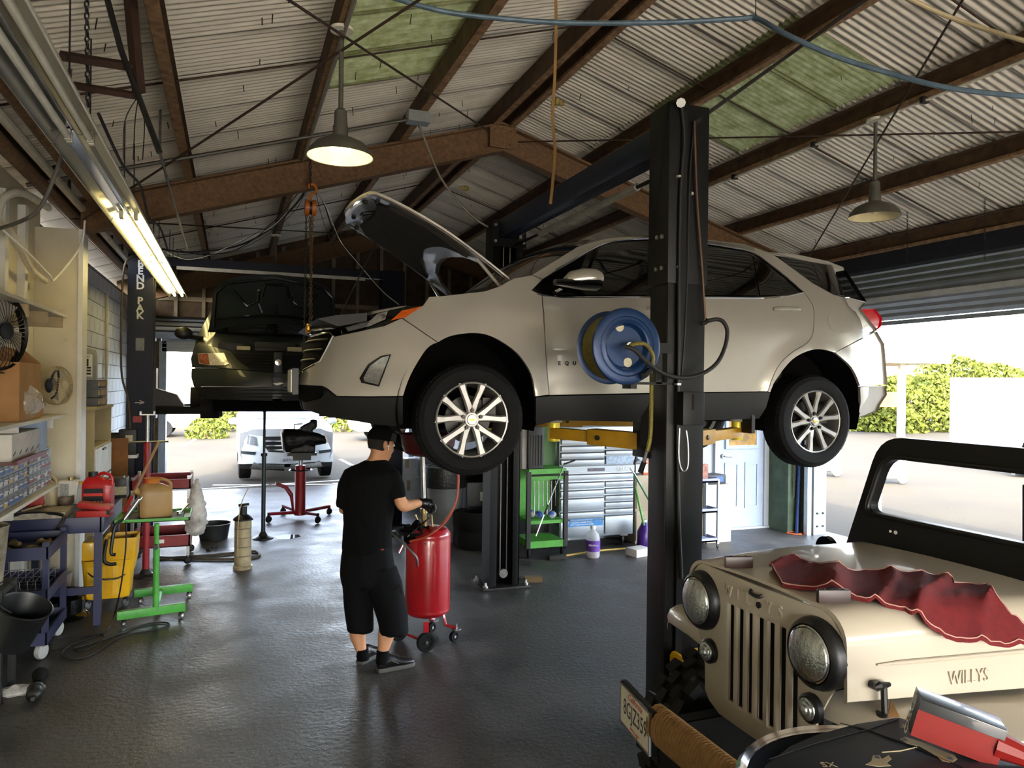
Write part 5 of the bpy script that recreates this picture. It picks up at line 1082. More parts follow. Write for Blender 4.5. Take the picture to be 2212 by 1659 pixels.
# face: eyes, brows, mouth (turned away from the camera)
for sg in (-1, 1):
    MB().ball(hp(0.092, sg * 0.03, 0.005), 0.012, 8, 6).build('eye', WHITE, pe, True)
    MB().tube([hp(0.10, sg * 0.015, 0.03), hp(0.092, sg * 0.05, 0.028)], 0.004, 6).build('eyebrow', MATS['short_dark_hair'], pe, True)
MB().tube([hp(0.098, -0.02, -0.075), hp(0.104, 0, -0.077), hp(0.098, 0.02, -0.075)], 0.006, 6).build('mouth', M('lips', '8c5346', 0.5), pe, True)
# gloved hands: palm and five bent fingers closed on the valve
GLOVE = M('black_nitrile', '0c0c0d', 0.35, 0, 0.2, 30, coat=0.2)
def gl_hand(w, fwd, up, name='glove'):
    w = Vector(w); fwd = Vector(fwd).normalized(); sd = fwd.cross(Vector(up)).normalized(); upv = sd.cross(fwd).normalized(); g = MB()
    g.tube([w - fwd * 0.035, w, w + fwd * 0.03, w + fwd * 0.075], [0.034, 0.033, 0.04, 0.041], 12)
    for k, (ln, off) in enumerate(((0.072, -0.033), (0.08, -0.011), (0.076, 0.011), (0.06, 0.032))):
        b = w + fwd * 0.075 + sd * off
        g.tube([b - fwd * 0.02, b + fwd * 0.016, b + fwd * (ln * 0.45) - upv * 0.02, b + fwd * (ln * 0.42) - upv * 0.05, b + fwd * (ln * 0.1) - upv * 0.06], [0.012, 0.0115, 0.0105, 0.0095, 0.008], 8)
    b = w + fwd * 0.03 - sd * 0.035
    g.tube([b, b + fwd * 0.02 - sd * 0.02 - upv * 0.01, b + fwd * 0.045 - sd * 0.014 - upv * 0.035, b + fwd * 0.055 + sd * 0.005 - upv * 0.05], [0.015, 0.0135, 0.0115, 0.009], 8)
    return remeshed(name, g, 0.0045, GLOVE, pe, it=3, wr=0.0015, ws_=60)
gl_hand(PP(911, 1086, .11), RT * 0.8 + FW * 0.5 - UP * 0.25, UP * 0.9 + FW * 0.2)
gl_hand(PP(803, 1100, .33), RT * 0.6 + FW * 0.6 - UP * 0.2, UP)
# shoes and socks
SHOE = M('black_leather', '0a0a0a', 0.4, 0, 0.1, 20); SOLE = M('shoe_sole', '454341', 0.6, 0, 0.1)
def shoe(heel, toe):
    h = Vector((heel.x, heel.y, 0)); t = Vector((toe.x, toe.y, 0)); ax = (t - h).normalized(); sd = Vector((ax.y, -ax.x, 0)); L = 0.285
    def rg(f, w, z0, z1, n=16, sh_=0.0):
        out = []
        for i in range(n):
            a = 2 * PI * i / n; out.append(h + ax * (f * L) + sd * (w * math.cos(a) + sh_) + Vector((0, 0, (z0 + z1) / 2 + (z1 - z0) / 2 * math.sin(a))))
        return out
    s_ = MB().loft([rg(0.0, .022, .03, .07), rg(.03, .035, .022, .085), rg(.15, .040, .02, .125), rg(.3, .040, .02, .125), rg(.42, .041, .02, .105), rg(.6, .046, .02, .078), rg(.8, .047, .02, .066), rg(.92, .038, .02, .056), rg(.97, .028, .022, .045), rg(1.0, .01, .028, .036)])
    so_ = s_.build('shoe', SHOE, pe, True, smooth=60)
    outl = [(-0.01, 0), (0.0, .03), (.15, .04), (.4, .041), (.7, .05), (.9, .043), (1.0, .02), (1.01, 0)]
    poly = [h + ax * (f * L) + sd * w for f, w in outl] + [h + ax * (f * L) - sd * w for f, w in outl[::-1][1:-1]]
    MB().prism([p + Vector((0, 0, 0.002)) for p in poly], (0, 0, 0.03)).xf(pe.matrix_basis.inverted()).build('sole', SOLE, so_, bevel=0.004)
    MB().tube([h + ax * (.12 * L) + sd * .041 + Vector((0, 0, .07)), h + ax * (.3 * L) + sd * .043 + Vector((0, 0, .085)), h + ax * (.5 * L) + sd * .045 + Vector((0, 0, .05))], .004, 6).xf(pe.matrix_basis.inverted()).build('side_stripe', SOLE, so_)
    for f in (.42, .50, .58): MB().tube([h + ax * (f * L) + sd * .026 + Vector((0, 0, .108 - (f - .42) * .14)), h + ax * ((f + .02) * L) - sd * .026 + Vector((0, 0, .108 - (f - .42) * .14))], .003, 6).xf(pe.matrix_basis.inverted()).build('lace', BLACK, so_)
lh = pZ(776, 1436); rh = pZ(815, 1453)
shoe(lh, lh + Vector((0.25, 0.25, 0))); shoe(rh, rh + Vector((0.28, 0.06, 0)))
for ank in ((783, 1402, 784, 1425, 0.0), (827, 1404, 825, 1432, -.09)):
    MB().tube([PP(ank[0], ank[1], ank[4]), PP(ank[2], ank[3], ank[4])], [.043, .044], 14).build('sock', BTEE, pe, True)

# ------------------------------------------------------------ oil drain tank
TK = pZ(922, 1374); TKD = (TK - CPOS).dot(FW)
tk = thing('oil_drain_tank', 'red upright oil drain tank on wheels with raised catch bowl', 'drain tank', (TK.x, TK.y, 0))
TRED = M('tank_red', '9d121c', 0.3, 0, 0.08, 3, coat=0.5)
MB().lathe([(0.0, 0.165), (0.10, 0.17), (0.155, 0.19), (0.18, 0.215), (0.183, 0.225), (0.180, 0.235), (0.183, 0.25), (0.183, 0.80), (0.180, 0.812), (0.183, 0.822), (0.178, 0.845), (0.155, 0.875), (0.10, 0.89), (0.0, 0.895)], n=48).build('tank', TRED, tk)
def at_t(px, py, dd=0.0): return CPOS + ray(px, py) * (TKD + dd) - Vector((TK.x, TK.y, 0))
MB().tube([at_t(917, 1150), at_t(915, 1060), at_t(913, 975)], 0.017, 14).build('riser_pipe', STEEL, tk)
BRASS = M('brass', '8f7d55', 0.35, 0.9, 0.2, 30)
MB().cyl(at_t(918, 1148), at_t(917, 1138), 0.03, n=14).cyl(at_t(917, 1138), at_t(916, 1108), 0.024, n=8).cyl(at_t(916, 1108), at_t(915, 1098), 0.03, n=14).cyl(at_t(935, 1150, -.02), at_t(932, 1112, -.02), 0.008, n=8).cyl(at_t(903, 1128, -.05), at_t(897, 1112, -.05), 0.01, n=8).build('valve', BRASS, tk)
tag(tk.children[-1], kind='stuff')
bc = at_t(925, 946, 0.08); BR = 0.23
MB().lathe([(0.02, -0.16), (0.05, -0.155), (0.15, -0.14), (0.19, -0.12), (0.215, -0.06), (BR, 0.03), (BR + 0.006, 0.035), (BR - 0.004, 0.03), (0.20, -0.06), (0.17, -0.115), (0.02, -0.14)], bc, (0, 0, 1), 40).build('catch_bowl', M('bowl_red', '4c0d11', 0.4, 0, 0.1), tk)
MB().tube(cat_curve([at_t(988, 1000, -.02), at_t(990, 1040, -.02), at_t(986, 1080, -.03), at_t(970, 1115, -.06), at_t(948, 1140, -.12), at_t(918, 1160, -.2), at_t(885, 1170, -.2)], 6), 0.0105, 10).build('drain_hose', M('orange_hose', '9a3b22', 0.4, 0, 0.1), tk)
MB().tube(cat_curve([at_t(846, 1152, -.16), at_t(860, 1162, -.2), at_t(878, 1180, -.22), at_t(899, 1203, -.22), at_t(902, 1222, -.2)], 5), 0.0095, 10).build('push_handle', STEEL, tk)
MB().tube([at_t(901, 1206, -.21), at_t(902, 1224, -.195)], 0.013, 10).build('handle_socket', TRED, tk)
MB().tube([at_t(862, 1195, -.12), at_t(872, 1175, -.1)], 0.012, 8).build('bracket', TRED, tk)
tr_ = MB().lathe([(0.0, 0.0), (0.13, 0.0), (0.15, 0.02), (0.155, 0.03), (0.15, 0.03), (0.13, 0.01)], at_t(895, 1152, -.05), (0, 0, 1), 28).build('tool_tray', BLACK, tk)
MB().grid(lambda u, v: at_t(872 + 55 * u, 1168 - 38 * v + 8 * math.sin(9 * u), -.16 + .06 * v + .03 * math.sin(13 * u + 4 * v)), 14, 6).build('black_rag', BTEE, tr_)
MB().tube([at_t(880, 1160, -.2), at_t(928, 1118, -.1)], 0.006, 6).build('spout', CHROME, tr_)
def tnk_wheel(px, py, r_, w_, ax, name='wheel'):
    p = pZ(px, py); c = Vector((p.x - TK.x, p.y - TK.y, r_)); ax = Vector(ax).normalized()
    o = MB().lathe([(0.0, -w_ * .3), (r_ * .6, -w_ * .3), (r_ * .64, -w_ / 2), (r_ * .92, -w_ / 2), (r_, -w_ * .3), (r_, w_ * .3), (r_ * .92, w_ / 2), (r_ * .64, w_ / 2), (r_ * .6, w_ * .3), (0.0, w_ * .3)], c, ax, 28).build(name, RUBBER, tk)
    MB().lathe([(0.012, -w_ * .6), (0.012, w_ * .6)], c, ax, 10, True).build('axle_cap', STEEL, o)
    return c
c1 = tnk_wheel(920, 1408, 0.075, 0.035, (0.15, -1, 0)); c2_ = tnk_wheel(861, 1384, 0.075, 0.035, (0.15, -1, 0))
MB().tube([c1, c2_], 0.01, 8).build('axle', TRED, tk)
for p in (c1, c2_): MB().bx(p.x - 0.02, p.x + 0.02, p.y - 0.005, p.y + 0.005, p.z - 0.01, 0.23).build('leg', TRED, tk)
for px, py in ((980, 1386), (932, 1366)):
    p = tnk_wheel(px, py, 0.042, 0.03, (0.5, -0.85, 0), 'caster')
    MB().cyl((p.x + 0.02, p.y, 0.095), (p.x + 0.02, p.y, 0.105), 0.04, n=14).cyl((p.x + 0.02, p.y, 0.1), (p.x + 0.02, p.y, 0.14), 0.008, n=6).build('caster_mount', STEEL, tk)
    MB().tube([(p.x + 0.02, p.y, 0.105), (p.x * 0.7, p.y * 0.7, 0.12), (p.x * 0.6, p.y * 0.6, 0.22)], 0.012, 6).build('leg', TRED, tk)
# ================================================================== OUTDOORS
ASPH = M('sunny_asphalt', '2c2822', 0.95, 0, 0, 0.35, 0.3, 30, col2='363127', spec=0.2, lo=0.3, hi=0.7)
gr = MB().bx(-90, 140, YB + 0.1, 160, -0.2, -0.02).bx(XR + 0.35, 140, -90, YB + 0.1, -0.2, -0.02).bx(-90, XL - 0.2, -90, YB + 0.1, -0.2, -0.02).bx(XL - 0.2, XR + 0.35, -90, Y0 - 14, -0.2, -0.02)
tag(gr.build('ground', ASPH, smooth=0), 'pale sunlit asphalt lot around the building', 'ground', kind='structure')
tag(MB().bx(XL - 0.2, XR + 0.35, Y0 - 14, Y0, -0.2, -0.01).build('floor_bounce_apron', M('bounce_concrete', 'd6cebf', 0.85, 0, 0.1, 2)), 'unseen pale concrete apron added to bounce sun into the building', 'apron', kind='structure')  # out of view; bright slab added to throw sunlight up onto the ceiling
LINE = M('line_paint', 'd8d5cc', 0.7, 0, 0.1, 5)
for i, (a, b) in enumerate((((427, 1057), (760, 1036)), ((460, 1048), (745, 1046)), ((395, 965), (425, 947)), ((735, 992), (760, 1005)), ((720, 1045), (760, 1042)))):
    p = pZ(*a, -0.02); q = pZ(*b, -0.02); d = (q - p).normalized(); s_ = Vector((-d.y, d.x, 0)) * 0.05
    if p.y > YB + 0.12 and q.y > YB + 0.12:
        o = MB().prism([p - s_ - Vector((0, 0, .002)), q - s_ - Vector((0, 0, .002)), q + s_ - Vector((0, 0, .002)), p + s_ - Vector((0, 0, .002))], (0, 0, 0.006)).build('parking_line', LINE)
        tag(o, ('long white parking line just outside the rear doorway', 'thin white line in front of the white SUV', 'white bay line beside the green bush', 'short white bay line right of the white SUV', 'stub of white line near the rear doorway jamb')[i], 'road marking', 'painted parking lines')
def front_hit(g, px, py):
    Y = g(0.5, 2.0)
    for _ in range(12): p = pY(px, py, Y); Y = g(p.x, p.z)
    return (p.x, p.z)
def front_panel(parent, g, xc, name, px, mat, off=0.0, mirror=True, thick=0.02, du=0.08, join=False, world=True):
    poly = [front_hit(g, *p) for p in dens(px, True, 10)]
    def fn(u, v): return Vector((u, g(u, v) - off, v))
    mir = lambda c: Vector((2 * xc - c.x, c.y, c.z))
    bm = panel_bm(poly, fn, du=du, dv=du, thick=Vector((0, thick, 0)), mirror=mir if join else None)
    if mirror and not join:
        b2 = bm.copy()
        for v in b2.verts: v.co = mir(v.co)
        bmesh.ops.reverse_faces(b2, faces=b2.faces); bm_part(name, b2, mat, parent, world)
    return bm_part(name, bm, mat, parent, world)
# ------------------------------------------------------------ dark minivan on the navy lift
VX = 0.53
van = thing('dark_minivan', 'dark green minivan with raised hood on the navy lift', 'van', (VX, 10.7, 1.66))
VP = M('dark_green_paint', '1c2220', 0.35, 0.1, 0.05, 3, coat=0.4)
def vg(x, z): return 9.62 + 0.34 * (abs(x - VX) / 1.0) ** 2.8 + pw(z, [(1.70, 0.12), (1.82, 0.03), (2.0, 0.0), (2.15, 0.03), (2.3, 0.10), (2.45, 0.22), (2.7, 0.5)])
front_panel(van, vg, VX, 'bumper_cover', [(589, 808), (545, 802), (500, 798), (450, 795), (414, 796), (413, 815), (419, 836), (440, 834), (589, 836)], VP, join=True)
front_panel(van, vg, VX, 'front_fascia', [(415, 794), (412, 775), (420, 748), (430, 740), (470, 752), (498, 758), (510, 775), (544, 800), (500, 796), (450, 793)], VP)
front_panel(van, vg, VX, 'grille', [(589, 757), (500, 759), (512, 776), (545, 800), (589, 806)], BLACK, off=-0.03, join=True)
for i in range(6):
    y_ = 764 + i * 6.5; x0 = pw(y_, [(760, 503), (776, 513), (800, 545)])
    a = front_hit(vg, x0, y_); pts = [Vector((VX + s * (VX - a[0]), vg(VX + s * (VX - a[0]), a[1]) - 0.005, a[1])) for s in (-1, -.6, -.2, .2, .6, 1)]
    MB().tube(pts, 0.009, 6).build('grille_bar', M('grille_bar_grey', '2a2d2c', 0.3, 0.4, 0), van, True)
zc = front_hit(vg, 588, 783)[1]
MB().bx(VX - 0.05, VX + 0.05, 9.58, 9.70, zc - 0.13, zc + 0.13).build('grille_bridge', BLACK, van, True, bevel=0.01)
MB().lathe([(0.0, 0.012), (0.038, 0.01), (0.042, 0.0)], (VX, 9.58, zc), (0, -1, 0), 20).build('badge', CHROME, van, True)
front_panel(van, vg, VX, 'headlamp', [(427, 764), (484, 762), (494, 786), (486, 789), (451, 789), (430, 785)], M('van_headlamp', 'cbc6ba', 0.15, 0.1, 0.35, 60, coat=1.0), off=0.01)
front_panel(van, vg, VX, 'turn_signal', [(427, 765), (449, 764), (453, 788), (431, 784)], M('van_amber', '8a4a20', 0.2, 0, 0.4, 40, coat=0.8), off=0.016)
front_panel(van, vg, VX, 'lower_valance', [(589, 838), (440, 836), (420, 838), (430, 850), (442, 862), (589, 866)], BLACK, join=True)
for y_ in (842, 850, 857):
    a = front_hit(vg, 505, y_); pts = [Vector((VX + s * (VX - a[0]), vg(VX + s * (VX - a[0]), a[1]) - 0.008, a[1])) for s in (-1, -.5, 0, .5, 1)]
    MB().tube(pts, 0.008, 6).build('intake_bar', MATS['grille_bar_grey'], van, True)
MB().prism([(VX - 0.06, 9.61, 2.02), (VX + 0.03, 9.61, 2.035), (VX + 0.07, 9.61, 2.025), (VX - 0.01, 9.61, 1.995)], (0, -0.004, 0)).build('paint_chip', WHITE, van, True)
# body shell behind, loft of sections along Y
def vsec(y_, hw, z0, zs, zt_, hr):
    pts = [(-hw * .92, z0), (-hw, z0 + .12), (-hw, zs), (-hr, zt_ - .08), (-hr * .9, zt_), (hr * .9, zt_), (hr, zt_ - .08), (hw, zs), (hw, z0 + .12), (hw * .92, z0)]
    return [Vector((VX + a, y_, b)) for a, b in pts]
MB().loft([vsec(10.18, .90, 1.82, 2.36, 2.40, .84), vsec(10.45, .985, 1.78, 2.52, 2.60, .86), vsec(10.75, .985, 1.78, 2.62, 2.72, .82), vsec(11.5, .99, 1.76, 2.64, 3.30, .74), vsec(13.9, .99, 1.76, 2.66, 3.34, .74), vsec(14.35, .96, 1.78, 2.64, 3.1, .72)]).build('body_shell', VP, van, True, smooth=40)
MB().grid(lambda u, v: Vector((VX + (u * 2 - 1) * (.84 - .08 * v), 10.70 + .82 * v - .18 * (1 - (u * 2 - 1) ** 2) - 0.02, 2.66 + .62 * v + .03)), 14, 8).build('windshield', GLASSD, van, True)
MB().bx(VX - .70, VX + .70, 9.98, 10.66, 2.10, 2.40).build('engine_bay', MATS['engine_black'], van, True)
for (x_, y_, z_, dx, dy, dz, c) in ((-.4, 9.95, 2.46, .16, .1, .05, 'white'), (-.1, 9.9, 2.45, .34, .05, .04, 'b'), (.22, 9.92, 2.46, .18, .08, .06, 'white2'), (-.55, 10.2, 2.47, .3, .3, .12, 'b'), (.5, 10.2, 2.48, .4, .3, .16, 'b'), (0, 10.3, 2.5, .5, .25, .12, 'b')):
    MB().box((VX + x_, y_, z_), (dx, dy, dz)).build('engine_part', {'white': M('tank_yellowed', 'b5ab8a', 0.5), 'white2': M('tank_cream', 'a59c84', 0.5)}.get(c, MATS['engine_black']), van, True, bevel=0.01)
# hood up: its inner face toward us
def vh(u, v):
    x = VX + u * (0.80 - 0.06 * v * v); return Vector((x, 10.58 - 0.34 * v - 0.05 * (1 - u * u), 2.70 + 0.70 * v + 0.05 * (1 - u * u) * v))
vho = [(-1, 0.0), (-1.0, 0.72), (-0.9, 0.88), (-0.6, 0.97), (0, 1.0), (0.6, 0.97), (0.9, 0.88), (1.0, 0.72), (1, 0.0), (0.7, 0.10), (0.35, 0.15), (0, 0.165), (-0.35, 0.15), (-0.7, 0.10)]
bm_part('hood', panel_bm(vho, vh, du=0.1, dv=0.08, thick=Vector((0, 0.03, 0))), VP, van, True)
for pts in ([(-.95, .08), (-.95, .70), (-.8, .84), (0, .93), (.8, .84), (.95, .70), (.95, .08)], [(-.7, .72), (-.45, .45), (-.28, .55), (-.28, .72)], [(.7, .72), (.45, .45), (.28, .55), (.28, .72)], [(-.9, .22), (-.4, .28), (0, .3), (.4, .28), (.9, .22)], [(-.22, .62), (-.18, .82), (.18, .82), (.22, .62)], [(0, .3), (0, .5)], [(-.22, .35), (-.28, .5)]):
    MB().tube([vh(*p) - Vector((0, .012, 0)) for p in (dens(pts, False, .12) if len(pts) > 1 else pts)], 0.02, 6).build('hood_rib', M('hood_rib_dark', '15191a', 0.25, 0.2, 0, coat=0.6), van, True)
for sg in (-1, 1):
    MB().ball((VX + sg * 1.13, 10.55, 2.66), 0.11, 14, 10, (1.0, .5, .75)).tube([(VX + sg * .9, 10.62, 2.60), (VX + sg * 1.08, 10.56, 2.62)], 0.03, 8).build('door_mirror', BLACK, van, True)
    MB().cyl((VX + sg * .78, 10.45, 1.82), (VX + sg * 1.03, 10.45, 1.82), 0.14, n=20).cyl((VX + sg * .9, 10.45, 1.82), (VX + sg * 1.0, 10.45, 1.82), 0.11, n=14).build('brake_hub', M('rusty_hub', '1a1512', 0.8, 0.3, 0.3), van, True)
    MB().cyl((VX + sg * .68, 10.1, 1.70), (VX + sg * .90, 10.1, 1.70), 0.13, n=16).build('rubber_mount', RUBBER, van, True)
MB().bx(VX - .75, VX + .75, 9.95, 13.9, 1.66, 1.80).build('underside', MATS['underbody_black'], van, True)
# ------------------------------------------------------------ white SUV parked outside
SXC = 1.085
wsv = thing('white_parked_suv', 'white SUV parked facing the rear doorway', 'car', (SXC, 17.5, 0))
WP = M('white_car_paint', 'd3dbe2', 0.25, 0.05, 0.02, 3, coat=0.6)
def sg_(x, z): return 15.85 + 0.30 * (abs(x - SXC) / 0.97) ** 3 + pw(z, [(0.2, 0.12), (0.4, 0.02), (0.6, 0.0), (0.8, 0.05), (1.0, 0.12), (1.1, 0.3), (1.2, 1.2)])
front_panel(wsv, sg_, SXC, 'front_fascia', [(614, 944), (566, 942), (530, 938), (519, 945), (515, 965), (514, 1002), (530, 1003), (614, 1004)], WP, join=True)
front_panel(wsv, sg_, SXC, 'grille', [(614, 943), (568, 943), (570, 962), (580, 976), (614, 978)], BLACK, off=0.012, join=True)
for y_ in (952, 962, 971):
    a = front_hit(sg_, 571 + (y_ - 952) * .4, y_); MB().tube([Vector((SXC + s * (SXC - a[0]), sg_(SXC + s * (SXC - a[0]), a[1]) - 0.03, a[1])) for s in (-1, -.5, 0, .5, 1)], 0.018, 6).build('grille_bar', CHROME, wsv, True)
a = front_hit(sg_, 614, 962); MB().lathe([(0.085, -.01), (0.095, 0.0), (0.085, .01), (0.078, 0)], (SXC, 15.80, a[1]), (0, -1, 0), 28).build('badge', CHROME, wsv, True)
front_panel(wsv, sg_, SXC, 'headlamp', [(521, 946), (528, 938), (553, 944), (556, 963), (540, 961), (521, 955)], LAMP, off=0.012)
front_panel(wsv, sg_, SXC, 'daytime_lamp', [(520, 974), (552, 976), (550, 983), (521, 980)], M('drl_dark', '30383f', 0.2, 0.3, 0.1), off=0.012)
front_panel(wsv, sg_, SXC, 'skid_plate', [(614, 1004), (560, 1003), (548, 998), (540, 1012), (614, 1014)], STEEL, off=0.014, join=True)
front_panel(wsv, sg_, SXC, 'lower_bumper', [(614, 1002), (560, 1001), (516, 1003), (520, 1012), (614, 1017)], BLACK, off=0.006, join=True)
a = front_hit(sg_, 620, 994)
MB().bx(SXC - .155, SXC + .155, 15.80, 15.82, a[1] - .07, a[1] + .08).build('license_plate', M('plate_white2', 'c9cdd6', 0.4), wsv, True)
text_part('plate_number', '8EFFF91', 0.085, INK, wsv, frame_m((SXC, 15.797, a[1]), (1, 0, 0), (0, 0, 1)), 0.001, True, 0.72)
def ssec(y_, hw, z0, zs, zt_, hr):
    pts = [(-hw * .94, z0), (-hw, z0 + .15), (-hw, zs), (-hr, zt_ - .05), (-hr * .85, zt_), (hr * .85, zt_), (hr, zt_ - .05), (hw, zs), (hw, z0 + .15), (hw * .94, z0)]
    return [Vector((SXC + a_, y_, b)) for a_, b in pts]
MB().loft([ssec(16.08, .93, .42, .98, 1.06, .80), ssec(16.6, .965, .40, 1.08, 1.17, .82), ssec(17.15, .965, .40, 1.12, 1.22, .80), ssec(18.0, .965, .40, 1.14, 1.80, .68), ssec(20.5, .965, .40, 1.15, 1.82, .68), ssec(20.95, .93, .42, 1.1, 1.6, .66)]).build('body', WP, wsv, True, smooth=40)
MB().grid(lambda u, v: Vector((SXC + (u * 2 - 1) * (.80 - .08 * v), 17.10 + .86 * v - .12 * (1 - (u * 2 - 1) ** 2), 1.24 + .53 * v)), 12, 6).build('windshield', M('sky_glass', '8fa6c8', 0.08, 0.3, 0, coat=0.6), wsv, True)
for sg in (-1, 1):
    MB().ball((SXC + sg * 1.05, 17.25, 1.17), 0.11, 12, 8, (1, .6, .7)).build('door_mirror', WP, wsv, True)
    for yy in (16.55, 19.6):
        MB().lathe([(0.0, -.1), (.24, -.1), (.3, -.13), (.37, -.11), (.38, -.08), (.38, .08), (.37, .11), (.3, .13), (.24, .1), (0, .1)], (SXC + sg * .82, yy, .38), (1, 0, 0), 32).build('wheel', RUBBER, wsv, True)
MB().bx(SXC - .8, SXC + .8, 16.2, 20.6, .25, .45).build('underbody', MATS['underbody_black'], wsv, True)
# part views of two more white cars
def side_car(name, label, c, rz):
    t = thing(name, label, 'car', c, rz)
    prof = [(-2.2, .35), (-2.3, .6), (-2.25, .95), (-1.5, 1.05), (-.7, 1.45), (1.2, 1.5), (1.9, 1.1), (2.25, 1.0), (2.3, .6), (2.2, .35)]
    MB().prism([(a_, -.85, b) for a_, b in prof], (0, 1.7, 0)).build('body', M('car_white', 'dcdcd8', 0.3, 0, 0.03, coat=0.5), t, bevel=0.05)
    MB().prism([(-.75, -.87, 1.1), (-.55, -.87, 1.4), (1.1, -.87, 1.44), (1.6, -.87, 1.1)], (0, 1.74, 0)).build('windows', GLASSD, t)
    for x_ in (-1.4, 1.4):
        for y_ in (-.78, .78): MB().lathe([(0.0, -.09), (.2, -.09), (.3, -.1), (.32, 0), (.3, .1), (.2, .09), (0, .09)], (x_, y_, .32), (0, 1, 0), 24).build('wheel', RUBBER, t)
    return t
p = pZ(352, 944); side_car('white_sedan', 'white car with its wheel showing past the rear door jamb', (p.x - 1.4, p.y + .9, -.02), 0)
p = pZ(800, 955); side_car('white_compact_car', 'white car half hidden behind the person', (p.x + 1.8, p.y + 1.2, -.02), 0)
# far building, bushes, trees, trailer
fb = thing('roadside_building', 'long pale building across the lot beyond the rear doorway', 'building', (-8, 42, 0))
MB().bx(-40, 14, 0, 6, -.05, 2.4).build('wall', M('beige_wall', 'b5a58c', 0.9, 0, 0.08, 1), fb); MB().bx(-40, 14, -.1, 6, 2.4, 5.5).build('upper_wall', M('pale_wall', 'd9d5cc', 0.9, 0, 0.04, 1), fb)
for x_ in (3.0, 6.5): MB().bx(x_, x_ + .8, -.06, 0.02, 1.5, 1.62).build('vent', DSTEEL, fb)
LEAF = M('leaf_green', '333d12', 0.8, 0, 0, 3, col2='5a6022', spec=0.2, lo=0.3, hi=0.7)
BARK = M('bark', '5b4634', 0.9, 0, 0.3, 20)
def bush(name, label, c, r_, h, n, cat='bush', trunk=0.0, leaf=0.12, grp=None):
    t = thing(name, label, cat, c, 0, grp); mb = MB()
    for i in range(n):
        a = random.uniform(0, 2 * PI); z = random.random(); rr = r_ * math.sqrt(max(0.0, 1 - (2 * z - 1) ** 2)) * random.uniform(.55, 1.05) if trunk else r_ * math.sqrt(max(.05, 1 - z * z)) * random.uniform(.6, 1.05)
        p = Vector((rr * math.cos(a), rr * math.sin(a), trunk + h * z)) + Vector((0, 0, .15 * r_ * noise.noise(Vector((a * 2, z * 5, r_)))))
        d1 = Vector((random.uniform(-1, 1), random.uniform(-1, 1), random.uniform(-1, 1))).normalized(); d2 = d1.cross(Vector((random.uniform(-1, 1), random.uniform(-1, 1), .3))).normalized(); s = leaf * random.uniform(.6, 1.3)
        mb.add([p - d1 * s, p + d2 * s * .45, p + d1 * s, p - d2 * s * .45], [(0, 1, 2, 3)])
    tag(mb.build('foliage', LEAF, t, smooth=0), kind='stuff')
    st = MB()
    for k in range(4): a = k * PI / 2 + .3; st.tube([(0.03 * math.cos(a), .03 * math.sin(a), 0), (r_ * .15 * math.cos(a), r_ * .15 * math.sin(a), trunk + h * .35), (r_ * .5 * math.cos(a), r_ * .5 * math.sin(a), trunk + h * .7)], [.05 * r_, .035 * r_, .01 * r_], 6)
    st.build('trunk', BARK, t)
def bush_at(px, py, *a, **k): p = pZ(px, py, -.02); bush(a[0], a[1], (p.x, p.y, -.02), *a[2:], **k)
bush_at(447, 946, 'round_bush', 'round clipped green bush beyond the parking bay left of the white SUV', 0.72, .75, 900, leaf=.09)
bush_at(515, 930, 'tall_bush', 'taller yellow green bush behind the white SUV on its left', 1.1, 1.4, 1100, leaf=.12)
bush_at(745, 930, 'low_bush', 'low sunlit bush behind the white SUV on its right', 1.1, .95, 900, leaf=.11)
for i, (px, py, r_, h, lab) in enumerate(((1880, 930, 1.6, 1.7, 'leafy shrub just right of the silver SUV tail'), (1925, 932, 1.5, 1.3, 'low leafy shrub beside the pale canopy post'), (1985, 930, 2.0, 2.1, 'dense green shrub between canopy post and white trailer'), (2035, 930, 1.6, 2.6, 'tall green shrub against the white trailer edge'))):
    bush_at(px, py, 'roadside_shrub', lab, r_, h, 2600, leaf=.13, grp='shrubs across the lot')
for i, (px, d, r_, h, tr, lab) in enumerate(((2065, 52, 2.6, 2.6, 1.6, 'rounded green tree above the white trailer'), (2015, 55, 1.8, 1.6, 1.4, 'low green tree left of the rounded tree'), (2150, 60, 2.4, 2.4, 1.6, 'green tree right of the rounded tree'), (2205, 60, 2.2, 1.8, 1.6, 'green tree at the right end of the far tree line'), (1945, 58, 1.8, 1.8, 1.2, 'green tree behind the pale canopy post'))):
    p = CPOS + ray(px, 850) * d; bush('far_tree', lab, (p.x, p.y, 0), r_, h, 2600, 'tree', tr, .2, 'trees beyond the lot')
tb = pZ(2052, 1012)
tl = thing('white_box_trailer', 'large white box trailer standing outside the right doorway', 'trailer', (tb.x, tb.y, 0), R(-52))
MB().bx(0, 7.0, 0, 2.4, .1, 2.3).build('box', M('trailer_white', 'e2e2de', 0.5, 0, 0.02), tl, bevel=0.02)
MB().bx(-.02, .06, -.02, .06, .05, 2.36).bx(-.02, 7, -.02, .04, 2.28, 2.36).build('edge_trim', STEEL, tl)
for x_ in (3.0, 4.0): MB().lathe([(0, -.1), (.3, -.1), (.34, 0), (.3, .1), (0, .1)], (x_, .15, .32), (0, 1, 0), 20).build('wheel', RUBBER, tl)
cb_ = pZ(1775, 1028)
ct = thing('white_equipment_cart', 'white boxed equipment cart on small wheels outside the doorway', 'cart', (cb_.x, cb_.y, 0), R(-20))
MB().bx(-.6, .45, 0, .5, .12, 1.25).build('box', M('cart_white', 'e4e4e0', 0.6, 0, 0.03), ct, bevel=0.02)
for x_ in (-.45, .33): MB().lathe([(0, -.03), (.05, -.03), (.11, -.04), (.12, 0), (.11, .04), (.05, .03), (0, .03)], (x_, -.02, .115), (0, 1, 0), 18).build('wheel', M('tan_wheel', 'a39a80', 0.7), ct)
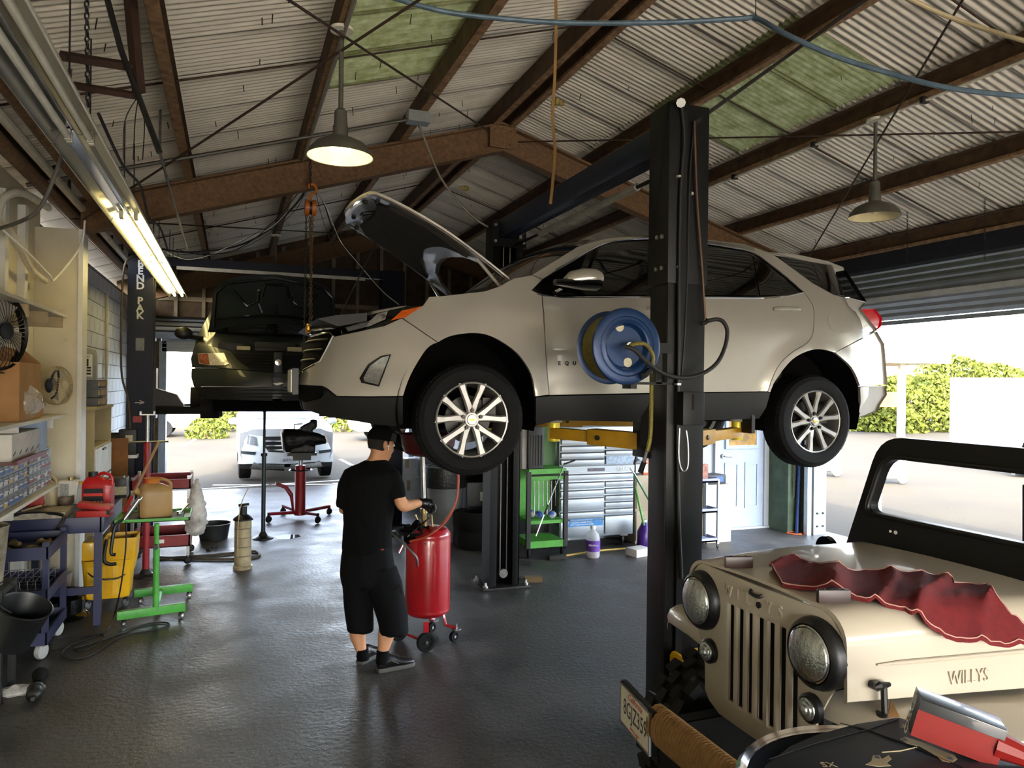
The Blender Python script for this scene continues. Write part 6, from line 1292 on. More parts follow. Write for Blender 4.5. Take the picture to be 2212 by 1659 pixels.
MB().bx(-.6, .45, 0.02, .06, .10, .16).build('rail', DSTEEL, ct)
cp_ = pZ(1946, 945, -.02)
cn = thing('pale_canopy', 'pale flat canopy on a slim post across the street', 'canopy', (cp_.x, cp_.y, 0), R(-20))
PALE = M('canopy_pale', 'e0dccf', 0.6, 0, 0.02)
MB().bx(-.12, .12, -.12, .12, 0, 3.1).build('post', PALE, cn); MB().bx(-3, 1.2, -1.5, 3, 3.1, 4.0).build('roof', PALE, cn); MB().bx(-1.0, 1.3, 2.8, 2.9, 1.2, 1.9).build('sign_band', M('band_orange', 'c07040', 0.6), cn)
yb = pZ(1852, 925, -.02); yo = MB().bx(yb.x - .7, yb.x + .7, yb.y - .3, yb.y + .3, -.02, .5).build('yellow_kerb_block', M('kerb_yellow', 'd8b84a', 0.7), bevel=0.03); tag(yo, 'low yellow block beside the shrubs across the lot', 'kerb')
# ================================================================== LEFT SIDE: BENCH, SHELVES, CARTS
NAVYP = M('navy_enamel', '1d2142', 0.45, 0, 0.12, 5)
GREY = M('grey_plastic', '6d6f70', 0.5, 0, 0.1)
def solo(o, label, cat, group=None): return tag(o, label, cat, group)
wbn = thing('blue_workbench', 'navy steel workbench against the left wall', 'workbench', (-1.36, 7.5, 0))
MB().bx(-1.72, -1.0, 6.98, 8.06, 0.875, 0.90).build('top', M('bench_top', '3a3b44', 0.5, 0.2, 0.2, 6), wbn, True)
MB().bx(-1.72, -1.0, 6.965, 6.985, 0.775, 0.905).bx(-1.02, -0.985, 6.965, 8.06, 0.775, 0.905).bx(-1.72, -1.0, 8.04, 8.06, .775, .875).build('apron', NAVYP, wbn, True, bevel=0.004)
for x_, y_ in ((-1.03, 7.0), (-1.03, 8.0), (-1.69, 7.0), (-1.69, 8.0)): MB().bx(x_ - .028, x_ + .028, y_ - .025, y_ + .025, 0, .78).build('leg', NAVYP, wbn, True)
MB().bx(-1.66, -1.05, 6.99, 7.02, .26, .32).build('stretcher', NAVYP, wbn, True)
BT = 0.902
brd = MB().bx(-1.72, -1.27, 6.98, 7.34, BT, BT + .05).build('stained_board', M('stained_white_board', 'a79f90', 0.8, 0, 0, 9, col2='5f5648', lo=.45, hi=.75), bevel=.005); solo(brd, 'oil stained white board lying on the navy workbench', 'board')
def jug(name, label, loc, rz, col, w, d, h, cap, group=None, lab=None, txt=None, mat=None, neck=.6, tsize=.05, handle=True):
    t = thing(name, label, 'bottle', loc, rz, group); m = mat or M('jug_' + col, col, 0.4, 0, 0.06, 4, coat=.2); mb = MB(); rings = []
    for z, s, ox in ((0, .94, 0), (.02, 1, 0), (h * .62, 1, 0), (h * .74, .94, 0), (h * .84, .62, -.08), (h * .9, .3, -.18)):
        rings.append([Vector((ox * w + w / 2 * s * max(-1, min(1, 1.3 * math.cos(2 * PI * i / 20))), d / 2 * s * max(-1, min(1, 1.3 * math.sin(2 * PI * i / 20))), z)) for i in range(20)])
    mb.loft(rings); mb.build('body', m, t, smooth=50)
    MB().cyl((-.18 * w, 0, h * .88), (-.18 * w, 0, h), w * .13 + .008, n=14).build('cap', cap, t)
    if handle: MB().tube(cat_curve([(-.05 * w, 0, h * .9), (.2 * w, 0, h * .97), (.45 * w, 0, h * .86), (.47 * w, 0, h * .62)], 4), .014, 8).build('handle', m, t)
    if lab: MB().bx(-w * .42, w * .25, -d / 2 - .002, -d / 2 - .0005, h * .12, h * .58).build('label', lab, t)
    if txt: text_part('label_text', txt, tsize, WHITE, t, frame_m((-w * .08, -d / 2 - .003, h * .2), (1, 0, 0), (0, 0, 1)), .0004)
    return t
CAPR = M('cap_red', 'a3261f', .4); CAPB = M('cap_black', '151515', .5); CAPY = M('cap_yellow', 'c9a83a', .5); CAPO = M('cap_orange', 'c14a22', .45)
INKB = M('label_black', '17181a', .5, 0, .2, 30)
def onb(px, py, z=BT): p = pZ(px, py, z); return (p.x, p.y, z)
j1 = jug('transmission_fluid_jug', 'large red fluid jug with black label on the navy bench', onb(212, 1100), R(-8), 'b01a1c', .235, .13, .33, CAPB, lab=INKB, txt='MERCON', tsize=.046)
MB().bx(-.1, .055, -.0685, -.067, .125, .15).build('brand_strip', M('strip_red', 'd23a34', .5), j1)
tc = thing('red_tool_case', 'small red plastic tool case left ajar on the navy bench', 'case', onb(203, 1117), R(-6))
MB().bx(-.13, .12, -.02, .12, 0, .055).build('case_bottom', M('case_red', 'a8221f', .45, 0, .08), tc, bevel=.01)
MB().box((0, .05, .085), (.25, .14, .045), rot=Matrix.Rotation(R(9), 3, 'Y')).build('case_lid', MATS['case_red'], tc, bevel=.01); MB().bx(.10, .125, -.03, .0, .02, .06).build('latch', BLACK, tc)
bt_ = thing('car_battery', 'black car battery at the far corner of the navy bench', 'battery', onb(258, 1076), R(0))
MB().bx(-.12, .06, 0, .2, 0, .19).build('case', BLACK, bt_, bevel=.006); MB().bx(-.12, .06, -.002, 0, .03, .11).build('label', M('label_tan', 'b3aa8e', .6, 0, .2, 40), bt_)
for dx in (-.09, .03): MB().cyl((dx, .05, .19), (dx, .05, .21), .012, n=10).build('terminal', STEEL, bt_)
mc_ = thing('white_solvent_can', 'white rectangular solvent can with brass cap on the bench', 'can', onb(148, 1090), R(-4))
MB().bx(-.09, .07, 0, .11, 0, .215).build('can', PAPER, mc_, bevel=.005); MB().cyl((0, .06, .215), (0, .06, .245), .022, n=14).build('cap', BRASS, mc_); MB().bx(-.07, .0, -.002, 0, .05, .19).build('label_print', M('print_grey', '9a9a96', .7, 0, .4, 60), mc_)
text_part('can_marking', '357', .06, M('ink_blue', '2b3a66', .6), mc_, frame_m((.071, .055, .13), (0, 1, 0), (0, 0, 1)), .0004)
jug('blue_bottle', 'blue additive bottle with orange cap beside the white can', onb(121, 1082), 0, '2850a8', .09, .07, .2, CAPO, lab=M('label_pale', 'c9c7be', .6), handle=False)
jug('black_oil_jug', 'black oil jug with red cap left of the blue bottle', onb(85, 1088), R(-5), '151516', .22, .12, .24, CAPR)
jug('tan_oil_jug', 'tan oil jug with dark red cap behind the black jug', (-1.52, 7.52, BT), 0, '9a8a66', .17, .11, .30, CAPR)
jug('clear_bottle', 'clear bottle with yellow cap beside the red jug', onb(177, 1092), 0, 'b7bab2', .07, .07, .22, CAPY, mat=M('clear_plastic', 'c8ccc8', .15, 0, .05, alpha=.45), handle=False)
tb_ = MB().lathe([(0, 0), (.07, 0), (.085, .02), (.088, .085), (.08, .085), (.075, .02), (0, .015)], onb(136, 1092), (0, 0, 1), 26).build('stained_tub', M('stained_tub', '8a7a66', .7, 0, 0, 14, col2='4a3428', lo=.4, hi=.7)); solo(tb_, 'round grease stained tub in front of the white can', 'tub')
tp = thing('hand_cleaner_tub', 'white and navy round tub at the left end of the bench', 'tub', onb(22, 1104, BT + .05))
MB().cyl((0, 0, 0), (0, 0, .05), .105, n=26).build('tub', M('tub_navy', '1d2340', .5), tp); MB().lathe([(.106, .05), (.11, .052), (.11, .085), (.0, .09)], n=26).build('lid', WHITE, tp)
rb_ = MB().bx(-.08, .08, 0, .05, 0, .09).build('red_parts_box', M('box_red', '9c2420', .5, 0, .1), bevel=.003); rb_.location = onb(70, 1095, BT + .05); solo(rb_, 'small red parts box lying by the black jug', 'box')
p = Vector(onb(48, 1104, BT + .055)); q = Vector(onb(98, 1090, BT + .055)); ws1 = MB().tube([p, q], .011, 6).build('wooden_stick', M('pale_wood', 'c9b48c', .7)); solo(ws1, 'pale wooden paint stick lying on the stained board', 'stick')
# wall shelves
SHW = M('shelf_white', 'cfcabb', .6, 0, .06)
us = thing('upper_shelf', 'white upper wall shelf on short timber cleats', 'shelf', (XL + .2, 6.6, 2.6))
MB().bx(XL, -1.36, 5.2, 7.46, 2.58, 2.605).build('board', SHW, us, True)
for y_ in (6.25, 6.85, 7.4): MB().bx(XL, -1.38, y_ - .04, y_ + .0, 2.49, 2.58).build('cleat', M('cleat_wood', 'bda983', .7, 0, .12), us, True)
ms = thing('middle_shelf', 'white middle wall shelf holding boxes and a small fan', 'shelf', (XL + .2, 6.6, 1.7))
MB().bx(XL, -1.36, 5.2, 7.5, 1.715, 1.74).build('board', SHW, ms, True)
for y_ in (6.3, 7.4): MB().bx(XL, -1.45, y_ - .02, y_ + .02, 1.62, 1.715).build('bracket', WHITE, ms, True)
ls = thing('lower_shelf', 'narrow lower wall shelf carrying the small parts drawers', 'shelf', (XL + .15, 6.6, 1.1))
MB().bx(XL, -1.42, 5.4, 7.5, 1.10, 1.125).build('board', SHW, ls, True)
for y_ in (6.4, 7.4): MB().bx(XL, -1.5, y_ - .02, y_ + .02, 1.0, 1.10).build('bracket', WHITE, ls, True)
# parts drawer cabinets
DRW = M('drawer_grey', '50545a', .35, 0, .15, 12)
def drawers(label, y0, y1, z0, rows, cols, cols_col):
    t = thing('parts_drawer_cabinet', label, 'drawer cabinet', (-1.58, y0, z0), 0, 'small parts drawer cabinets'); H = .078
    L = y1 - y0
    MB().bx(-.14, .10, 0, L, 0, rows * H + .02).build('frame', M('cabinet_frame', '7f8488', .5, .2), t)
    w = L / cols; dm = MB().bx(0, .012, .008, w - .008, .008, H - .01).mesh('drawer', DRW, 0, .002); lm = MB().bx(.012, .0135, .02, w - .02, .012, H * .45).mesh('tag', None); hm_ = MB().bx(.012, .022, w * .3, w * .7, H * .5, H * .62).mesh('pull', M('pull_white', 'b9bdc2', .5))
    for r_ in range(rows):
        for c_ in range(cols):
            o = link('drawer', dm, t); o.location = (.10, c_ * w, r_ * H + .01)
            l_ = link('tag', lm, o); l_.data = lm if True else None
            if len(lm.materials) == 0: lm.materials.append(cols_col[0])
            l_.material_slots[0].link = 'OBJECT'; l_.material_slots[0].material = random.choice(cols_col); link('pull', hm_, o)
LBB = M('tag_blue', '3b5f9e', .5); LBY = M('tag_yellow', 'b39a4a', .5); LBR = M('tag_red2', '7f2a30', .5); LBW = M('tag_white', 'b7b9b6', .5)
drawers('parts drawers with blue tags at the left edge of the wall', 5.75, 6.66, 1.125, 4, 7, [LBB, LBB, LBW, LBY]); drawers('parts drawers with red tags next to the cream column', 6.70, 7.46, 1.125, 4, 6, [LBR, LBR, LBW])
cbx1 = thing('printed_carton', 'white carton printed with red and blue stripes on the drawers', 'box', (-1.58, 6.1, 1.46))
MB().bx(-.14, .14, 0, .8, 0, .19).build('carton', PAPER, cbx1, bevel=.004)
for i in range(9):
    MB().box((.1415, .06 + .085 * i, .05 + .09 * (i % 2)), (.001, .07, .012), rot=Matrix.Rotation(R(20), 3, 'X')).build('stripe', CAPR if i % 2 else M('stripe_navy', '20284a', .6), cbx1)
rt_ = MB().bx(-1.66, -1.36, 5.9, 6.75, 1.455, 1.46).bx(-1.37, -1.36, 5.9, 6.75, 1.46, 1.485).build('red_tray', M('tray_maroon', '6d1f26', .5)); solo(rt_, 'maroon shallow tray under the striped carton', 'tray')
bb = MB().bx(-1.62, -1.45, 6.98, 7.2, 1.46, 1.72).build('pale_blue_carton', M('carton_blue', 'a9bcd6', .7, 0, .05), bevel=.003); solo(bb, 'pale blue upright carton beside the striped carton', 'box')
kb = thing('open_cardboard_box', 'brown cardboard box with raised flap on the middle shelf', 'box', (-1.56, 6.1, 1.742))
MB().bx(-.16, .16, 0, .62, 0, .42).build('box', CARD, kb); MB().prism([(-.16, .02, .42), (-.16, .60, .42), (-.12, .58, .56), (-.12, .06, .56)], (.006, 0, 0)).build('flap', CARD, kb); MB().prism([(-.16, .62, .42), (.16, .62, .42), (.05, .64, .52), (-.1, .64, .55)], (0, .006, 0)).build('flap', CARD, kb)
MB().bx(.05, .12, .6195, .6215, .30, .42).build('tape', M('clear_tape', 'd7cfb8', .2), kb)
k2 = MB().bx(-1.62, -1.44, 6.86, 7.02, 1.742, 1.90).build('small_cardboard_box', CARD, bevel=.003); solo(k2, 'small brown cardboard box in front of the beige fan', 'box')
bg = remeshed('clear_plastic_bag', MB().ball((-1.46, 6.45, 1.87), .16, 14, 10, (.8, 1.9, .75)), .02, M('bag_film', 'd9d4cc', .15, 0, .2, 20, alpha=.45, spec=.8), None, False, .03, 9, 3); solo(bg, 'clear plastic bag of parts lying on the middle shelf', 'bag')
MB().ball((-1.44, 6.5, 1.86), .07, 10, 8, (.6, 1.6, .7)).build('red_part', CAPR, bg)
FANM = M('fan_beige', 'b7a988', .5, 0, .05)
def fan(name, label, c, ax, r_, mat, ring_r=.006):
    t = thing(name, label, 'fan', c); ax = Vector(ax).normalized(); u = ax.cross(Vector((0, 0, 1))).normalized(); v = u.cross(ax)
    MB().lathe([(r_, -.05), (r_ * 1.02, 0), (r_, .02), (r_ * .96, 0)], (0, 0, 0), ax, 32).build('rim', mat, t)
    gb = MB()
    for k in range(36):
        a = 2 * PI * k / 36; d = u * math.cos(a) + v * math.sin(a); gb.tube([d * (r_ * .22) + ax * .07, d * (r_ * .7) + ax * .055, d * r_ + ax * .0], .0022, 4); gb.tube([d * (r_ * .3) - ax * .09, d * (r_ * .75) - ax * .075, d * r_ - ax * .04], .0022, 4)
    tag(gb.build('grille', mat, t), kind='stuff')
    MB().lathe([(0, .075), (r_ * .22, .07), (r_ * .22, .055), (0, .05)], (0, 0, 0), ax, 18).build('badge', mat, t)
    MB().cyl(-ax * .05, -ax * .17, r_ * .3, n=16).build('motor', mat, t)
    for k in range(4):
        a = k * PI / 2; d = u * math.cos(a) + v * math.sin(a); e = u * math.cos(a + .7) + v * math.sin(a + .7); MB().add([d * r_ * .15, d * r_ * .85, e * r_ * .85 + ax * .03, e * r_ * .15 + ax * .02], [(0, 1, 2, 3)]).build('blade', M('blade_smoke', '8b8474', .3), t)
    MB().tube([-ax * .12, -ax * .12 + Vector((0, 0, -r_ * 1.05))], .014, 8).build('stand', mat, t); MB().cyl(-ax * .12 + Vector((0, 0, -r_ * 1.05)), -ax * .12 + Vector((0, 0, -r_ * 1.08)), r_ * .5, n=20).build('base', mat, t)
    return t
fan('beige_desk_fan', 'beige desk fan beside the cream column', (-1.40, 7.33, 1.99), (.9, -.45, .08), .165, FANM)
fan('black_wire_fan', 'black wire fan at the left edge of the middle shelf', (-1.50, 5.97, 2.37), (.9, -.4, 0), .27, BLACK)
hp_ = MB().tube(cat_curve([(-1.40, 7.02, 1.97), (-1.38, 7.05, 2.08), (-1.37, 7.15, 2.12), (-1.38, 7.25, 2.06), (-1.40, 7.28, 1.93), (-1.42, 7.2, 1.88)], 5), .008, 6).ball((-1.41, 7.05, 1.99), .05, 10, 8, (.6, .8, 1.2)).build('ear_muffs', M('muff_navy', '16182a', .5)); solo(hp_, 'dark ear muffs hanging in front of the beige fan', 'ear muffs')
# cabinet beyond the column
ca = thing('timber_cabinet', 'worn timber cabinet with white drawers beyond the column', 'cabinet', (-1.54, 9.4, 0))
TIM = M('worn_ply', 'a2946f', .7, 0, .15, 4)
MB().bx(-1.73, -1.35, 8.84, 8.86, 0, 1.72).bx(-1.73, -1.35, 9.98, 10.0, 0, 1.72).bx(-1.73, -1.71, 8.86, 9.98, 0, 1.72).bx(-1.73, -1.33, 8.82, 10.02, 1.72, 1.75).bx(-1.71, -1.36, 8.86, 9.98, 1.30, 1.32).build('carcass', TIM, ca, True)
for i in range(3): dq = MB().bx(-1.36, -1.34, 8.87, 9.97, .3 + .34 * i, .62 + .34 * i).build('drawer', M('drawer_white', 'c2c2bd', .5), ca, True); MB().bx(-1.34, -1.325, 9.3, 9.5, .58 + .34 * i, .6 + .34 * i).xf(ca.matrix_basis.inverted()).build('pull', BLACK, dq)
pp = MB().bx(-1.70, -1.2, 10.28, 10.30, 0, 1.32).build('plywood_offcut', M('ply_brown', '7d5227', .7, 0, .2, 8)); solo(pp, 'brown plywood offcut leaning beside the timber cabinet', 'board')
for i, (y_, z_) in enumerate(((9.1, 1.752), (9.1, 1.85), (9.1, 1.95))):
    o = thing('storage_bin', ('lowest grey bin on the timber cabinet full of small parts', 'middle grey bin on the timber cabinet full of small parts', 'topmost grey bin on the timber cabinet under the oil bottle')[i], 'bin', (-1.53, y_, z_), 0, 'stacked bins on the timber cabinet')
    MB().bx(-.17, .17, 0, .6, 0, .092).build('bin', M('bin_grey', '45474a', .5), o, bevel=.004)
    for k in range(4): MB().bx(.171, .178, .02 + .145 * k, .15 + .145 * k, .02, .08).build('contents', M('bin_parts', 'a08a6a', .4, .3, .8, 60), o)
mo = thing('grey_oil_container', 'tall grey oil container with slanted top on the bins', 'bottle', (-1.53, 9.12, 2.045))
MB().prism([(-.10, 0, 0), (.12, 0, 0), (.12, 0, .24), (.10, 0, .33), (.02, 0, .35), (-.10, 0, .26)], (0, .30, 0)).build('body', M('oil_grey', '8a8c86', .45, 0, .05), mo, bevel=.012)
MB().bx(-.02, .11, -.003, -.001, .03, .27).build('label', PAPER, mo); MB().bx(.015, .075, -.005, -.003, .14, .22).build('label_block', INKB, mo)
text_part('label_name', 'Mobil', .034, INKB, mo, frame_m((.045, -.004, .245), (1, 0, 0), (0, 0, 1)), .0004); text_part('label_digit', '1', .085, WHITE, mo, frame_m((.045, -.0055, .18), (1, 0, 0), (0, 0, 1)), .0004)
for z_ in (.05, .085, .115): MB().bx(-.01, .10, -.005, -.003, z_, z_ + .02).build('label_line', INKB, mo)
# white pipes on the left wall
WPIPE = M('painted_pipe', 'cfc9ba', .5)
def wpipe(name, label, pts, r_=.03): o = MB().tube(cat_curve(pts, 6), r_, 10).build(name, WPIPE); return solo(o, label, 'pipe')
wpipe('elbow_conduit', 'white curved conduit bending up the cream wall', [(-1.68, 6.2, 3.22), (-1.62, 6.6, 3.20), (-1.60, 6.9, 3.10), (-1.62, 7.4, 2.98), (-1.63, 7.95, 2.95)], .028)
wpipe('roof_elbow_conduit', 'white elbow pipe rising from wall into the roof', [(-1.66, 6.5, 3.15), (-1.62, 6.52, 3.38), (-1.55, 6.8, 3.5), (-1.5, 7.4, 3.52)], .03)
wpipe('wall_riser_pipe', 'thin white riser pipe down the block wall', [(-1.72, 12.2, .9), (-1.72, 12.2, 2.0), (-1.72, 12.2, 3.3)], .022)
cbl = MB().tube(cat_curve([(-1.66, 6.5, 3.2), (-1.5, 6.7, 3.03), (-1.45, 7.2, 2.92), (-1.5, 7.7, 2.95), (-1.36, 8.0, 3.3), (-1.32, 8.0, 3.55)], 6), .009, 6).build('white_cable', WHITE); solo(cbl, 'white cable sagging in front of the cream column', 'cable')
jb = MB().bx(-1.74, -1.64, 6.44, 6.56, 3.08, 3.26).build('junction_box', WPIPE, bevel=.004); solo(jb, 'white junction box high on the cream wall', 'junction box')
for i, (x_, r_, m_) in enumerate(((-1.50, .05, RUST), (-1.38, .035, WPIPE), (-1.24, .055, RUST))):
    o = MB().tube([(x_, 4.0, zr(x_) - .28), (x_, 14.5, zr(x_) - .28)], r_, 10).build('eave_pipe', m_); solo(o, ('rusty pipe nearest the left wall under the eave', 'slim white pipe between the two rusty eave pipes', 'rusty pipe farthest from the left wall under the eave')[i], 'pipe', 'pipes running under the left eave')
    for y_ in (5.2, 7.6, 11): MB().bx(x_ - .012, x_ + .012, y_ - .012, y_ + .012, zr(x_) - .28, zr(x_) - .0).build('hanger', DSTEEL, o)
# blue service cart
bc_ = thing('blue_service_cart', 'navy three tier service cart full of used parts', 'cart', (-1.48, 6.5, 0))
for x_, y_ in ((-1.25, 6.22), (-1.25, 6.83), (-1.71, 6.22), (-1.71, 6.83)): MB().bx(x_ - .02, x_ + .02, y_ - .02, y_ + .02, .12, .86).build('post', NAVYP, bc_, True)
for nm, z_ in (('top_tray', .74), ('middle_tray', .43), ('bottom_tray', .12)):
    MB().bx(-1.72, -1.24, 6.2, 6.85, z_, z_ + .012).bx(-1.245, -1.23, 6.19, 6.86, z_, z_ + .09).bx(-1.73, -1.715, 6.19, 6.86, z_, z_ + .09).bx(-1.73, -1.23, 6.19, 6.205, z_, z_ + .09).bx(-1.73, -1.23, 6.845, 6.86, z_, z_ + .09).build(nm, NAVYP, bc_, True, bevel=.003)
MB().tube(cat_curve([(-1.3, 6.84, .84), (-1.28, 6.96, .93), (-1.5, 7.0, .95), (-1.68, 6.96, .93), (-1.69, 6.84, .84)], 5), .014, 8).build('push_handle', BLACK, bc_, True)
for x_, y_ in ((-1.28, 6.26), (-1.28, 6.79), (-1.68, 6.26), (-1.68, 6.79)): MB().lathe([(0, -.02), (.03, -.02), (.055, -.018), (.06, 0), (.055, .018), (.03, .02), (0, .02)], (x_, y_, .06), (.9, -.4, 0), 20).build('caster', M('caster_grey', '9a9a96', .6), bc_, True); MB().bx(x_ - .03, x_ + .03, y_ - .03, y_ + .03, .10, .12).build('caster_plate', STEEL, bc_, True)
def lump(name, label, c, s, mat, cat, n=6, seed=0):
    random.seed(seed); mb = MB()
    for i in range(n): mb.ball(Vector(c) + Vector((random.uniform(-1, 1) * s[0], random.uniform(-1, 1) * s[1], s[2] * .5)), max(.018, min(s) * .5), 10, 8, (random.uniform(.6, 1.4), random.uniform(.6, 1.4), random.uniform(.6, 1.1)))
    return solo(remeshed(name, mb, .009, mat, None, False, .004, 30, 2), label, cat)
lump('used_brake_part', 'worn brass coloured brake part in the top cart tray', (-1.42, 6.5, .755), (.13, .14, .07), M('worn_brass_part', '6d5d3e', .5, .5, .4, 30), 'car part', 8, 3)
lump('black_engine_part', 'black greasy engine part in the bottom cart tray', (-1.48, 6.5, .135), (.10, .12, .12), MATS['engine_black'], 'car part', 10, 5)
wk = thing('wire_basket', 'wire basket in the middle tray of the navy cart', 'basket', (-1.45, 6.5, .445))
for k in range(8): MB().tube([(-.18 + .05 * k, -.2, .0), (-.18 + .05 * k, -.2, .12), (-.18 + .05 * k, .2, .12), (-.18 + .05 * k, .2, .0), (-.18 + .05 * k, -.2, .0)], .003, 5).build('wire', STEEL, wk)
for z_ in (.002, .06, .12): MB().tube([(-.18, -.2, z_), (.17, -.2, z_), (.17, .2, z_), (-.18, .2, z_), (-.18, -.2, z_)], .003, 5).build('hoop', STEEL, wk)
sr = thing('black_steel_rim', 'black steel wheel rim lying under the navy bench', 'wheel rim', (-1.36, 7.3, 0))
MB().lathe([(.21, 0), (.225, .01), (.21, .03), (.18, .05), (.18, .17), (.21, .19), (.225, .2), (.21, .21), (.17, .17), (.17, .05)], n=36).build('barrel', GLOSSBK, sr); MB().lathe([(.17, .12), (.08, .14), (.03, .12), (.03, .10)], n=30).build('disc', GLOSSBK, sr)
# mop bucket
mbk = thing('yellow_mop_bucket', 'yellow wheeled mop bucket with wringer behind the bench leg', 'mop bucket', (-1.03, 7.62, 0))
MB().loft([[Vector((x_ * s, y_ * s, z_)) for x_, y_ in rrect([(-.2, -.17), (.2, -.17), (.2, .17), (-.2, .17)], .06)] for z_, s in ((.085, .88), (.10, .9), (.40, 1.0), (.43, 1.03), (.43, .97), (.12, .86))], False).build('bucket', M('bucket_yellow', 'd5a313', .4, 0, .08, 3, coat=.2), mbk, smooth=40)
YB2 = MATS['bucket_yellow']
MB().loft([[Vector((.10 + x_ * s, y_ * s, z_)) for x_, y_ in rrect([(-.13, -.15), (.13, -.15), (.13, .15), (-.13, .15)], .04)] for z_, s in ((.30, .8), (.44, 1.0), (.58, 1.05), (.62, 1.05), (.62, .98), (.35, .8))], False).build('wringer', YB2, mbk, smooth=40)
MB().bx(-.2, -.1, -.15, .15, .43, .60).build('back_wall', YB2, mbk, bevel=.02); MB().tube(cat_curve([(.0, .0, .52), (.1, -.06, .56), (.2, -.02, .60)], 4), .025, 8).build('wringer_jaw', BLACK, mbk)
MB().tube(cat_curve([(.0, -.16, .62), (-.02, -.18, .45), (.02, -.18, .40), (.08, -.18, .40)], 5), .016, 8).build('wringer_handle', BLACK, mbk)
for k in range(3): MB().bx(-.15 + .1 * k, -.10 + .1 * k, -.172, -.162, .12, .38).build('rib', YB2, mbk)
MB().tube(cat_curve([(-.2, -.1, .40), (-.1, -.2, .30), (.08, -.21, .27), (.2, -.1, .33)], 6), .006, 6).build('bail', BLACK, mbk)
for x_, y_ in ((-.15, -.13), (.15, -.13), (-.15, .13), (.15, .13)): MB().lathe([(0, -.015), (.03, -.015), (.038, 0), (.03, .015), (0, .015)], (x_, y_, .038), (.9, -.4, 0), 16).build('caster', GREY, mbk); MB().cyl((x_, y_, .05), (x_, y_, .09), .02, n=10).build('caster_stem', BLACK, mbk)
ww = MB().lathe([(0, 0), (.12, 0), (.15, .28), (.155, .28), (.125, -.005)], (-1.5, 7.75, 0.0), (0, 0, 1), 24).build('white_bucket', WHITE); solo(ww, 'white plastic pail behind the yellow mop bucket', 'bucket')
# green adjustable tray stand
GRN = M('lime_enamel', '46963a', .45, 0, .15, 8)
gs = thing('green_tray_stand', 'lime green rolling tray stand holding a tan jug', 'tray stand', (-.62, 7.15, 0))
a, b = pZ(252, 1330, .09), pZ(400, 1310, .09); c_, d_ = pZ(290, 1282, .09), pZ(416, 1268, .09)
for s_, e_ in ((a, b), (c_, d_)):
    ax = (e_ - s_).normalized(); sd = Vector((-ax.y, ax.x, 0)) * .025
    MB().loft([[p_ - sd + Vector((0, 0, -.035)), p_ + sd + Vector((0, 0, -.035)), p_ + sd + Vector((0, 0, .035)), p_ - sd + Vector((0, 0, .035))] for p_ in (s_, e_)]).build('base_bar', GRN, gs, True, bevel=.004)
    for p_ in (s_ + ax * .05, e_ - ax * .03): MB().lathe([(0, -.012), (.018, -.014), (.026, 0), (.018, .014), (0, .012)], (p_.x, p_.y, .026), (ax.y, -ax.x, 0), 16).build('caster', CHROME, gs, True); MB().cyl((p_.x, p_.y, .03), (p_.x, p_.y, .06), .01, n=8).build('caster_stem', CHROME, gs, True)
cb0 = a.lerp(b, .56); cb1 = c_.lerp(d_, .45)
MB().tube([cb0, cb1], .022, 10).build('cross_tube', GRN, gs, True); MB().tube([(cb0.x, cb0.y, .10), (cb0.x, cb0.y, .62)], .026, 14).build('column', GRN, gs, True); MB().tube([(cb0.x, cb0.y, .6), (cb0.x, cb0.y, .83)], .02, 14).build('inner_column', GRN, gs, True)
MB().cyl((cb0.x, cb0.y - .02, .64), (cb0.x, cb0.y - .07, .64), .02, n=8).build('clamp_knob', BLACK, gs, True)
TX0, TX1, TY0, TY1, TZ = -.92, -.33, 6.98, 7.48, .835
MB().bx(TX0, TX1, TY0, TY1, TZ, TZ + .006).bx(TX0, TX1, TY0, TY0 + .01, TZ, TZ + .03).bx(TX0, TX1, TY1 - .01, TY1, TZ, TZ + .03).bx(TX0, TX0 + .01, TY0, TY1, TZ, TZ + .03).bx(TX1 - .01, TX1, TY0, TY1, TZ, TZ + .03).build('tray', GRN, gs, True)
pdm = MB().bx(TX0 + .1, TX1 - .06, TY0 + .06, TY1 - .05, TZ + .006, TZ + .018).build('black_mat', M('oily_mat', '26241f', .6, 0, .3, 12)); solo(pdm, 'oily black mat lying in the green tray', 'mat')
tj = jug('tan_fluid_jug', 'translucent tan fluid jug standing on the green tray', (-.62, 7.2, TZ + .018), R(12), '9c7a44', .26, .18, .33, CAPO, mat=M('tan_jug', '9a7a4c', .45, 0, .12, 5))
MB().lathe([(.05, 0), (.06, .03), (.075, .045)], (-.02, 0, .29), (0, 0, 1), 12).build('paper_rag', M('rag_orange', 'b9742e', .8), tj); MB().cyl((-.10, -.02, .20), (-.17, -.03, .24), .028, n=12).build('spout', MATS['tan_jug'], tj)
p = pY(300, 1078, 7.05); q = pY(268, 1122, 7.0); gg = MB().tube([p, q], .021, 14).tube([p + Vector((.02, .05, .01)), q + Vector((.02, .05, .01))], .014, 12).build('grease_gun', CHROME); solo(gg, 'chrome grease gun resting on the edge of the green tray', 'grease gun')
MB().tube(cat_curve([q, pY(250, 1135, 6.96), pY(243, 1165, 6.94), pY(240, 1195, 6.93), pY(250, 1198, 6.93)], 5), .014, 8).build('grip', BLACK, gg)
rt2 = MB().tube([(-.42, 7.1, TZ + .04), (-.36, 7.3, TZ + .09)], .01, 10).cyl((-.42, 7.1, TZ + .03), (-.42, 7.1, TZ + .065), .022, n=14).build('ratchet', CHROME); solo(rt2, 'chrome ratchet at the right end of the green tray', 'tool')
